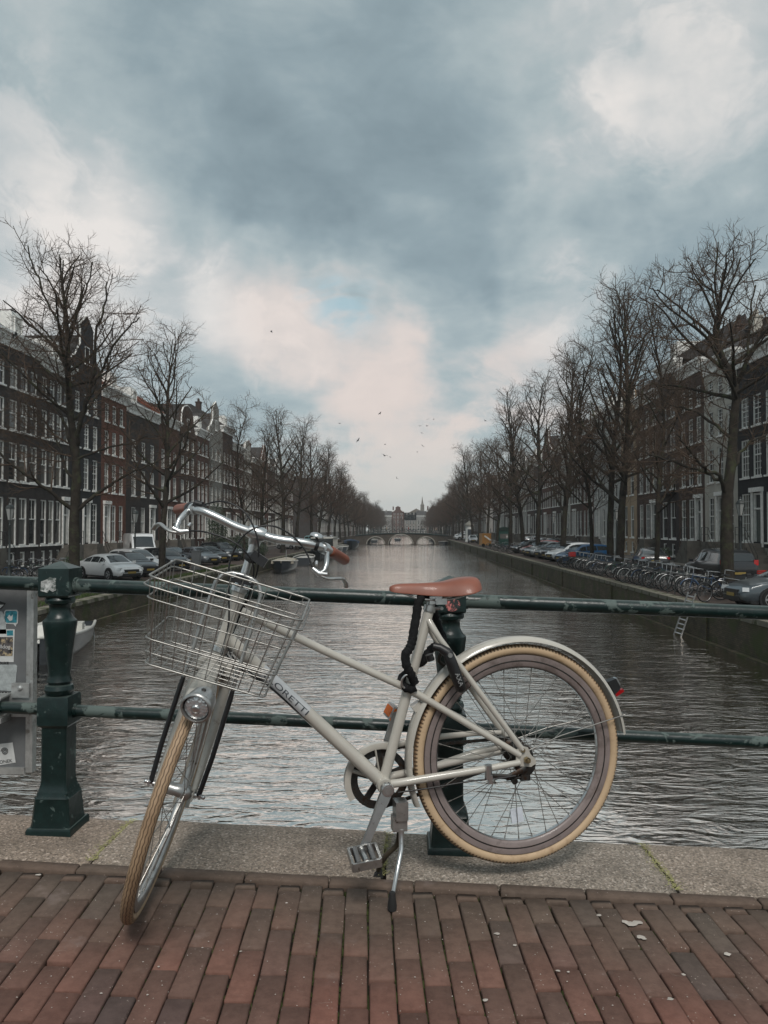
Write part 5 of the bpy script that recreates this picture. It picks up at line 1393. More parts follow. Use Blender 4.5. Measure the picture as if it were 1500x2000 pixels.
# right bank (origin at the far end, x runs towards the camera)
RH = [
 (1640, 1540, dict(wallm=BLKW, bays=3, style='fine', top=12.4, curt=.2, door=1), 'black brick house beyond the right edge of the picture'),
 (1540, 1433, dict(wallm=BLKW, bays=4, style='fine', top=12.6, curt=.35, door=1, ww=1.15, plinth='stone', ridge=1.8), 'black brick house with large white framed windows at the right edge'),
 (1433, 1370, dict(wallm=(.36, .34, .30), bays=3, style='fine', top=13.2, curt=.3, door=1, ww=.95), 'cream plastered house beside the black one'),
 (1370, 1320, dict(wallm=BRN3, bays=3, style='bars', top=13.8, curt=.3, door=2, ww=1.0), 'brown brick house with white columned doorway'),
 (1320, 1283, dict(wallm=(.045, .036, .036), bays=2, style='plain', top=14.9, curt=.35, door=None, ww=1.3, stoop=False), 'tall narrow dark house with paired windows and a small balcony'),
 (1283, 1240, dict(wallm=BRN3, bays=3, style='bars', top=13.4, curt=.3, door=2), 'brown house with a white double entrance'),
 (1240, 1210, dict(wallm=(.30, .225, .155), bays=2, style='plain', top=12.6, curt=.3, door=None, stoop=False, gable='bell'), 'ochre plastered house with two bays'),
 (1210, 1157, dict(wallm=(.36, .36, .345), bays=4, style='plain', top=14.0, curt=.2, door=0, ww=1.0), 'white plastered house with banded ground floor'),
 (1157, 1135, dict(wallm=RW2, bays=3, style='bars', top=13.6, curt=.3, door=2), 'brown red house with pale doorways left of the white one'),
 (1135, 1112, dict(wallm=BRN3, bays=4, style='bars', top=13.0, curt=.3, door=1, gable='step'), 'brown house with stepped gable behind the parked blue car'),
 (1112, 1095, dict(wallm=(.37, .36, .33), bays=2, style='bars', top=14.0, curt=.2, door=None, stoop=False), 'narrow white house among the right bank trees'),
 (1095, 1075, dict(wallm=BRN2, bays=4, style='bars', top=12.8, curt=.3, door=1), 'dark brown house behind the row of parked cars'),
 (1075, 1058, dict(wallm=RW2, bays=4, style='bars', top=13.4, curt=.3, door=1, gable='neck'), 'reddish house with neck gable among the right trees'),
 (1058, 1042, dict(wallm=BRN1, bays=4, style='bars', top=12.6, curt=.3, door=1), 'nearly black house among the right trees'),
 (1042, 1028, dict(wallm=BRN3, bays=4, style='bars', top=13.4, curt=.3, door=1), 'brown four bay house behind the green kiosk'),
 (1028, 1012, dict(wallm=(.30, .29, .27), bays=4, style='bars', top=12.4, curt=.2, door=1, gable='bell'), 'pale bell gabled house further up the right bank'),
 (1012, 998, dict(wallm=BRN2, bays=4, style='bars', top=13.6, curt=.2, door=1), 'dark house beyond the orange container'),
 (998, 984, dict(wallm=BRN3, bays=4, style='bars', top=13.0, curt=.2, door=1), 'brown house third from the arched bridge on the right'),
 (984, 972, dict(wallm=(.33, .32, .30), bays=4, style='bars', top=12.4, curt=.2, door=1), 'white house second from the arched bridge on the right'),
 (972, 962, dict(wallm=BRN2, bays=4, style='bars', top=13.2, curt=.2, door=1), 'dark house on the right corner by the arched bridge'),
]
for a, b_, sp, lab in RH:
    y0, y1 = right_y(a), right_y(b_); sp = fixspec(sp); wd = y1 - y0 - .02
    sp.setdefault('ww', min(1.15, wd / (sp['bays'] * 1.45)))
    sp['ww'] = min(sp['ww'], wd / (sp['bays'] * 1.35))
    house('canal_house', lab, wd, loc=(FR, y1, SR + .12), rz=-PI / 2, group=GRR, **sp)
# balcony of the tall dark house is left to its railing
h_ = [o for o in bpy.data.objects if o.get('label', '').startswith('tall narrow dark house')][0]
mb = MB()
for k in range(12): mb.tube([(.9 + k * .28, -.62, 5.35), (.9 + k * .28, -.62, 6.35)], .018, 4)
mb.tube([(.85, -.62, 6.35), (4.05, -.62, 6.35)], .03, 5); mb.bb(.8, 4.1, -.66, -.005, 5.25, 5.35)
mb.build('balcony', M_IRON, h_)
# far houses beyond the arched bridge: windows joined, too small to pick apart
far_w = [wall_mat(BRN2), wall_mat(RW2), wall_mat(BRN3), plaster((.15, .14, .125)), wall_mat(BRN1), plaster((.18, .175, .165))]
names_ = ['dark', 'reddish', 'brown', 'cream', 'blackish', 'pale']
rows4 = STD[:]
for side in (0, 1):
    y = 205; i = 0
    while y < 440:
        wd = rh.uniform(6.5, 9.5); wi = rh.randrange(6)
        lab = '%s house, %s beyond the arched bridge on the %s bank' % (names_[wi], _WORDS[i].replace('nearest', 'first'), 'right' if side else 'left')
        kw = dict(bays=3, style='bars', top=rh.uniform(12, 14.5), door=None, stoop=False, winparts=False, gable=rh.choice(('cornice', 'cornice', 'neck', 'bell')), chim=rh.random() < .5, group='far houses beyond the arched bridge')
        if side: house('h', lab, wd - .05, far_w[wi], loc=(FR, y + wd, SR + .12), rz=-PI / 2, **kw)
        else: house('h', lab, wd - .05, far_w[wi], loc=(FL, y, SL + .12), rz=PI / 2, **kw)
        y += wd; i += 1
# houses closing the view at the end of the canal
x = -24.0; i = 0
TL = ['grey gabled', 'narrow cream', 'dark corner', 'tall brown', 'white fronted', 'slate roofed', 'low pale']
while x < 24:
    wd = rh.uniform(6, 8); wi = (i * 2 + 3) % 6
    house('h', '%s house closing the far end of the canal' % TL[i % 7] if i < 7 else 'last house closing the far end of the canal', wd - .05, far_w[wi], loc=(x, 474 + (i % 3), -1.6), rz=0, bays=3, top=8.0 + 2.2 * ((i * 7) % 3), door=None, stoop=False, winparts=False,
          gable=['bell', 'cornice', 'neck'][i % 3], chim=True, group='houses at the far end')
    x += wd; i += 1
M_CHW = plaster((.13, .12, .105))
ch = thing('church', 'pale roofed church with thin spire far beyond the canal end', 'church', (6.0, 500, -1.6))
MB().bb(-7, 7, 0, 22, 0, 12).build('wall', M_CHW, ch); MB().prism([(-7.3, 12), (0, 16), (7.3, 12)], -.2, 22, 'y').build('roof', mat('pale_roof', (.16, .135, .11), .8), ch)
MB().sq([(1.3, 14), (1.2, 18), (1.3, 18.2), (.6, 19.5), (.5, 20.5), (.05, 24)], (4, 3, 0)).build('spire', M_CHW, ch)

# ================================================================== far arched bridge
ab = thing('arched_bridge', 'three arched brick bridge across the canal with railing and bicycles', 'bridge', (0, 190, 0))
def deck(x): t = (x + 1.4) / 11.6; return .05 - .62 * t * t - .0
ARCH = [(-9.85, -5.65, .05), (-4.45, 1.35, .28), (2.55, 6.75, .05)]
def soff(x):
    for a, b_, k in ARCH:
        if a < x < b_:
            c = (a + b_) / 2; r_ = (b_ - a) / 2; q = math.sqrt(max(0, 1 - ((x - c) / r_) ** 2)); hgt = min(r_ * .78, 2.15 if k < .1 else 2.35)
            return WZ + .05 + hgt * q
    return WZ - 1
xs = sorted(set([QL - .02, QR + .02] + [a for a, _, _ in ARCH] + [b_ for _, b_, _ in ARCH] + [a + (b_ - a) * k / 20 for a, b_, _ in ARCH for k in range(21)] + [QL + k * .9 for k in range(26)]))
xs = [x for x in xs if QL - .03 <= x <= QR + .03]
mb = MB(); y0, y1 = 0, 11
for i in range(len(xs) - 1):
    a, b_ = xs[i], xs[i + 1]; m_ = (a + b_) / 2
    inside = any(p[0] < m_ < p[1] for p in ARCH)
    za, zb_ = (soff(a + 1e-4) if inside else WZ - 1), (soff(b_ - 1e-4) if inside else WZ - 1)
    ta, tb = deck(a), deck(b_)
    mb.add([(a, y0, za), (b_, y0, zb_), (b_, y0, tb), (a, y0, ta), (a, y1, za), (b_, y1, zb_), (b_, y1, tb), (a, y1, ta)], [(0, 1, 2, 3), (7, 6, 5, 4), (3, 2, 6, 7), (4, 5, 1, 0)])
mb.build('masonry', M_BRIDGE, ab)
mb = MB()
for a, b_, k in ARCH:      # pale arch rings
    c = (a + b_) / 2; r_ = (b_ - a) / 2; hg = min(r_ * .78, 2.15 if k < .1 else 2.35)
    P_ = [(c + (r_ + .14) * math.cos(t), -.02, WZ + .05 + (hg + .14) * math.sin(t)) for t in [PI * q / 20 for q in range(21)]]
    mb.tube(P_, .15, 6)
mb.build('arch_ring', M_STONEB, ab)
mb = MB(); P_ = [(x, -.06, deck(x) - .02) for x in xs[::2]] + [(xs[-1], -.06, deck(xs[-1]))]
mb.tube(P_, .14, 6); mb.tube([(x, .1, deck(x) + 1.0) for x in xs[::2]], .04, 5); mb.tube([(x, .1, deck(x) + .55) for x in xs[::2]], .03, 5)
mb.build('rail', M_GREEN, ab)
pm = None
for k in range(18):
    x = QL + .6 + k * 1.3
    if pm is None: o = MB().sq([(.09, 0), (.06, .1), (.06, 1.0), (.09, 1.02), (.02, 1.12)], (0, 0, 0)).build('post', M_GREEN, ab); pm = o.data; o.location = (x, .1, deck(x))
    else: inst('post', pm, ab, (x, .1, deck(x)))
for s_, xx in ((-1, QL), (1, QR)):      # sloping ramps up from the streets
    a, b_ = (xx, xx + s_ * 11)
    zl = (SL if s_ < 0 else SR)
    MB().prism([(a, zl - .3), (b_, zl - .3), (b_, zl + .02), (a, deck(xx))], .3, 10.7, 'y').build('ramp', M_BRIDGE, ab)

# ================================================================== trees
import numpy as np
M_BARK = mat('wet_bark', (.030, .025, .020), .9, var=.35, vscale=4, bump=.9, bscale=28, dirt=((.05, .055, .030), 1.6, .5, .15), bdist=.02)
M_TWIG = mat('twig_bark', (.078, .054, .039), .9, var=.3, vscale=3)
M_TWIGR = mat('reddish_twig', (.075, .044, .030), .9, var=.3, vscale=3)
class TB:
    """fast tube batch"""
    def __init__(s): s.V = []; s.F = []; s.n = 0
    def tube(s, P, r, k):
        m = len(P); P = np.asarray(P); r = np.asarray(r)
        t = np.gradient(P, axis=0); t /= np.linalg.norm(t, axis=1)[:, None] + 1e-9
        ref = np.array([.31, .77, .11]) if abs(t[0][2]) > .7 else np.array([.05, .1, 1.])
        a = ref - t * (t @ ref)[:, None]; a /= np.linalg.norm(a, axis=1)[:, None] + 1e-9; b_ = np.cross(t, a)
        an = np.arange(k) * 2 * PI / k; c, q = np.cos(an), np.sin(an)
        vs = P[:, None, :] + r[:, None, None] * (a[:, None, :] * c[None, :, None] + b_[:, None, :] * q[None, :, None])
        s.V.append(vs.reshape(-1, 3)); i = np.arange(m - 1)[:, None] * k; j = np.arange(k)[None, :]; j2 = (j + 1) % k
        s.F.append(np.stack([i + j, i + j2, i + k + j2, i + k + j], -1).reshape(-1, 4) + s.n); s.n += m * k
    def mesh(s, name, m_):
        Vv = np.concatenate(s.V).astype(np.float32); Ff = np.concatenate(s.F).astype(np.int32)
        me = bpy.data.meshes.new(name); me.vertices.add(len(Vv)); me.vertices.foreach_set('co', Vv.ravel())
        me.loops.add(Ff.size); me.loops.foreach_set('vertex_index', Ff.ravel()); me.polygons.add(len(Ff))
        me.polygons.foreach_set('loop_start', np.arange(0, Ff.size, 4, dtype=np.int32)); me.polygons.foreach_set('use_smooth', np.ones(len(Ff), bool))
        me.update(calc_edges=True); me.materials.append(m_); return me
def walk(p, d, L, n, wob, trop, rg_, target=None):
    P = [p]; st = L / n
    for i in range(n):
        d = d + rg_.normal(0, wob, 3); d[2] += trop
        d /= np.linalg.norm(d); p = p + d * st; P.append(p)
    return np.array(P), d
def rotd(d, ang_, az, rg_):
    ref = np.array([0, 0, 1.]) if abs(d[2]) < .9 else np.array([1., 0, 0]); a = np.cross(d, ref); a /= np.linalg.norm(a); b_ = np.cross(d, a)
    return d * math.cos(ang_) + (a * math.cos(az) + b_ * math.sin(az)) * math.sin(ang_)
def branch_out(TBs, P, r0, r1, lvl, rg_, O):
    """children along path P; levels 1..4"""
    n = len(P); seg = np.linalg.norm(np.diff(P, axis=0), axis=1); L = seg.sum(); cum = np.concatenate([[0], np.cumsum(seg)])
    sp = O['sp'][lvl]; s = L * O['start'][lvl] + rg_.uniform(0, sp); az = rg_.uniform(0, 6.28)
    while s < L * .985:
        i = min(np.searchsorted(cum, s) - 1, n - 2); i = max(i, 0); f = (s - cum[i]) / seg[i]; p = P[i] * (1 - f) + P[i + 1] * f
        d = P[i + 1] - P[i]; d /= np.linalg.norm(d); t = s / L; az += 2.4 + rg_.normal(0, .5)
        rr = (r0 + (r1 - r0) * t) * .55
        ln = O['len'][lvl] * rg_.uniform(.6, 1.25) * (1 - .5 * t if lvl < 3 else 1 - .25 * t) * min(1.25, max(.72, L / O['ref'][lvl]))
        dd = rotd(d, O['ang'][lvl] * rg_.uniform(.75, 1.25), az, rg_)
        if lvl < 2: dd[2] = max(dd[2], -.15)
        if lvl == 4:
            q = p + dd * ln * .55 + rg_.normal(0, ln * .05, 3); e = q + (dd + np.array([0, 0, .25])) * ln * .45
            TBs[1].tube([p, q, e], [.0060, .0050, .0030], 3)
            if O['bud']:
                for bp_ in (q, e): O['buds'].append(bp_)
        else:
            C_, _ = walk(p, dd, ln, 5 if lvl < 3 else 3, .085, O['trop'][lvl], rg_)
            ra = max(min(rr, O['rmax'][lvl]), O['rmin'][lvl]); rb_ = O['rmin'][lvl] * .75
            TBs[0 if lvl == 1 and ra > .05 else 1].tube(C_, np.linspace(ra, rb_, len(C_)), 6 if lvl == 1 else (4 if lvl == 2 else 3))
            branch_out(TBs, C_, ra, rb_, lvl + 1, rg_, O)
        s += sp * rg_.uniform(.7, 1.35)
OPT = dict(sp=[0, .50, .30, .19, .15], start=[0, .20, .15, .10, .1], len=[0, 2.7, 1.55, .85, .46], ref=[1, 5.5, 2.4, 1.2, .6], ang=[0, .95, .85, .75, .7],
           trop=[0, .07, .055, .03, 0], rmax=[1, .075, .030, .014, .008], rmin=[.03, .020, .012, .0085, .006], bud=False, buds=[])
def make_tree(seed, H, r0, clear, limbs=None, nl=18, spread=1.0, bud=False, red=False, autofrom=.35, el=(32, 72), lenf=1.0, dens=1.0, trunkpts=None, reach=.36):
    rg_ = np.random.RandomState(seed); O = dict(OPT); O['bud'] = bud; O['buds'] = []
    O['sp'] = [x / dens for x in OPT['sp']]
    TBs = (TB(), TB())
    if trunkpts is None:
        n = 14; T_ = [np.array([0, 0, -.1])]; d = np.array([0., 0, 1]); P = np.array([0, 0, 0.])
        for i in range(n):
            P = P + d * (H * .93 / n); T_.append(P.copy()); d = d + np.array([rg_.normal(0, .05), rg_.normal(0, .05), .1]); d /= np.linalg.norm(d)
        T_ = np.array(T_)
    else: T_ = np.array(trunkpts)
    zt = (T_[:, 2] - T_[0, 2]) / (T_[-1, 2] - T_[0, 2])
    # smooth
    rt = r0 * (1 - zt) ** .75 + .02; rt[0] *= 1.55
    if len(rt) > 2: pass
    fine = []; fr = []
    for i in range(len(T_) - 1):
        for k in range(3):
            f = k / 3; fine.append(T_[i] * (1 - f) + T_[i + 1] * f); fr.append(rt[i] * (1 - f) + rt[i + 1] * f)
    fine.append(T_[-1]); fr.append(rt[-1]); fine = np.array(fine); fr = np.array(fr)
    fr[1] = fr[3] * 1.18; fr[2] = fr[3] * 1.06
    fr *= 1 + .05 * np.sin(np.arange(len(fr)) * 1.7)
    TBs[0].tube(fine, fr, 12)
    tz = fine[:, 2]
    if limbs:
        for (P_, ra) in limbs:
            P_ = np.array(P_); Q = []
            for i in range(len(P_) - 1):
                for k in range(4): f = k / 4; Q.append(P_[i] * (1 - f) + P_[i + 1] * f)
            Q.append(P_[-1]); Q = np.array(Q); Q[1:-1] = (Q[:-2] + Q[1:-1] * 2 + Q[2:]) / 4; Q[1:] += rg_.normal(0, .03, Q[1:].shape)
            TBs[0].tube(Q, np.linspace(ra, .028, len(Q)), 8); branch_out(TBs, Q, ra, .03, 1, rg_, O)
    az = rg_.uniform(0, 6.28)
    for i in range(nl):
        f = autofrom + (.97 - autofrom) * ((i + rg_.uniform(0, .6)) / nl); z = H * .93 * f
        k = min(np.searchsorted(tz, z), len(fine) - 1); p = fine[k]; az += 2.4 + rg_.normal(0, .35)
        e_ = R(el[0] + (el[1] - el[0]) * (f - autofrom) / (1 - autofrom) + rg_.normal(0, 6))
        L = (H * reach * (1 - ((f - autofrom) / (1 - autofrom)) ** 1.4 * .72)) * rg_.uniform(.8, 1.15) * spread * lenf
        d = np.array([math.cos(az) * math.cos(e_), math.sin(az) * math.cos(e_), math.sin(e_)])
        C_, _ = walk(p, d, L, 8, .09, .045, rg_); ra = min(fr[k] * .62, .14)
        TBs[0].tube(C_, np.linspace(ra, .026, len(C_)) , 8); branch_out(TBs, C_, ra, .028, 1, rg_, O)
    if bud and O['buds']:
        Bp = np.array(O['buds']); n = len(Bp); s_ = rg_.uniform(.022, .048, n)[:, None]
        a = rg_.normal(0, 1, (n, 3)); a /= np.linalg.norm(a, axis=1)[:, None]; b_ = np.cross(a, rg_.normal(0, 1, (n, 3))); b_ /= np.linalg.norm(b_, axis=1)[:, None]
        q = np.stack([Bp - a * s_ * .5, Bp + b_ * s_ * .35, Bp + a * s_ * .8, Bp - b_ * s_ * .35], 1).reshape(-1, 3)
        TBs[1].V.append(q); TBs[1].F.append(np.arange(n * 4).reshape(-1, 4) + TBs[1].n); TBs[1].n += n * 4
    return TBs[0].mesh('trunk', M_BARK), TBs[1].mesh('crown', M_TWIGR if red else M_TWIG)
def place_tree(meshes, loc, rz, s_, label, group):
    t = thing('bare_tree', label, 'tree', loc, rz, group); t.scale = (s_, s_, s_)
    inst('trunk', meshes[0], t); inst('crown', meshes[1], t); return t
def tp_(px, py, Y, org, dy=0):
    q = onplane(px, py, (0, Y, 0), (0, 1, 0)); return [q.x - org[0], dy, q.z - org[2]]
# the big tree at the left
LY = 33.5; lo_ = V((onplane(146, 1163, (0, LY, 0), (0, 1, 0)).x, LY, SL))
L_ = lambda *pts: [tp_(a, b_, LY, lo_, c) for a, b_, c in pts]
tr = L_((146, 1165, 0), (145, 1080, 0), (144, 1000, .05), (148, 920, .1), (145, 850, .1), (137, 790, 0), (132, 700, 0), (129, 620, .1), (124, 560, .1), (118, 500, 0), (114, 455, 0))
limbs = [(L_((145, 860, .1), (165, 800, -.3), (190, 730, -.6), (202, 690, -.7), (206, 630, -.9), (228, 575, -1.1), (232, 530, -1.2)), .12),
         (L_((190, 735, -.6), (215, 708, -.8), (246, 655, -1.2), (272, 630, -1.3), (300, 600, -1.3)), .07),
         (L_((148, 930, .1), (125, 860, .8), (100, 803, 1.4), (72, 752, 1.8), (45, 715, 2.0), (12, 690, 2.2)), .10),
         (L_((142, 985, .0), (105, 945, -.7), (66, 908, -1.5), (25, 870, -2.1), (-20, 835, -2.5)), .10),
         (L_((150, 985, 0), (175, 955, .6), (205, 925, 1.2), (252, 890, 2.0), (300, 866, 2.6)), .10),
         (L_((146, 925, .1), (110, 900, .8), (95, 860, 1.3), (60, 810, 1.9), (30, 780, 2.2), (-10, 745, 2.4)), .07),
         (L_((152, 880, 0), (185, 850, 1.4), (215, 838, 2.4), (250, 815, 3.2)), .06),
         (L_((140, 800, 0), (158, 760, 1.2), (178, 700, 1.8), (190, 640, 2.0), (192, 585, 2.0)), .07),
         (L_((129, 640, .1), (112, 590, -.3), (88, 530, -.7), (72, 480, -.8), (66, 450, -.8)), .055),
         (L_((128, 625, .1), (150, 560, .3), (168, 510, .3), (178, 465, .3)), .055),
         (L_((131, 700, 0), (100, 640, .5), (65, 600, .8), (30, 575, 1.0)), .06),
         (L_((136, 790, 0), (95, 740, -1.5), (55, 690, -2.2), (20, 650, -2.6)), .07)]
bt = make_tree(3, 16.3, .26, 4, limbs, nl=16, autofrom=.55, el=(32, 78), trunkpts=tr, spread=.75, dens=.88)
place_tree(bt, lo_, 0, .94, 'large bare tree with spreading limbs on the left quay beside the railing post', 'bare trees on the left quay')
# the big tree at the right
RYY = 29.8; ro_ = V((onplane(1421, 1164, (0, RYY, 0), (0, 1, 0)).x, RYY, SR))
L_ = lambda *pts: [tp_(a, b_, RYY, ro_, c) for a, b_, c in pts]
tr = L_((1421, 1166, 0), (1420, 1090, 0), (1419, 1010, 0), (1421, 940, 0), (1432, 870, .1), (1436, 800, .1), (1441, 740, .1), (1437, 700, .1), (1420, 662, .2), (1401, 618, .2), (1406, 550, .2), (1416, 470, .2), (1428, 440, .2))
limbs = [(L_((1443, 705, .1), (1457, 662, -.4), (1473, 620, -.7), (1500, 576, -1), (1535, 530, -1.2)), .10),
         (L_((1457, 662, -.4), (1462, 600, -.2), (1475, 540, .1), (1490, 490, .3)), .06),
         (L_((1402, 610, .2), (1378, 544, -.3), (1352, 506, -.6), (1322, 492, -.8)), .06),
         (L_((1418, 945, 0), (1384, 908, -.9), (1348, 903, -1.6), (1319, 890, -2.2), (1287, 858, -2.6), (1262, 835, -2.8)), .09),
         (L_((1422, 925, 0), (1388, 896, .9), (1335, 868, 1.9), (1300, 850, 2.4), (1275, 838, 2.8)), .08),
         (L_((1428, 900, 0), (1470, 850, .9), (1510, 820, 1.5), (1560, 800, 2.2)), .09),
         (L_((1434, 830, 0), (1400, 780, .8), (1360, 750, 1.4), (1320, 740, 1.8)), .08),
         (L_((1440, 740, 0), (1400, 700, -1.0), (1350, 640, -1.6), (1310, 600, -2.0)), .08),
         (L_((1440, 730, 0), (1490, 690, -1.3), (1540, 660, -2.0)), .08),
         (L_((1437, 790, 0), (1470, 740, 1.6), (1500, 700, 2.4)), .07)]
bt = make_tree(9, 14.6, .27, 4, limbs, nl=16, autofrom=.60, el=(25, 70), trunkpts=tr, spread=.85, dens=.92)
place_tree(bt, ro_, 0, .91, 'large bare tree with crooked spreading limbs on the right quay beside the bicycle racks', 'bare trees on the right quay')
VAR = [make_tree(21, 15.5, .20, 4, nl=26, autofrom=.27, bud=True, spread=.86, el=(34, 74), dens=.80),
       make_tree(22, 16.5, .21, 4, nl=28, autofrom=.22, bud=True, spread=.74, el=(42, 78), dens=.78),
       make_tree(23, 15.0, .22, 4, nl=22, autofrom=.25, spread=1.0, el=(20, 72), dens=.84),
       make_tree(24, 14.0, .20, 4, nl=24, autofrom=.24, bud=True, red=True, spread=1.0, el=(20, 72), dens=.88),
       make_tree(25, 16.0, .12, 4, nl=26, autofrom=.22, bud=True, spread=.50, el=(36, 75), dens=1.05)]
BASEH = [.95 * max(v_.co.z for v_ in q[1].vertices) for q in VAR]
GTL, GTR = 'bare trees on the left quay', 'bare trees on the right quay'
LT = [  # px of trunk, X, height px top, variant
 (313, -14.6, 622, 0, 'dense budding bare tree behind the front wheel handlebar grip'), (476, -14.6, 775, 4, 'slim bare tree rising above the dark chimneys'), (511, -14.6, 835, 2, None), (552, -14.8, 800, 2, None), (579, -14.6, 812, 0, None), (609, -14.5, 845, 3, None), (622, -14.8, 860, 1, None),
 (641, -14.6, 880, 3, None), (653, -14.6, 905, 0, None), (664, -14.6, 918, 2, None), (674, -14.7, 925, 3, None), (681, -14.5, 930, 0, None)]
for i, (px, X, ty, v_, lb) in enumerate(LT):
    Y = -X * FPX / (795 - px); z = onplane(px, ty, (0, Y, 0), (0, 1, 0)).z - SL; s_ = z / BASEH[v_] 
    place_tree(VAR[v_], (X, Y, SL), rh.uniform(0, 6.28), s_, lb or 'bare quay tree, %s after the big one along the left row' % _WORDS[i + 1], GTL)
RT_ = [(1277, 12.9, 545, 4, 'slim straight bare tree between the bicycle racks and the dark hatchback'), (1207, 12.5, 520, 1, 'tall forked bare tree behind the covered bicycle'), (1188, 12.9, 600, 0, None), (1153, 12.5, 640, 4, None), (1097, 12.5, 665, 1, None), (1049, 12.5, 720, 0, None), (1020, 12.6, 760, 1, None),
       (996, 12.5, 800, 2, None), (970, 12.5, 850, 3, None), (952, 12.6, 855, 0, None), (935, 12.5, 858, 1, None), (922, 12.5, 870, 0, None), (911, 12.5, 885, 2, None), (903, 12.5, 905, 3, None), (896, 12.5, 925, 3, None), (890, 12.6, 935, 0, None)]
for i, (px, X, ty, v_, lb) in enumerate(RT_):
    Y = X * FPX / (px - 795); z = onplane(px, ty, (0, Y, 0), (0, 1, 0)).z - SR; s_ = z / BASEH[v_]
    place_tree(VAR[v_], (X, Y, SR), rh.uniform(0, 6.28), s_, lb or 'bare quay tree, %s after the big one along the right row' % _WORDS[i + 1], GTR)
for side in (0, 1):
    y = 208; i = 0
    while y < 455:
        v_ = rh.choice((3, 3, 0, 2)); s_ = rh.uniform(.82, 1.0)
        X = (12.6 if side else -14.6) + rh.uniform(-.3, .3)
        place_tree(VAR[v_], (X, y, SR if side else SL), rh.uniform(0, 6.28), s_, 'bare tree, %s beyond the arched bridge on the %s bank' % (_WORDS[i].replace('nearest', 'first'), 'right' if side else 'left'), 'bare trees beyond the arched bridge')
        y += rh.uniform(8, 11); i += 1
for i, x in enumerate((-9, -3.5, 9.5, 15)):
    place_tree(VAR[3], (x, 466, -1.6), i * 1.3, .62 + .08 * (i % 2), ['leftmost', 'middle left', 'middle right', 'rightmost'][i] + ' small bare tree before the houses at the far canal end', 'bare trees at the far end')
# evergreen shrubs on the left quay
M_LEAF = mat('evergreen_leaf', (.030, .048, .022), .55, var=.45, vscale=2.5)
def shrub(loc, rx, ry, rz_, n, label, seed, name='evergreen_bush'):
    rg_ = random.Random(seed); t = thing(name, label, 'bush', loc); mb = MB()
    for k in range(n):
        while True:
            q = V((rg_.uniform(-1, 1), rg_.uniform(-1, 1), rg_.uniform(-1, 1)))
            if q.length < 1 and q.length > .35 + .3 * mnoise.noise(q * 2.3 + V((seed, 0, 0))): break
        q *= 1 + .3 * mnoise.noise(q * 3 + V((seed * 3, 1, 0)))
        c = V((q.x * rx, q.y * ry, rz_ + q.z * rz_)); c.z = max(.03, c.z); a = V((rg_.gauss(0, 1), rg_.gauss(0, 1), rg_.gauss(0, 1))).normalized(); b_ = a.orthogonal(); s_ = rg_.uniform(.04, .085)
        mb.add([c - a * s_, c + b_ * s_ * .4, c + a * s_, c - b_ * s_ * .4], [(0, 1, 2, 3)])
    mb.build('foliage', M_LEAF, t, fix=False)
    mb = MB()
    for k in range(7): a = k * .9; mb.tube([(0, 0, 0), (math.cos(a) * rx * .3, math.sin(a) * ry * .3, rz_ * .8), (math.cos(a) * rx * .6, math.sin(a) * ry * .6, rz_ * 1.5)], [.03, .02, .008], 4)
    mb.build('stem', M_TWIG, t)
shrub((-17.4, 70, SL), 1.0, 1.0, 2.6, 3600, 'tall dark evergreen bush covered in ivy behind the parked cars', 1)
shrub((-15.6, 70.5, SL), 1.3, 1.2, 1.15, 2600, 'rounded evergreen bush at the foot of the tall one', 2)
shrub((-14.7, 75, SL), 1.1, 1.3, .8, 1800, 'low green bush near the quay edge above the moored boat', 3)
shrub((-22.3, 50.5, SL + .12), .6, 1.2, .45, 900, 'dark plants on the pavement beside the stoop of the red brown house', 4)
shrub((19.9, 60, SR + .12), .5, .9, .55, 700, 'potted green plant before the dark house on the right', 5)
shrub((19.8, 50.6, SR + .12), .5, .8, .6, 700, 'leafy plant by the stoop of the cream house', 6)
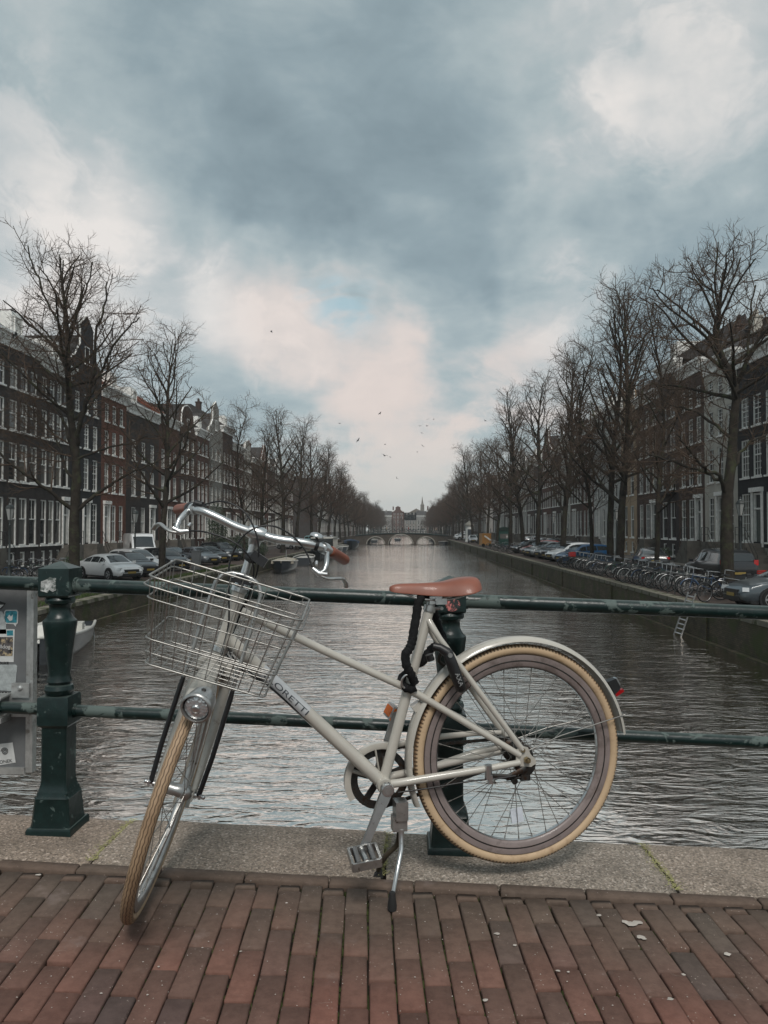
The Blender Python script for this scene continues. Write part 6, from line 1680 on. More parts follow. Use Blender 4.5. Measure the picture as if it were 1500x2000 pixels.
# ================================================================== vehicles
M_GLASS = mat('car_glass', (.012, .016, .018), .06, var=.1, coat=.5, spec=.8)
M_TYRE = mat('car_tyre', (.014, .014, .014), .85, var=.2)
M_ALLOY = mat('alloy_wheel', (.42, .43, .44), .35, .8, var=.1)
M_LAMPG = mat('clear_lamp', (.55, .57, .58), .15, var=.1, coat=.6)
M_REDL = mat('red_tail_lamp', (.40, .012, .012), .2, coat=.6)
M_TRIM = mat('black_car_trim', (.012, .012, .013), .5, var=.1)
M_PLY = mat('yellow_plate', (.24, .17, .04), .5, var=.05)
def carpaint(n_, c): return mat('car_paint_' + n_, c, .28, .1, var=.04, coat=.9)
def lerp(a, b_, t): return a + (b_ - a) * t
def car_mesh(kind):
    """returns list of (part name, MB, material key); x forward, nose at +x, ground z 0, width along y"""
    # stations: x, zlow, belt, top, half width, top half width
    if kind == 'hatch': L_, hw, ST = 4.1, .86, [(-2.05, .45, .72, .78, .66, .60), (-1.98, .28, .92, 1.12, .78, .62), (-1.75, .24, .96, 1.34, .84, .60), (-1.35, .22, .97, 1.44, .86, .60), (-.4, .2, .95, 1.48, .86, .60), (.35, .2, .93, 1.42, .86, .59), (.75, .2, .92, 1.22, .86, .62), (1.12, .2, .90, .96, .86, .70), (1.5, .21, .82, .87, .85, .66), (1.85, .24, .70, .75, .80, .60), (2.02, .30, .58, .63, .70, .55), (2.07, .40, .50, .52, .60, .45)]
    elif kind == 'sedan': L_, hw, ST = 4.6, .90, [(-2.3, .5, .78, .82, .68, .62), (-2.2, .3, .92, .97, .82, .70), (-1.7, .24, .96, 1.03, .88, .70), (-1.25, .22, .96, 1.24, .90, .60), (-.7, .2, .95, 1.39, .90, .58), (0, .2, .93, 1.43, .90, .58), (.45, .2, .92, 1.36, .90, .58), (.9, .2, .90, 1.12, .90, .64), (1.2, .2, .88, .94, .90, .74), (1.7, .21, .80, .85, .88, .68), (2.1, .25, .68, .73, .82, .60), (2.25, .30, .56, .60, .72, .55), (2.3, .4, .5, .52, .60, .45)]
    elif kind == 'suv': L_, hw, ST = 4.3, .92, [(-2.15, .5, .85, .9, .74, .68), (-2.1, .34, 1.02, 1.10, .84, .72), (-1.95, .30, 1.05, 1.50, .90, .66), (-1.6, .28, 1.05, 1.62, .92, .66), (-.4, .27, 1.03, 1.68, .92, .66), (.35, .27, 1.01, 1.62, .92, .65), (.8, .27, 1.0, 1.34, .92, .68), (1.1, .27, .99, 1.06, .92, .76), (1.6, .28, .94, .99, .90, .72), (1.95, .3, .80, .86, .86, .66), (2.1, .36, .62, .68, .76, .6), (2.15, .45, .54, .56, .66, .5)]
    else: L_, hw, ST = 5.6, .99, [(-2.8, .5, 1.0, 2.35, .92, .88), (-2.76, .35, 1.1, 2.45, .97, .90), (-2.0, .3, 1.15, 2.5, .99, .90), (0, .3, 1.2, 2.5, .99, .90), (1.1, .3, 1.2, 2.46, .99, .88), (1.35, .3, 1.22, 2.34, .99, .84), (1.75, .3, 1.20, 1.92, .99, .82), (2.15, .3, 1.15, 1.42, .98, .86), (2.35, .3, 1.1, 1.20, .97, .84), (2.65, .32, .92, 1.0, .92, .78), (2.8, .4, .70, .76, .84, .7), (2.84, .5, .60, .62, .7, .6)]
    def sec(x):
        for i in range(len(ST) - 1):
            if ST[i][0] <= x <= ST[i + 1][0]: f = (x - ST[i][0]) / (ST[i + 1][0] - ST[i][0]); return [lerp(a, b_, f) for a, b_ in zip(ST[i], ST[i + 1])]
        return list(ST[-1] if x > 0 else ST[0])
    def half(x):
        _, zl, zb_, zt, w_, wt = sec(x); zb2 = min(zb_, zt - .02)
        return [V((x, w_ * .90, zl)), V((x, w_ * .99, zl + .10)), V((x, w_, lerp(zl, zb2, .55))), V((x, w_ * .985, zb2 - .06)), V((x, w_ * .95, zb2)), V((x, wt + (w_ * .95 - wt) * .12, lerp(zb2, zt, .88))), V((x, wt * .93, zt - .005)), V((x, wt * .5, zt + .018)), V((x, 0, zt + .025))]
    body = MB(); xs = []
    for i in range(len(ST) - 1):
        n = 3 if ST[i + 1][0] - ST[i][0] > .3 else 2
        xs += [lerp(ST[i][0], ST[i + 1][0], k / n) for k in range(n)]
    xs.append(ST[-1][0]); vs = []; K = 17
    for x in xs:
        h = half(x); ring = h + [V((p.x, -p.y, p.z)) for p in reversed(h[:-1])]; vs += ring
    fs = [(i * K + k, i * K + k + 1, (i + 1) * K + k + 1, (i + 1) * K + k) for i in range(len(xs) - 1) for k in range(K - 1)]
    fs += [(i * K + K - 1, i * K, (i + 1) * K, (i + 1) * K + K - 1) for i in range(len(xs) - 1)]
    fs += [tuple(range(K)), tuple(reversed(range((len(xs) - 1) * K, len(xs) * K)))]
    body.add(vs, fs); parts_ = [('body', body, 'paint')]
    def patch_side(x0, x1, lo=.10, hi=.80, inset0=0, inset1=0):
        mb = MB(); n = 6
        for s_ in (1, -1):
            vs = []
            for i in range(n + 1):
                x = lerp(x0, x1, i / n); h = half(x); a, b_ = h[4], h[5]
                for f in (lo, (lo + hi) / 2, hi):
                    p = a.lerp(b_, f); vs.append(V((p.x, (p.y + .006) * s_, p.z)))
            mb.add(vs, [(i * 3 + k, i * 3 + k + 1, (i + 1) * 3 + k + 1, (i + 1) * 3 + k) for i in range(n) for k in range(2)])
        return mb
    def patch_top(x0, x1, wf=.86, off=.008):
        mb = MB(); n = 5; vs = []
        for i in range(n + 1):
            x = lerp(x0, x1, i / n); h = half(x); R_ = [h[6], h[7], h[8]]
            P = [V((p.x, p.y * wf / .93, p.z)) for p in R_]; P = P + [V((p.x, -p.y, p.z)) for p in reversed(P[:-1])]
            nrm_ = V((off if x1 > 0 else -off, 0, off)); vs += [p + nrm_ for p in P]
        mb.add(vs, [(i * 5 + k, i * 5 + k + 1, (i + 1) * 5 + k + 1, (i + 1) * 5 + k) for i in range(n) for k in range(4)]); return mb
    if kind == 'hatch': sides, ws, rw_, wx, wr = [(-1.62, -.75), (-.68, .12), (.18, .70)], (.42, 1.06), (-1.95, -1.50), (1.28, -1.22), .31
    elif kind == 'sedan': sides, ws, rw_, wx, wr = [(-1.30, -.62), (-.55, .22), (.28, .82)], (.50, 1.14), (-1.62, -.85), (1.42, -1.36), .33
    elif kind == 'suv': sides, ws, rw_, wx, wr = [(-1.8, -.85), (-.78, .10), (.16, .74)], (.42, 1.05), (-2.08, -1.93), (1.34, -1.30), .36
    else: sides, ws, rw_, wx, wr = [(1.15, 1.95)], (1.44, 2.12), None, (1.85, -1.75), .35
    for a, b_ in sides: parts_.append(('side_window', patch_side(a, b_, .12 if kind != 'van' else .05, .84 if kind != 'van' else .7), 'glass'))
    parts_.append(('windscreen', patch_top(*ws), 'glass'))
    if rw_: parts_.append(('rear_window', patch_top(*rw_), 'glass') if kind != 'suv' else ('rear_window', MB().box((-2.045, 0, 1.30), (.03, 1.22, .34), Matrix.Rotation(R(20), 3, 'Y')), 'glass'))
    xf = ST[-1][0]; xb = ST[0][0]
    zf = {'hatch': .62, 'sedan': .64, 'suv': .78, 'van': .92}[kind]
    fx = {'hatch': 1.90, 'sedan': 2.12, 'suv': 2.0, 'van': 2.66}[kind]
    for s_ in (1, -1):
        hfx = half(fx); parts_.append(('headlight', MB().box((fx, s_ * (hfx[3].y - .15), zf), (.20, .32, .13), Matrix.Rotation(s_ * R(-28), 3, 'Z'), (1, .8)), 'lamp'))
        bx = xb + .10; parts_.append(('tail_light', MB().box((bx - .01, s_ * (half(bx)[3].y - .10), {'hatch': .95, 'sedan': .86, 'suv': 1.08, 'van': 1.2}[kind]), (.12, .20, .24 if kind != 'sedan' else .13)), 'red'))
        parts_.append(('mirror', MB().box((ws[1] - .22, s_ * (hw + .09), sec(ws[1] - .3)[2] + .07), (.12, .20, .13), None, (.8, .9)), 'paint'))
    parts_.append(('grille', MB().box((xf - .02, 0, zf - .10 if kind != 'van' else .72), (.08, .9, .16)).box((xf - .04, 0, .34), (.10, 1.1, .14)), 'trim'))
    parts_.append(('number_plate', MB().box((xf + .025, 0, .45), (.015, .50, .11)), 'plate')); parts_.append(('number_plate', MB().box((xb - .015, 0, .60 if kind != 'sedan' else .68), (.015, .50, .11)), 'plate'))
    parts_.append(('bumper', MB().box((xb + .04, 0, .40), (.12, 1.3, .20)).box((0, 0, .24), (L_ * .9, hw * 1.9, .08)), 'trim'))
    wheels = []
    for x in wx:
        for s_ in (1, -1):
            Mw = Matrix.Rotation(-s_ * PI / 2, 3, 'X'); c = (x, s_ * (hw - .10), wr)
            well = MB().lathe([(wr + .065, -.02), (wr + .065, .118), (wr + .02, .120)], Mw, 20, c)
            ty = MB().lathe([(wr * .6, -.09), (wr, -.08), (wr, .118), (wr - .03, .135), (wr * .66, .135)], Mw, 20, c)
            rim = MB().lathe([(wr * .66, .10), (wr * .66, .138), (wr * .60, .140), (wr * .58, .12)], Mw, 20, c)
            for k in range(5 if kind != 'suv' else 6):
                a = 2 * PI * k / (5 if kind != 'suv' else 6); q = Mw @ V((math.cos(a) * wr * .32, math.sin(a) * wr * .32, .128)); rim.box(V(c) + q, (wr * .56, .07, .025), Mw @ Matrix.Rotation(a, 3, 'Z'))
            rim.lathe([(.07, .11), (.07, .142), (.02, .145)], Mw, 10, c)
            wheels.append((well, ty, rim))
    return parts_, wheels
_cars = {}
def car(kind, pname, col_, loc, heading, label, group, alloy=True, cat='car', scale=1.0):
    """heading in degrees: direction the nose points"""
    key = kind
    t = thing('parked_car' if cat == 'car' else 'delivery_van', label, cat, loc, R(heading), group); t.scale = (scale,) * 3
    pm_ = carpaint(pname, col_)
    if key not in _cars:
        P_, Wh = car_mesh(kind); L_ = []
        for n_, mb, k in P_:
            o = mb.build(n_, M_TRIM, smooth=38); L_.append((n_, o.data, k)); bpy.data.objects.remove(o)
        W_ = []
        for a, b_, c in Wh:
            r_ = []
            for q, mm in ((a, M_TRIM), (b_, M_TYRE), (c, M_ALLOY)): o = q.build('w', mm, smooth=40); r_.append(o.data); bpy.data.objects.remove(o)
            W_.append(r_)
        _cars[key] = (L_, W_)
    L_, W_ = _cars[key]; mm = dict(paint=pm_, glass=M_GLASS, lamp=M_LAMPG, red=M_REDL, trim=M_TRIM, plate=M_PLY)
    body = None
    for n_, me, k in L_:
        if k == 'paint' or k not in ('trim',):
            kk = (key, n_, me.name, pname if k == 'paint' else k)
            if kk not in _cars: m2 = me.copy(); m2.materials.clear(); m2.materials.append(mm[k]); _cars[kk] = m2
            me = _cars[kk]
        inst(n_, me, t)
    for wl, ty, rm in W_:
        w_ = inst('wheel', ty, t); inst('rim', rm, w_); inst('wheel_arch', wl, t)
    return t
GCL, GCR = 'cars parked along the left quay', 'cars parked along the right quay'
def nose(px, X, side):   # along-canal position for a nose seen at px
    return (X * FPX / (px - 795))
def put(kind, pn, c, px, X, hd, lab, grp, L_=2.1, street=SR, sc_=1.0):
    Y = nose(px, X, 0); a = R(hd); x = X - math.cos(a) * L_; y = Y - math.sin(a) * L_
    return car(kind, pn, c, (x, y, street), hd, lab, grp, scale=sc_)
BLKP, GRYP, WHTP, SILV, BLUE, RED_ = (.010, .010, .012), (.055, .07, .08), (.62, .63, .63), (.34, .35, .36), (.010, .065, .16), (.22, .02, .018)
# right quay, noses towards the water
hdR = 197
put('hatch', 'blue', BLUE, 1087, 11.1, hdR, 'bright blue hatchback, nose to the water, nearest in the right row', GCR)
put('hatch', 'white', WHTP, 1070, 11.2, hdR, 'white hatchback just beyond the blue one on the right quay', GCR, sc_=1.02)
put('suv', 'black', BLKP, 1058, 11.3, hdR, 'black tall car just beyond the white hatchback on the right quay', GCR, sc_=.93)
put('hatch', 'black', BLKP, 1046, 11.2, hdR, 'glossy black hatchback in the middle of the right row of cars', GCR)
put('sedan', 'silvergrey', (.16, .17, .175), 1033, 11.2, hdR, 'dark silver saloon in the middle of the right row of cars', GCR)
put('sedan', 'black', BLKP, 1026, 11.3, hdR, 'black saloon beside the red car on the right quay', GCR)
put('hatch', 'red', RED_, 1019, 11.2, hdR, 'dull red hatchback in the right row of cars', GCR)
put('hatch', 'black', BLKP, 1000, 11.2, hdR, 'black hatchback, last before the motorcycles on the right quay', GCR)
put('hatch', 'silver', SILV, 924, 12.2, 268, 'silver car beyond the orange container on the right quay', GCR)
put('sedan', 'green', (.02, .06, .05), 908, 11.6, 200, 'dark green car near the right end of the arched bridge', GCR)
car('hatch', 'white', WHTP, (13.6, 186, SR + .5), 160, 'white car climbing onto the right end of the arched bridge', GCR)
car('suv', 'white', WHTP, (13.0, 178, SR), 200, 'white tall car at the foot of the arched bridge on the right', GCR)
car('suv', 'black', BLKP, (14.9, 37.2, SR), 92, 'black estate car with red tail lights behind the bicycle racks', GCR, scale=1.0)
car('sedan', 'darkgrey', (.03, .033, .036), (15.2, 48.5, SR), 80, 'dark grey car seen from behind between two quay trees', GCR)
put('sedan', 'bluegrey', GRYP, 1418, 10.75, 183, 'blue grey car with alloy wheels at the right edge above the railing', GCR, L_=2.3)
for i, Y in enumerate((66, 72, 78, 84)):
    car(['hatch', 'sedan', 'suv', 'hatch'][i], ['black', 'silver', 'black', 'white'][i], [BLKP, SILV, BLKP, WHTP][i], (18.0, Y + 30, SR), 90, 'car parked by the right pavement, ' + ['black and low', 'silver saloon', 'black and tall', 'small white'][i], 'cars by the right pavement')
# left quay, noses towards the water and the camera
hdL = -38
put('sedan', 'white', WHTP, 252, -15.2, hdL, 'white saloon with glass roof, nearest in the left row of cars', GCL, L_=2.25, street=SL)
put('sedan', 'anthracite', (.022, .024, .027), 289, -15.2, hdL, 'anthracite saloon with twin chrome grille, between the white and the silver car', GCL, L_=2.25, street=SL)
put('hatch', 'silverw', (.45, .46, .46), 296, -15.9, hdL, 'pale silver tall hatchback behind the anthracite saloon', GCL, street=SL, sc_=1.06)
put('suv', 'black', BLKP, 354, -15.0, hdL, 'black car with lit orange indicator beside the slim tree on the left quay', GCL, street=SL, sc_=.93)
put('sedan', 'black', BLKP, 372, -16.9, -28, 'black saloon parked behind others left of the grey bin', GCL, street=SL, L_=2.3)
put('sedan', 'greyblue', (.08, .09, .10), 415, -15.1, hdL, 'grey blue saloon just beyond the grey bin on the left quay', GCL, L_=2.25, street=SL)
put('sedan', 'black', BLKP, 435, -15.2, hdL, 'black saloon beyond the grey blue one on the left quay', GCL, L_=2.25, street=SL)
put('suv', 'black', BLKP, 457, -15.2, hdL, 'black tall car in front of the evergreen bush', GCL, street=SL)
put('hatch', 'silver', SILV, 474, -15.3, hdL, 'silver hatchback beyond the evergreen bush', GCL, street=SL)
put('sedan', 'darkgrey', (.03, .033, .036), 486, -15.3, hdL, 'dark grey saloon behind the handlebar on the left quay', GCL, L_=2.25, street=SL)
for i, (px, k_, n_, c_) in enumerate([(585, 'hatch', 'white', WHTP), (631, 'suv', 'teal', (.22, .38, .40)), (640, 'hatch', 'silver', SILV), (647, 'sedan', 'white', WHTP), (653, 'hatch', 'darkgrey', (.03, .033, .036)), (660, 'sedan', 'silver', SILV)]):
    put(k_, n_, c_, px, -15.0, hdL, ['small white car by the quay behind the left handlebar', 'pale teal tall car right of the tour boat roof', 'silver car after the pale teal one', 'white saloon far up the left quay', 'dark hatchback far up the left quay', 'silver saloon, last before the arched bridge on the left'][i], GCL, street=SL)
vn = car('van', 'vanwhite', (.66, .67, .67), (-20.9, 59.5, SL), -62, 'white delivery van facing us on the left street', 'vans', cat='van')
MB().box((2.86, 0, .93), (.03, 1.1, .16)).build('black_grille', M_TRIM, vn)
grb = thing('utility_box', 'grey steel utility box standing between parked cars on the left quay', 'utility box', (-14.5, 52.5, SL)); MB().box((0, 0, .65), (.55, .45, 1.3)).box((0, 0, 1.33), (.62, .52, .06)).build('cabinet', M_SIGNG, grb); MB().box((0, -.235, .65), (.44, .012, 1.1)).build('door', M_SIGNG, grb)

# ================================================================== parked bicycles
M_BFR = {n_: mat('bike_' + n_, c, .35, var=.1, coat=.4) for n_, c in dict(black=(.012, .012, .013), silver=(.20, .21, .21), blue=(.02, .05, .11), green=(.015, .05, .035), white=(.45, .45, .43)).items()}
def city_bike(colour, crate=None, cover=None, cargo=False):
    t = empty('parked_bicycle'); fm = M_BFR[colour]
    f = MB(); r_ = .016
    for a, b_ in (((-.30, .30), (-.42, .86)), ((-.30, .30), (.36, .62)), ((-.38, .70), (.33, .82)), ((-.30, .30), (-.80, .34)), ((-.41, .78), (-.80, .34)), ((.31, .92), (.38, .58))): f.tube([(a[0], 0, a[1]), (b_[0], 0, b_[1])], r_, 5)
    f.tube([(.38, 0, .60), (.46, 0, .34)], .018, 5); f.build('frame', fm, t)
    wm = None
    for x in (-.80, .46):
        w_ = MB()
        P_ = [(.33 * math.cos(2 * PI * k / 20), 0, .33 * math.sin(2 * PI * k / 20)) for k in range(20)]
        if wm is None:
            w_.tube(P_, .017, 5, closed=True); o = w_.build('wheel', M_TYRE, t); o.location = (x, 0, .345); wm = o.data
            s = MB(); s.tube([(.305 * math.cos(2 * PI * k / 20), 0, .305 * math.sin(2 * PI * k / 20)) for k in range(20)], .009, 4, closed=True)
            for k in range(10): a = PI * k / 10; s.tube([(-.30 * math.cos(a), 0, -.30 * math.sin(a)), (.30 * math.cos(a), 0, .30 * math.sin(a))], .002, 3)
            s.lathe([(.03, -.04), (.03, .04)], Matrix.Rotation(PI / 2, 3, 'X'), 8); ro_ = s.build('rim', mat('bike_rim', (.15, .15, .15), .4, .7, var=.2), o); rmsh = ro_.data
        else: o = inst('wheel', wm, t, (x, 0, .345)); inst('rim', rmsh, o)
        g = MB(); P_ = [(x + .36 * math.cos(a), 0, .345 + .36 * math.sin(a)) for a in [R(20 + 150 * k / 10) for k in range(11)]]; g.tube(P_, .024, 4, flat=.5); g.build('mudguard', fm, t)
    h = MB(); h.tube([(-.06, -.29, 1.05), (.14, -.24, 1.09), (.26, -.12, 1.10), (.29, 0, 1.09), (.26, .12, 1.10), (.14, .24, 1.09), (-.06, .29, 1.05)], .013, 5); h.tube([(.31, 0, .90), (.29, 0, 1.10)], .014, 5); h.build('handlebar', M_ALLOY, t)
    g = MB(); g.tube([(.03, .285, 1.06), (-.09, .292, 1.045)], .018, 6); g.tube([(.03, -.285, 1.06), (-.09, -.292, 1.045)], .018, 6); g.build('grips', M_TYRE, t)
    s = MB(); s.prism([(-.58, .93), (-.56, .98), (-.42, .97), (-.28, .955), (-.27, .94), (-.40, .92)], -.035, .035, 'y'); s.box((-.50, 0, .955), (.16, .18, .05), None, (.8, .9)); s.tube([(-.42, 0, .86), (-.44, 0, .93)], .013, 5); s.build('saddle', M_TRIM, t)
    c = MB(); c.bb(-.98, -.52, -.07, -.055, .72, .735).bb(-.98, -.52, .055, .07, .72, .735).bb(-.98, -.96, -.055, .055, .72, .735).bb(-.76, -.74, -.055, .055, .72, .735); c.tube([(-.9, .06, .72), (-.80, .07, .36)], .007, 4); c.tube([(-.9, -.06, .72), (-.80, -.07, .36)], .007, 4); c.build('luggage_rack', M_TRIM, t)
    k = MB(); k.tube([(-.30, -.09, .30), (-.30, .09, .30)], .03, 8); k.bb(-.32, -.28, .085, .10, .14, .30); k.bb(-.35, -.25, .10, .19, .13, .15); k.bb(-.32, -.28, -.10, -.085, .30, .46); k.bb(-.35, -.25, -.19, -.10, .45, .47); k.build('cranks', M_DARKST, t)
    if crate:
        q = MB(); q.bb(.40, .76, -.24, .24, .80, .82)
        for a in range(3): z = .85 + a * .085; q.bb(.40, .76, -.24, -.22, z, z + .055); q.bb(.40, .76, .22, .24, z, z + .055); q.bb(.40, .42, -.22, .22, z, z + .055); q.bb(.74, .76, -.22, .22, z, z + .055)
        for x in (.40, .74):
            for y in (-.24, .22): q.bb(x, x + .02, y, y + .02, .82, 1.08)
        q.build('crate', crate, t)
    if cover:
        q = MB(); q.prism([(-1.1, .25), (-1.0, .8), (-.45, 1.06), (.1, 1.22), (.38, 1.18), (.75, .7), (.85, .2)], -.26, .26, 'y'); q.build('cover', cover, t)
    return t
M_RCR = mat('red_crate', (.52, .022, .015), .5, var=.1)
M_TARP = mat('dark_blue_tarpaulin', (.018, .03, .045), .6, var=.3, vscale=4, bump=.5, bscale=6, bdist=.05)
protoB = {'black': city_bike('black'), 'silver': city_bike('silver'), 'blue': city_bike('blue'), 'green': city_bike('green'), 'white': city_bike('white'), 'crate': city_bike('black', M_RCR), 'cover': city_bike('black', None, M_TARP)}
used = set(); rk = random.Random(31)
def pbike(kind, x, y, z, deg, label, group, lean=0.0):
    o = protoB[kind]
    if kind in used: o = copy_tree(o)
    used.add(kind); o.location = (x, y, z); o.rotation_euler = (lean, 0, R(deg)); tag(o, label, 'bicycle', group); return o
kinds = ['black', 'silver', 'black', 'blue', 'black', 'green', 'black', 'white', 'silver', 'black']
GBR = 'bicycles parked in the right quay racks'
i = 0; y = 29.6
while y < 53:
    if 39.5 < y < 41.2 : y += .7; continue
    k_ = kinds[(i * 7 + 3) % 10]
    if abs(y - 46) < .4 and 'c1' not in used:
        used.add('c1'); pbike('cover', 11.5, y, SR, 176, 'bicycle under a dark blue tarpaulin cover in the right racks', GBR); y += .9; continue
    if abs(y - 50.5) < .4 and 'c2' not in used:
        used.add('c2'); pbike('crate', 11.4, y, SR, 180, 'black bicycle with red front crate beside the blue car', GBR); y += .7; continue
    col_ = {'black': 'black', 'silver': 'silver', 'blue': 'dark blue', 'green': 'dark green', 'white': 'white'}[k_]
    pbike(k_, 11.35 + rk.uniform(-.15, .2), y, SR, (180 if rk.random() < .75 else 0) + rk.uniform(-7, 7), '%s city bicycle, %s from the near end of the right racks' % (col_, _WORDS[i].replace('nearest', 'first')), GBR, rk.uniform(-.07, .07))
    i += 1; y += rk.uniform(.58, .74)
pbike('black', 10.95, 27.7, SR, 200, 'black bicycle standing across the quay above the ladder', GBR)
pbike('silver', 11.9, 28.4, SR, 170, 'silver bicycle beside the ladder top, wheel to the right', GBR)
pbike('crate', 13.6, 28.6, SR, 200, 'bicycle with bright red crate right of the big right tree', GBR)
M_HOOP = mat('galvanised_hoop', (.07, .072, .072), .45, .7, var=.15)
hp = None
for k in range(26):
    y = 30.0 + k * .86
    if 39.2 < y < 41.0: continue
    if hp is None:
        hp = MB().tube(crv([V((-.38, 0, 0)), V((-.38, 0, .6)), V((-.32, 0, .76)), V((.20, 0, .76)), V((.28, 0, .66)), V((.28, 0, 0))], 3), .021, 6).build('bicycle_rack', M_HOOP, smooth=60); o = hp
    else: o = link_copy(hp)
    o.location = (11.0, y, SR); tag(o, 'galvanised steel hoop of the right quay racks, %s from the near end' % _WORDS[k].replace('nearest', 'first'), 'bicycle rack', 'hoops of the right quay racks')
for k, (px, Y) in enumerate(((985, 84), (975, 90), (990, 88), (968, 95), (960, 100), (1003, 80))):
    pbike(['black', 'silver', 'blue', 'black', 'green', 'black'][k], (px - 795) / 1500 * Y, Y, SR, [190, 175, 160, 200, 185, 170][k], '%s bicycle, %s beyond the right row of cars' % (['black', 'silver', 'blue', 'black', 'green', 'black'][k], _WORDS[k].replace('nearest', 'first')), 'bicycles beyond the right row of cars')
GBL = 'bicycles parked by the left houses'
lx_ = 0
for k in range(13):
    px = 4 + k * 10.5; Y = 40.5 + (k % 3) * 1.2 + k * .25; X = (px - 795) / 1500 * Y
    pbike(kinds[(k * 3) % 10], X, Y, SL, 180 * (k % 2) + rk.uniform(-25, 25) + (40 if k % 4 == 0 else 0), 'bicycle among the crowded left bank row, %s from the left edge' % _WORDS[k].replace('nearest', 'first'), GBL, rk.uniform(-.08, .08))
for k in range(14):
    x = -9.5 + k * 1.28 + rk.uniform(-.3, .3)
    pbike(kinds[(k * 7) % 10], x, 190.7, deck(x), 90 * 0 + rk.uniform(-20, 20), 'bicycle leaning on the arched bridge railing, %s from the left' % _WORDS[k].replace('nearest', 'first'), 'bicycles on the arched bridge', rk.uniform(-.1, .1))
for k_, o in protoB.items():
    if k_ not in used:
        for c in list(o.children_recursive): bpy.data.objects.remove(c)
        bpy.data.objects.remove(o)

# ================================================================== street lamps
def lantern_post():
    t = empty('street_lamp')
    MB().lathe([(.16, 0), (.16, .25), (.10, .32), (.085, .9), (.10, .95), (.06, 1.0), (.050, 3.0), (.07, 3.05), (.045, 3.1), (.04, 3.3)], None, 10).build('pole', M_DARKMETAL, t, smooth=40)
    MB().lathe([(.11, 3.32), (.12, 3.36), (.23, 3.92), (.24, 3.95), (.17, 4.06), (.07, 4.14), (.05, 4.22), (.02, 4.30)], None, 6).build('lantern', mat('lantern_glass', (.30, .31, .30), .25, var=.1, coat=.5), t)
    f = MB(); 
    for k in range(6): a = 2 * PI * k / 6; f.tube([(.12 * math.cos(a), .12 * math.sin(a), 3.34), (.24 * math.cos(a), .24 * math.sin(a), 3.93)], .014, 4)
    f.lathe([(.25, 3.93), (.25, 3.97), (.18, 4.08), (.06, 4.16), (.05, 4.26), (.01, 4.34)], None, 6); f.build('lantern_frame', M_DARKMETAL, t); return t
LP = [(-19.3, 54, SL, 'black crown lantern post before the dark house with the white arched door'), (-21.1, 40.2, SL, 'black lantern post cut by the left edge'), (-19.3, 88, SL, 'black lantern post behind the handlebar stem'), (-19.3, 104, SL, 'black lantern post just past the stem on the left bank'), (-19.3, 128, SL, 'lantern post above the tour boat roof'),
      (17.9, 41.8, SR, 'black lantern post with pale glass beside the big right tree'), (16.2, 60, SR, 'black lantern post before the white house on the right'), (15.9, 84, SR, 'lantern post between right row trees before brown houses'), (15.8, 118, SR, 'lantern post near the green kiosk'), (15.8, 150, SR, 'lantern post near the white advertising column'), (12.2, 186, SR, 'lantern post at the right end of the arched bridge')]
lp = lantern_post()
for i, (x, y, z, lb) in enumerate(LP):
    o = lp if i == 0 else copy_tree(lp); o.location = (x, y, z); tag(o, lb, 'street lamp', 'crown lantern street lamps')
# kiosk, container, advertising column
k = thing('kiosk', 'dark green street kiosk with arched roof on the right quay', 'kiosk', (14.6, 117, SR))
MB().box((0, 0, 1.2), (1.9, 1.7, 2.4)).build('walls', mat('kiosk_green', (.012, .05, .04), .4), k); MB().prism([(-1.05, 2.4), (-.8, 2.75), (0, 2.95), (.8, 2.75), (1.05, 2.4)], -.95, .95, 'y').build('roof', M_DOORG, k); MB().box((0, -.86, 1.5), (1.2, .03, .7)).build('window', M_PANE[2], k)
k = thing('container', 'orange yellow cargo box on the right quay', 'container', (11.35, 112, SR), R(8)); MB().box((0, 0, 1.1), (1.35, 1.9, 1.7), None, (.97, .97)).build('box', mat('orange_panel', (.42, .20, .05), .55, var=.1), k)
MB().box((.1, -.96, 1.3), (1.1, .02, .22), Matrix.Rotation(R(35), 3, 'Y')).build('stripe', M_WHITEP, k)
for x in (-.5, .5): MB().lathe([(.25, -.06), (.25, .06)], Matrix.Rotation(PI / 2, 3, 'X'), 12, (x, -.9, .25)).build('wheel', M_TYRE, k)
k = thing('advertising_column', 'white domed advertising column near the right end of the arched bridge', 'advertising column', (12.3, 152, SR)); MB().lathe([(.85, 0), (.85, .3), (.78, .35), (.78, 3.2)], None, 16).build('drum', M_WHITEP, k, smooth=40); MB().lathe([(.95, 3.2), (.95, 3.35), (.7, 3.7), (.3, 4.0), (.05, 4.2)], None, 16).build('dome', M_STONEB, k, smooth=40); MB().box((0, -.80, 1.8), (.8, .05, 1.5)).build('poster', mat('dark_poster', (.05, .06, .07), .5), k)
# ladder on the right quay wall
ld_ = thing('ladder', 'aluminium ladder hanging from the right quay down to the water', 'ladder', (9.75, 25.5, WZ)); a0_ = V((onplane(1322, 1238, (0, 24.2, 0), (0, 1, 0)).x, 24.2, 0))
p0 = V((9.55, 26.0, WZ - .1)); p1 = V((9.92, 25.9, SR + .85)); wv = V((.10, -.36, 0))
# leans along the wall so that its top stands nearer to us
p0 = onplane(1316, 1240, (9.60, 0, 0), (1, 0, 0)); p1 = onplane(1344, 1157, (9.86, 0, 0), (1, 0, 0)); wv = V((.03, -.62, 0))
for s_ in (0, 1): MB().tube([p0 + wv * s_, p1 + wv * s_], .028, 6).build('side_rail', M_ALLOY, ld_, ld_.location)
for k in range(9):
    q = p0.lerp(p1, (k + .7) / 9.4); MB().tube([q, q + wv], .022, 5).build('rung', M_ALLOY, ld_, ld_.location)

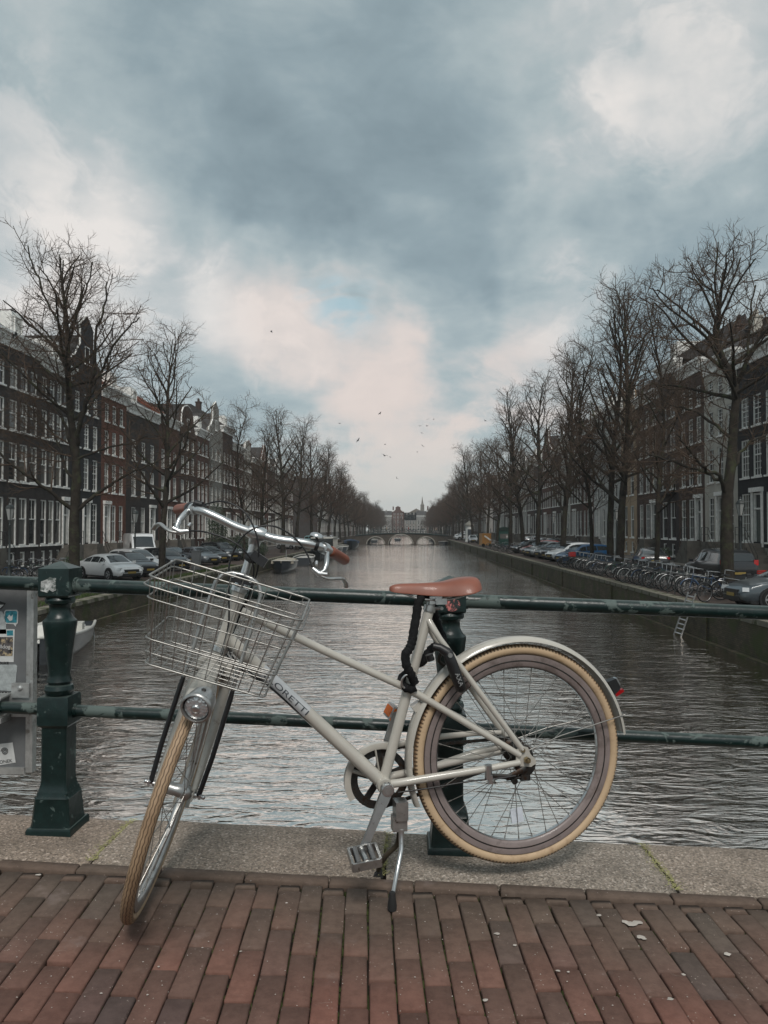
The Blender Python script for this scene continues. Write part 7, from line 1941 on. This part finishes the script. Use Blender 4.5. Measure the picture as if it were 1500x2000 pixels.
# ================================================================== boats
def hull(L_, B_, H_, mat_, parent, inner=None, name='hull'):
    mb = MB(); st = []; n = 12; K = 9
    for i in range(n + 1):
        t = i / n; x = -L_ / 2 + L_ * t; w_ = B_ / 2 * (min(1, .86 + .5 * t) if t < .3 else math.sqrt(max(0, 1 - ((t - .3) / .7) ** 2.6))); w_ = max(w_, .03); sh = H_ * (1 + .25 * t * t)
        for k in range(K):
            a = PI * k / (K - 1); st.append(V((x, -math.cos(a) * w_ * (abs(math.cos(a)) ** -.35 if abs(math.cos(a)) > .05 else 1) if False else -math.cos(a) * w_, sh - (sh + .25) * math.sin(a) ** .7)))
    fs = [(i * K + k, i * K + k + 1, (i + 1) * K + k + 1, (i + 1) * K + k) for i in range(n) for k in range(K - 1)]; fs.append(tuple(range(K)))
    mb.add(st, fs); o = mb.build(name, mat_, parent, smooth=50)
    r_ = MB(); r_.tube([st[i * K] for i in range(n + 1)] + [st[i * K + K - 1] for i in range(n, -1, -1)], .05, 6); r_.build('gunwale', inner or M_WHITEP, parent, smooth=60)
    d = MB(); vs = []
    for i in range(n + 1): a = st[i * K]; b_ = st[i * K + K - 1]; vs += [V((a.x, a.y * .93, a.z - .16)), V((b_.x, b_.y * .93, b_.z - .16))]
    d.add(vs, [(i * 2, i * 2 + 1, i * 2 + 3, i * 2 + 2) for i in range(n)]); d.build('deck', inner or M_WHITEP, parent)
    return o
M_HULLD = mat('dark_hull', (.015, .02, .026), .4, var=.15, coat=.3)
M_BOATW = mat('white_gelcoat', (.52, .51, .47), .4, var=.08, coat=.2)
b1 = thing('motor_boat', 'small motor boat with cream deck and dark hull moored behind the left post', 'boat', (-10.9, 23.6, WZ), R(-75), 'boats moored on the left side')
hull(5.2, 1.9, .62, M_HULLD, b1, M_BOATW); MB().box((.7, 0, .78), (.9, .8, .32), None, (.7, .8)).build('console', M_BOATW, b1); MB().box((-1.1, 0, .62), (.5, 1.3, .30)).build('bench', M_BOATW, b1)
MB().box((-2.45, 0, .82), (.36, .34, .42), None, (.8, .8)).box((-2.62, 0, .3), (.14, .12, .8)).build('outboard_motor', M_TRIM, b1); MB().lathe([(.12, 0), (.12, .26), (.10, .28)], None, 10, (1.75, .2, .75)).build('bollard', M_BOATW, b1, smooth=40)
MB().tube([(-2.5, .5, .5), (-2.95, .5, .1), (-3.0, .5, -.3)], .02, 6).tube([(-2.5, .75, .5), (-2.95, .75, .1), (-3.0, .75, -.3)], .02, 6).tube([(-2.95, .5, .1), (-2.95, .75, .1)], .02, 6).build('swim_ladder', M_ALLOY, b1)
b2 = thing('sloop', 'dark blue open sloop with cream cover moored at the left quay below the handlebar', 'boat', (-11.3, 70.5, WZ), R(-86), 'boats moored on the left side')
hull(6.4, 2.3, .80, M_HULLD, b2, M_BOATW); MB().prism([(-1.0, .7), (-.95, .95), (0, 1.12), (.95, .95), (1.0, .7)], -2.6, 2.2, 'x').build('cover', mat('cream_cover', (.36, .33, .27), .8, var=.2, vscale=2), b2); MB().box((-2.7, 0, .85), (.5, .8, .35)).build('stern_seat', M_BOATW, b2)
MB().tube([(1.5, .3, .9), (1.5, .3, 1.9)], .03, 6).build('mast_stub', M_ALLOY, b2)
b3 = thing('barge', 'dark blue covered barge moored before the arched bridge on the left', 'boat', (-10.9, 150, WZ), R(-84), 'boats moored on the left side')
hull(11, 3.2, 1.25, M_HULLD, b3, mat('blue_tarp', (.015, .035, .07), .6)); MB().prism([(-1.45, 1.1), (-1.35, 1.5), (0, 1.8), (1.35, 1.5), (1.45, 1.1)], -4.8, 4.0, 'x').build('cover', MATS['blue_tarp'], b3)
b4 = thing('tour_boat', 'glass sided canal tour boat with pale roof moored on the left', 'boat', (-11.2, 104, WZ), R(-88), 'boats moored on the left side')
hull(15, 3.4, 1.1, M_HULLD, b4, M_BOATW); MB().bb(-6.6, 4.6, -1.45, 1.45, 2.55, 2.68).build('roof', M_BOATW, b4)
for k in range(9):
    x0 = -6.4 + k * 1.2
    MB().bb(x0 + .06, x0 + 1.14, -1.41, -1.39, 1.25, 2.5).build('window', M_GLASS, b4); MB().bb(x0 + .06, x0 + 1.14, 1.39, 1.41, 1.25, 2.5).build('window', M_GLASS, b4)
    MB().bb(x0 - .06, x0 + .06, -1.44, -1.36, 1.0, 2.55).bb(x0 - .06, x0 + .06, 1.36, 1.44, 1.0, 2.55).build('window_post', M_BOATW, b4)
MB().bb(-6.5, 4.5, -1.43, 1.43, .9, 1.22).build('cabin_side', M_HULLD, b4); MB().bb(-6.55, -6.5, -1.35, 1.35, 1.22, 2.55).build('rear_window', M_GLASS, b4); MB().bb(4.5, 4.55, -1.35, 1.35, 1.22, 2.55).build('windscreen', M_GLASS, b4)
for i, (x, y, L_) in enumerate(((-11.2, 84, 6.5), (-11.3, 121, 8), (-11.3, 134, 7), (8.6, 181, 8), (-9.2, 214, 9), (7.4, 222, 9), (-3.0, 240, 8))):
    b_ = thing('open_boat', ['grey open boat behind the handlebar at the left quay', 'low dark boat just past the tour boat', 'small dark boat second past the tour boat', 'dark boat under the right end of the arched bridge', 'boat seen through the left arch', 'boat seen through the right arch', 'boat seen through the middle arch'][i], 'boat', (x, y, WZ), R(-88 if i % 2 else 92), 'boats moored on the left side' if i < 3 else 'boats around the arched bridge')
    hull(L_, 2.2, .75, M_HULLD, b_, M_BOATW)

# ================================================================== people on the far bridge and quay
def person(x, y, z, deg, coat, legs, label, step=.18, group=None):
    bm = bmesh.new()
    P = {'pel': (0, 0, .95), 'ch': (0, 0, 1.30), 'nk': (0, 0, 1.48), 'hd': (.02, 0, 1.60), 'tp': (.02, 0, 1.72), 'sl': (0, .19, 1.40), 'el': (-.05, .24, 1.14), 'hl': (.08, .22, .92), 'sr': (0, -.19, 1.40), 'er': (.03, -.24, 1.14), 'hr': (.16, -.2, .98),
         'pl': (0, .10, .88), 'kl': (step * .8, .10, .50), 'fl': (step * .6, .10, .08), 'tl': (step * .6 + .16, .10, .04), 'pr': (0, -.10, .88), 'kr': (-step * .3, -.10, .48), 'fr': (-step * 1.6, -.10, .10), 'tr': (-step * 1.6 + .15, -.10, .04)}
    Rd = {'pel': .15, 'ch': .17, 'nk': .06, 'hd': .10, 'tp': .08, 'sl': .08, 'el': .055, 'hl': .04, 'sr': .08, 'er': .055, 'hr': .04, 'pl': .10, 'kl': .065, 'fl': .05, 'tl': .04, 'pr': .10, 'kr': .065, 'fr': .05, 'tr': .04}
    E_ = [('pel', 'ch'), ('ch', 'nk'), ('nk', 'hd'), ('hd', 'tp'), ('ch', 'sl'), ('sl', 'el'), ('el', 'hl'), ('ch', 'sr'), ('sr', 'er'), ('er', 'hr'), ('pel', 'pl'), ('pl', 'kl'), ('kl', 'fl'), ('fl', 'tl'), ('pel', 'pr'), ('pr', 'kr'), ('kr', 'fr'), ('fr', 'tr')]
    me = bpy.data.meshes.new('person'); ks = list(P); me.from_pydata([P[k_] for k_ in ks], [(ks.index(a), ks.index(b_)) for a, b_ in E_], [])
    o = bpy.data.objects.new('person', me); COL.objects.link(o); bm.free()
    md = o.modifiers.new('skin', 'SKIN'); sv = me.skin_vertices[0].data
    for i_, k_ in enumerate(ks): sv[i_].radius = (Rd[k_], Rd[k_])
    sv[0].use_root = True
    o.modifiers.new('sub', 'SUBSURF').render_levels = 1
    bpy.context.view_layer.update(); m2 = bpy.data.meshes.new_from_object(o.evaluated_get(bpy.context.evaluated_depsgraph_get())); o.modifiers.clear(); o.data = m2
    for mm_ in (coat, legs, mat('skin_tone', (.35, .22, .17), .6, var=.05)): m2.materials.append(mm_)
    for p_ in m2.polygons: c = p_.center; p_.material_index = 2 if c.z > 1.50 else (0 if c.z > .86 else 1)
    o.location = (x, y, z); o.rotation_euler = (0, 0, R(deg)); tag(o, label, 'person', group); return o
cD, cN, cR_, cB = mat('dark_coat', (.02, .02, .022), .9), mat('jeans', (.03, .045, .08), .9), mat('red_jacket', (.25, .03, .025), .9), mat('beige_coat', (.28, .22, .15), .9)
GP = 'people on the arched bridge'
for i, (x, c_, l_, d_, lb) in enumerate([(-8.2, cD, cN, 0, 'person in dark coat walking near the left end of the arched bridge'), (-5.1, cB, cD, 180, 'person in beige coat above the left arch'), (-1.2, cD, cD, 0, 'person all in black at the crown of the arched bridge'), (.4, cR_, cN, 180, 'person in red jacket at the crown of the arched bridge'), (4.0, cD, cN, 0, 'person in dark coat above the right arch'), (7.3, cB, cN, 180, 'person in beige coat near the right end of the arched bridge')]):
    person(x, 191.8 + .3 * i, deck(x), d_, c_, l_, lb, group=GP)

# ================================================================== gulls
M_GULL = mat('gull_grey', (.16, .16, .16), .8, var=.2)
def gull():
    mb = MB(); mb.lathe([(.01, -.24), (.05, -.16), (.075, 0), (.055, .14), (.03, .20), (.01, .25)], Matrix.Rotation(PI / 2, 3, 'X'), 8); o = mb.build('gull', M_GULL, smooth=60)
    for s_ in (1, -1):
        w_ = MB(); pts_ = [(0, .10, .03), (s_ * .28, .14, .16), (s_ * .62, -.02, .08), (s_ * .30, -.02, .14), (0, -.08, .02)]
        w_.add([V(q) + V((0, 0, .008)) for q in pts_] + [V(q) - V((0, 0, .008)) for q in pts_], [(0, 1, 3, 4), (1, 2, 3), (9, 8, 6, 5), (8, 7, 6), (0, 4, 9, 5), (0, 5, 6, 1), (1, 6, 7, 2), (2, 7, 8, 3), (3, 8, 9, 4)]); w_.build('wing', M_GULL, o)
    return o
g0 = gull()
GU = [(751, 890, 55), (742, 808, 80), (699, 860, 70), (663, 827, 110), (820, 832, 100), (834, 832, 100), (836, 819, 120), (847, 819, 130), (824, 846, 130), (752, 868, 110), (825, 871, 110), (775, 934, 90), (948, 822, 80), (530, 648, 70), (762, 893, 130), (815, 883, 140)]
for i, (px, py, D) in enumerate(GU):
    o = g0 if i == 0 else copy_tree(g0); q = onplane(px, py, (0, D, 0), (0, 1, 0)); o.location = q; o.rotation_euler = (rk.uniform(-.5, .5), rk.uniform(-.8, .8), rk.uniform(0, 6.28))
    o.scale = (.55,) * 3; tag(o, 'largest dark gull with spread wings low over the canal' if i == 0 else ('lone gull high over the left trees' if i == 13 else ['','upper dark gull of the flock, above the bridge\'s left arch','gull left of the flock, just above the left trees','leftmost small gull high over the left row','left gull of the four in line','second gull of the four in line','third gull of the four in line, lower','rightmost gull of the four in line','gull just below the four in line','small gull above the largest dark one','tiny gull straight below the one under the line','lowest gull, nearest to the arched bridge','gull at the right, close to the tall right trees','','tiny gull touching the largest dark one\'s right','tiny gull low at the right of the flock'][i]), 'bird', 'gulls over the canal')
bpy.context.view_layer.update()

# ================================================================== damp air over the canal
hz_m = bpy.data.materials.new('haze'); hz_m.use_nodes = True; HT = NT(hz_m.node_tree); HT.N.clear()
pv = HT.n('ShaderNodeVolumePrincipled'); pv.inputs['Color'].default_value = (.86, .90, .92, 1); pv.inputs['Density'].default_value = .0004; pv.inputs['Anisotropy'].default_value = .1
HT.L.new(pv.outputs[0], HT.n('ShaderNodeOutputMaterial').inputs['Volume'])
hz_o = MB().bb(-420, 420, -20, 920, -5.0, 31).build('haze', hz_m); hz_o['kind'] = 'stuff'; hz_o['label'] = 'thin pale haze in the air over the canal'
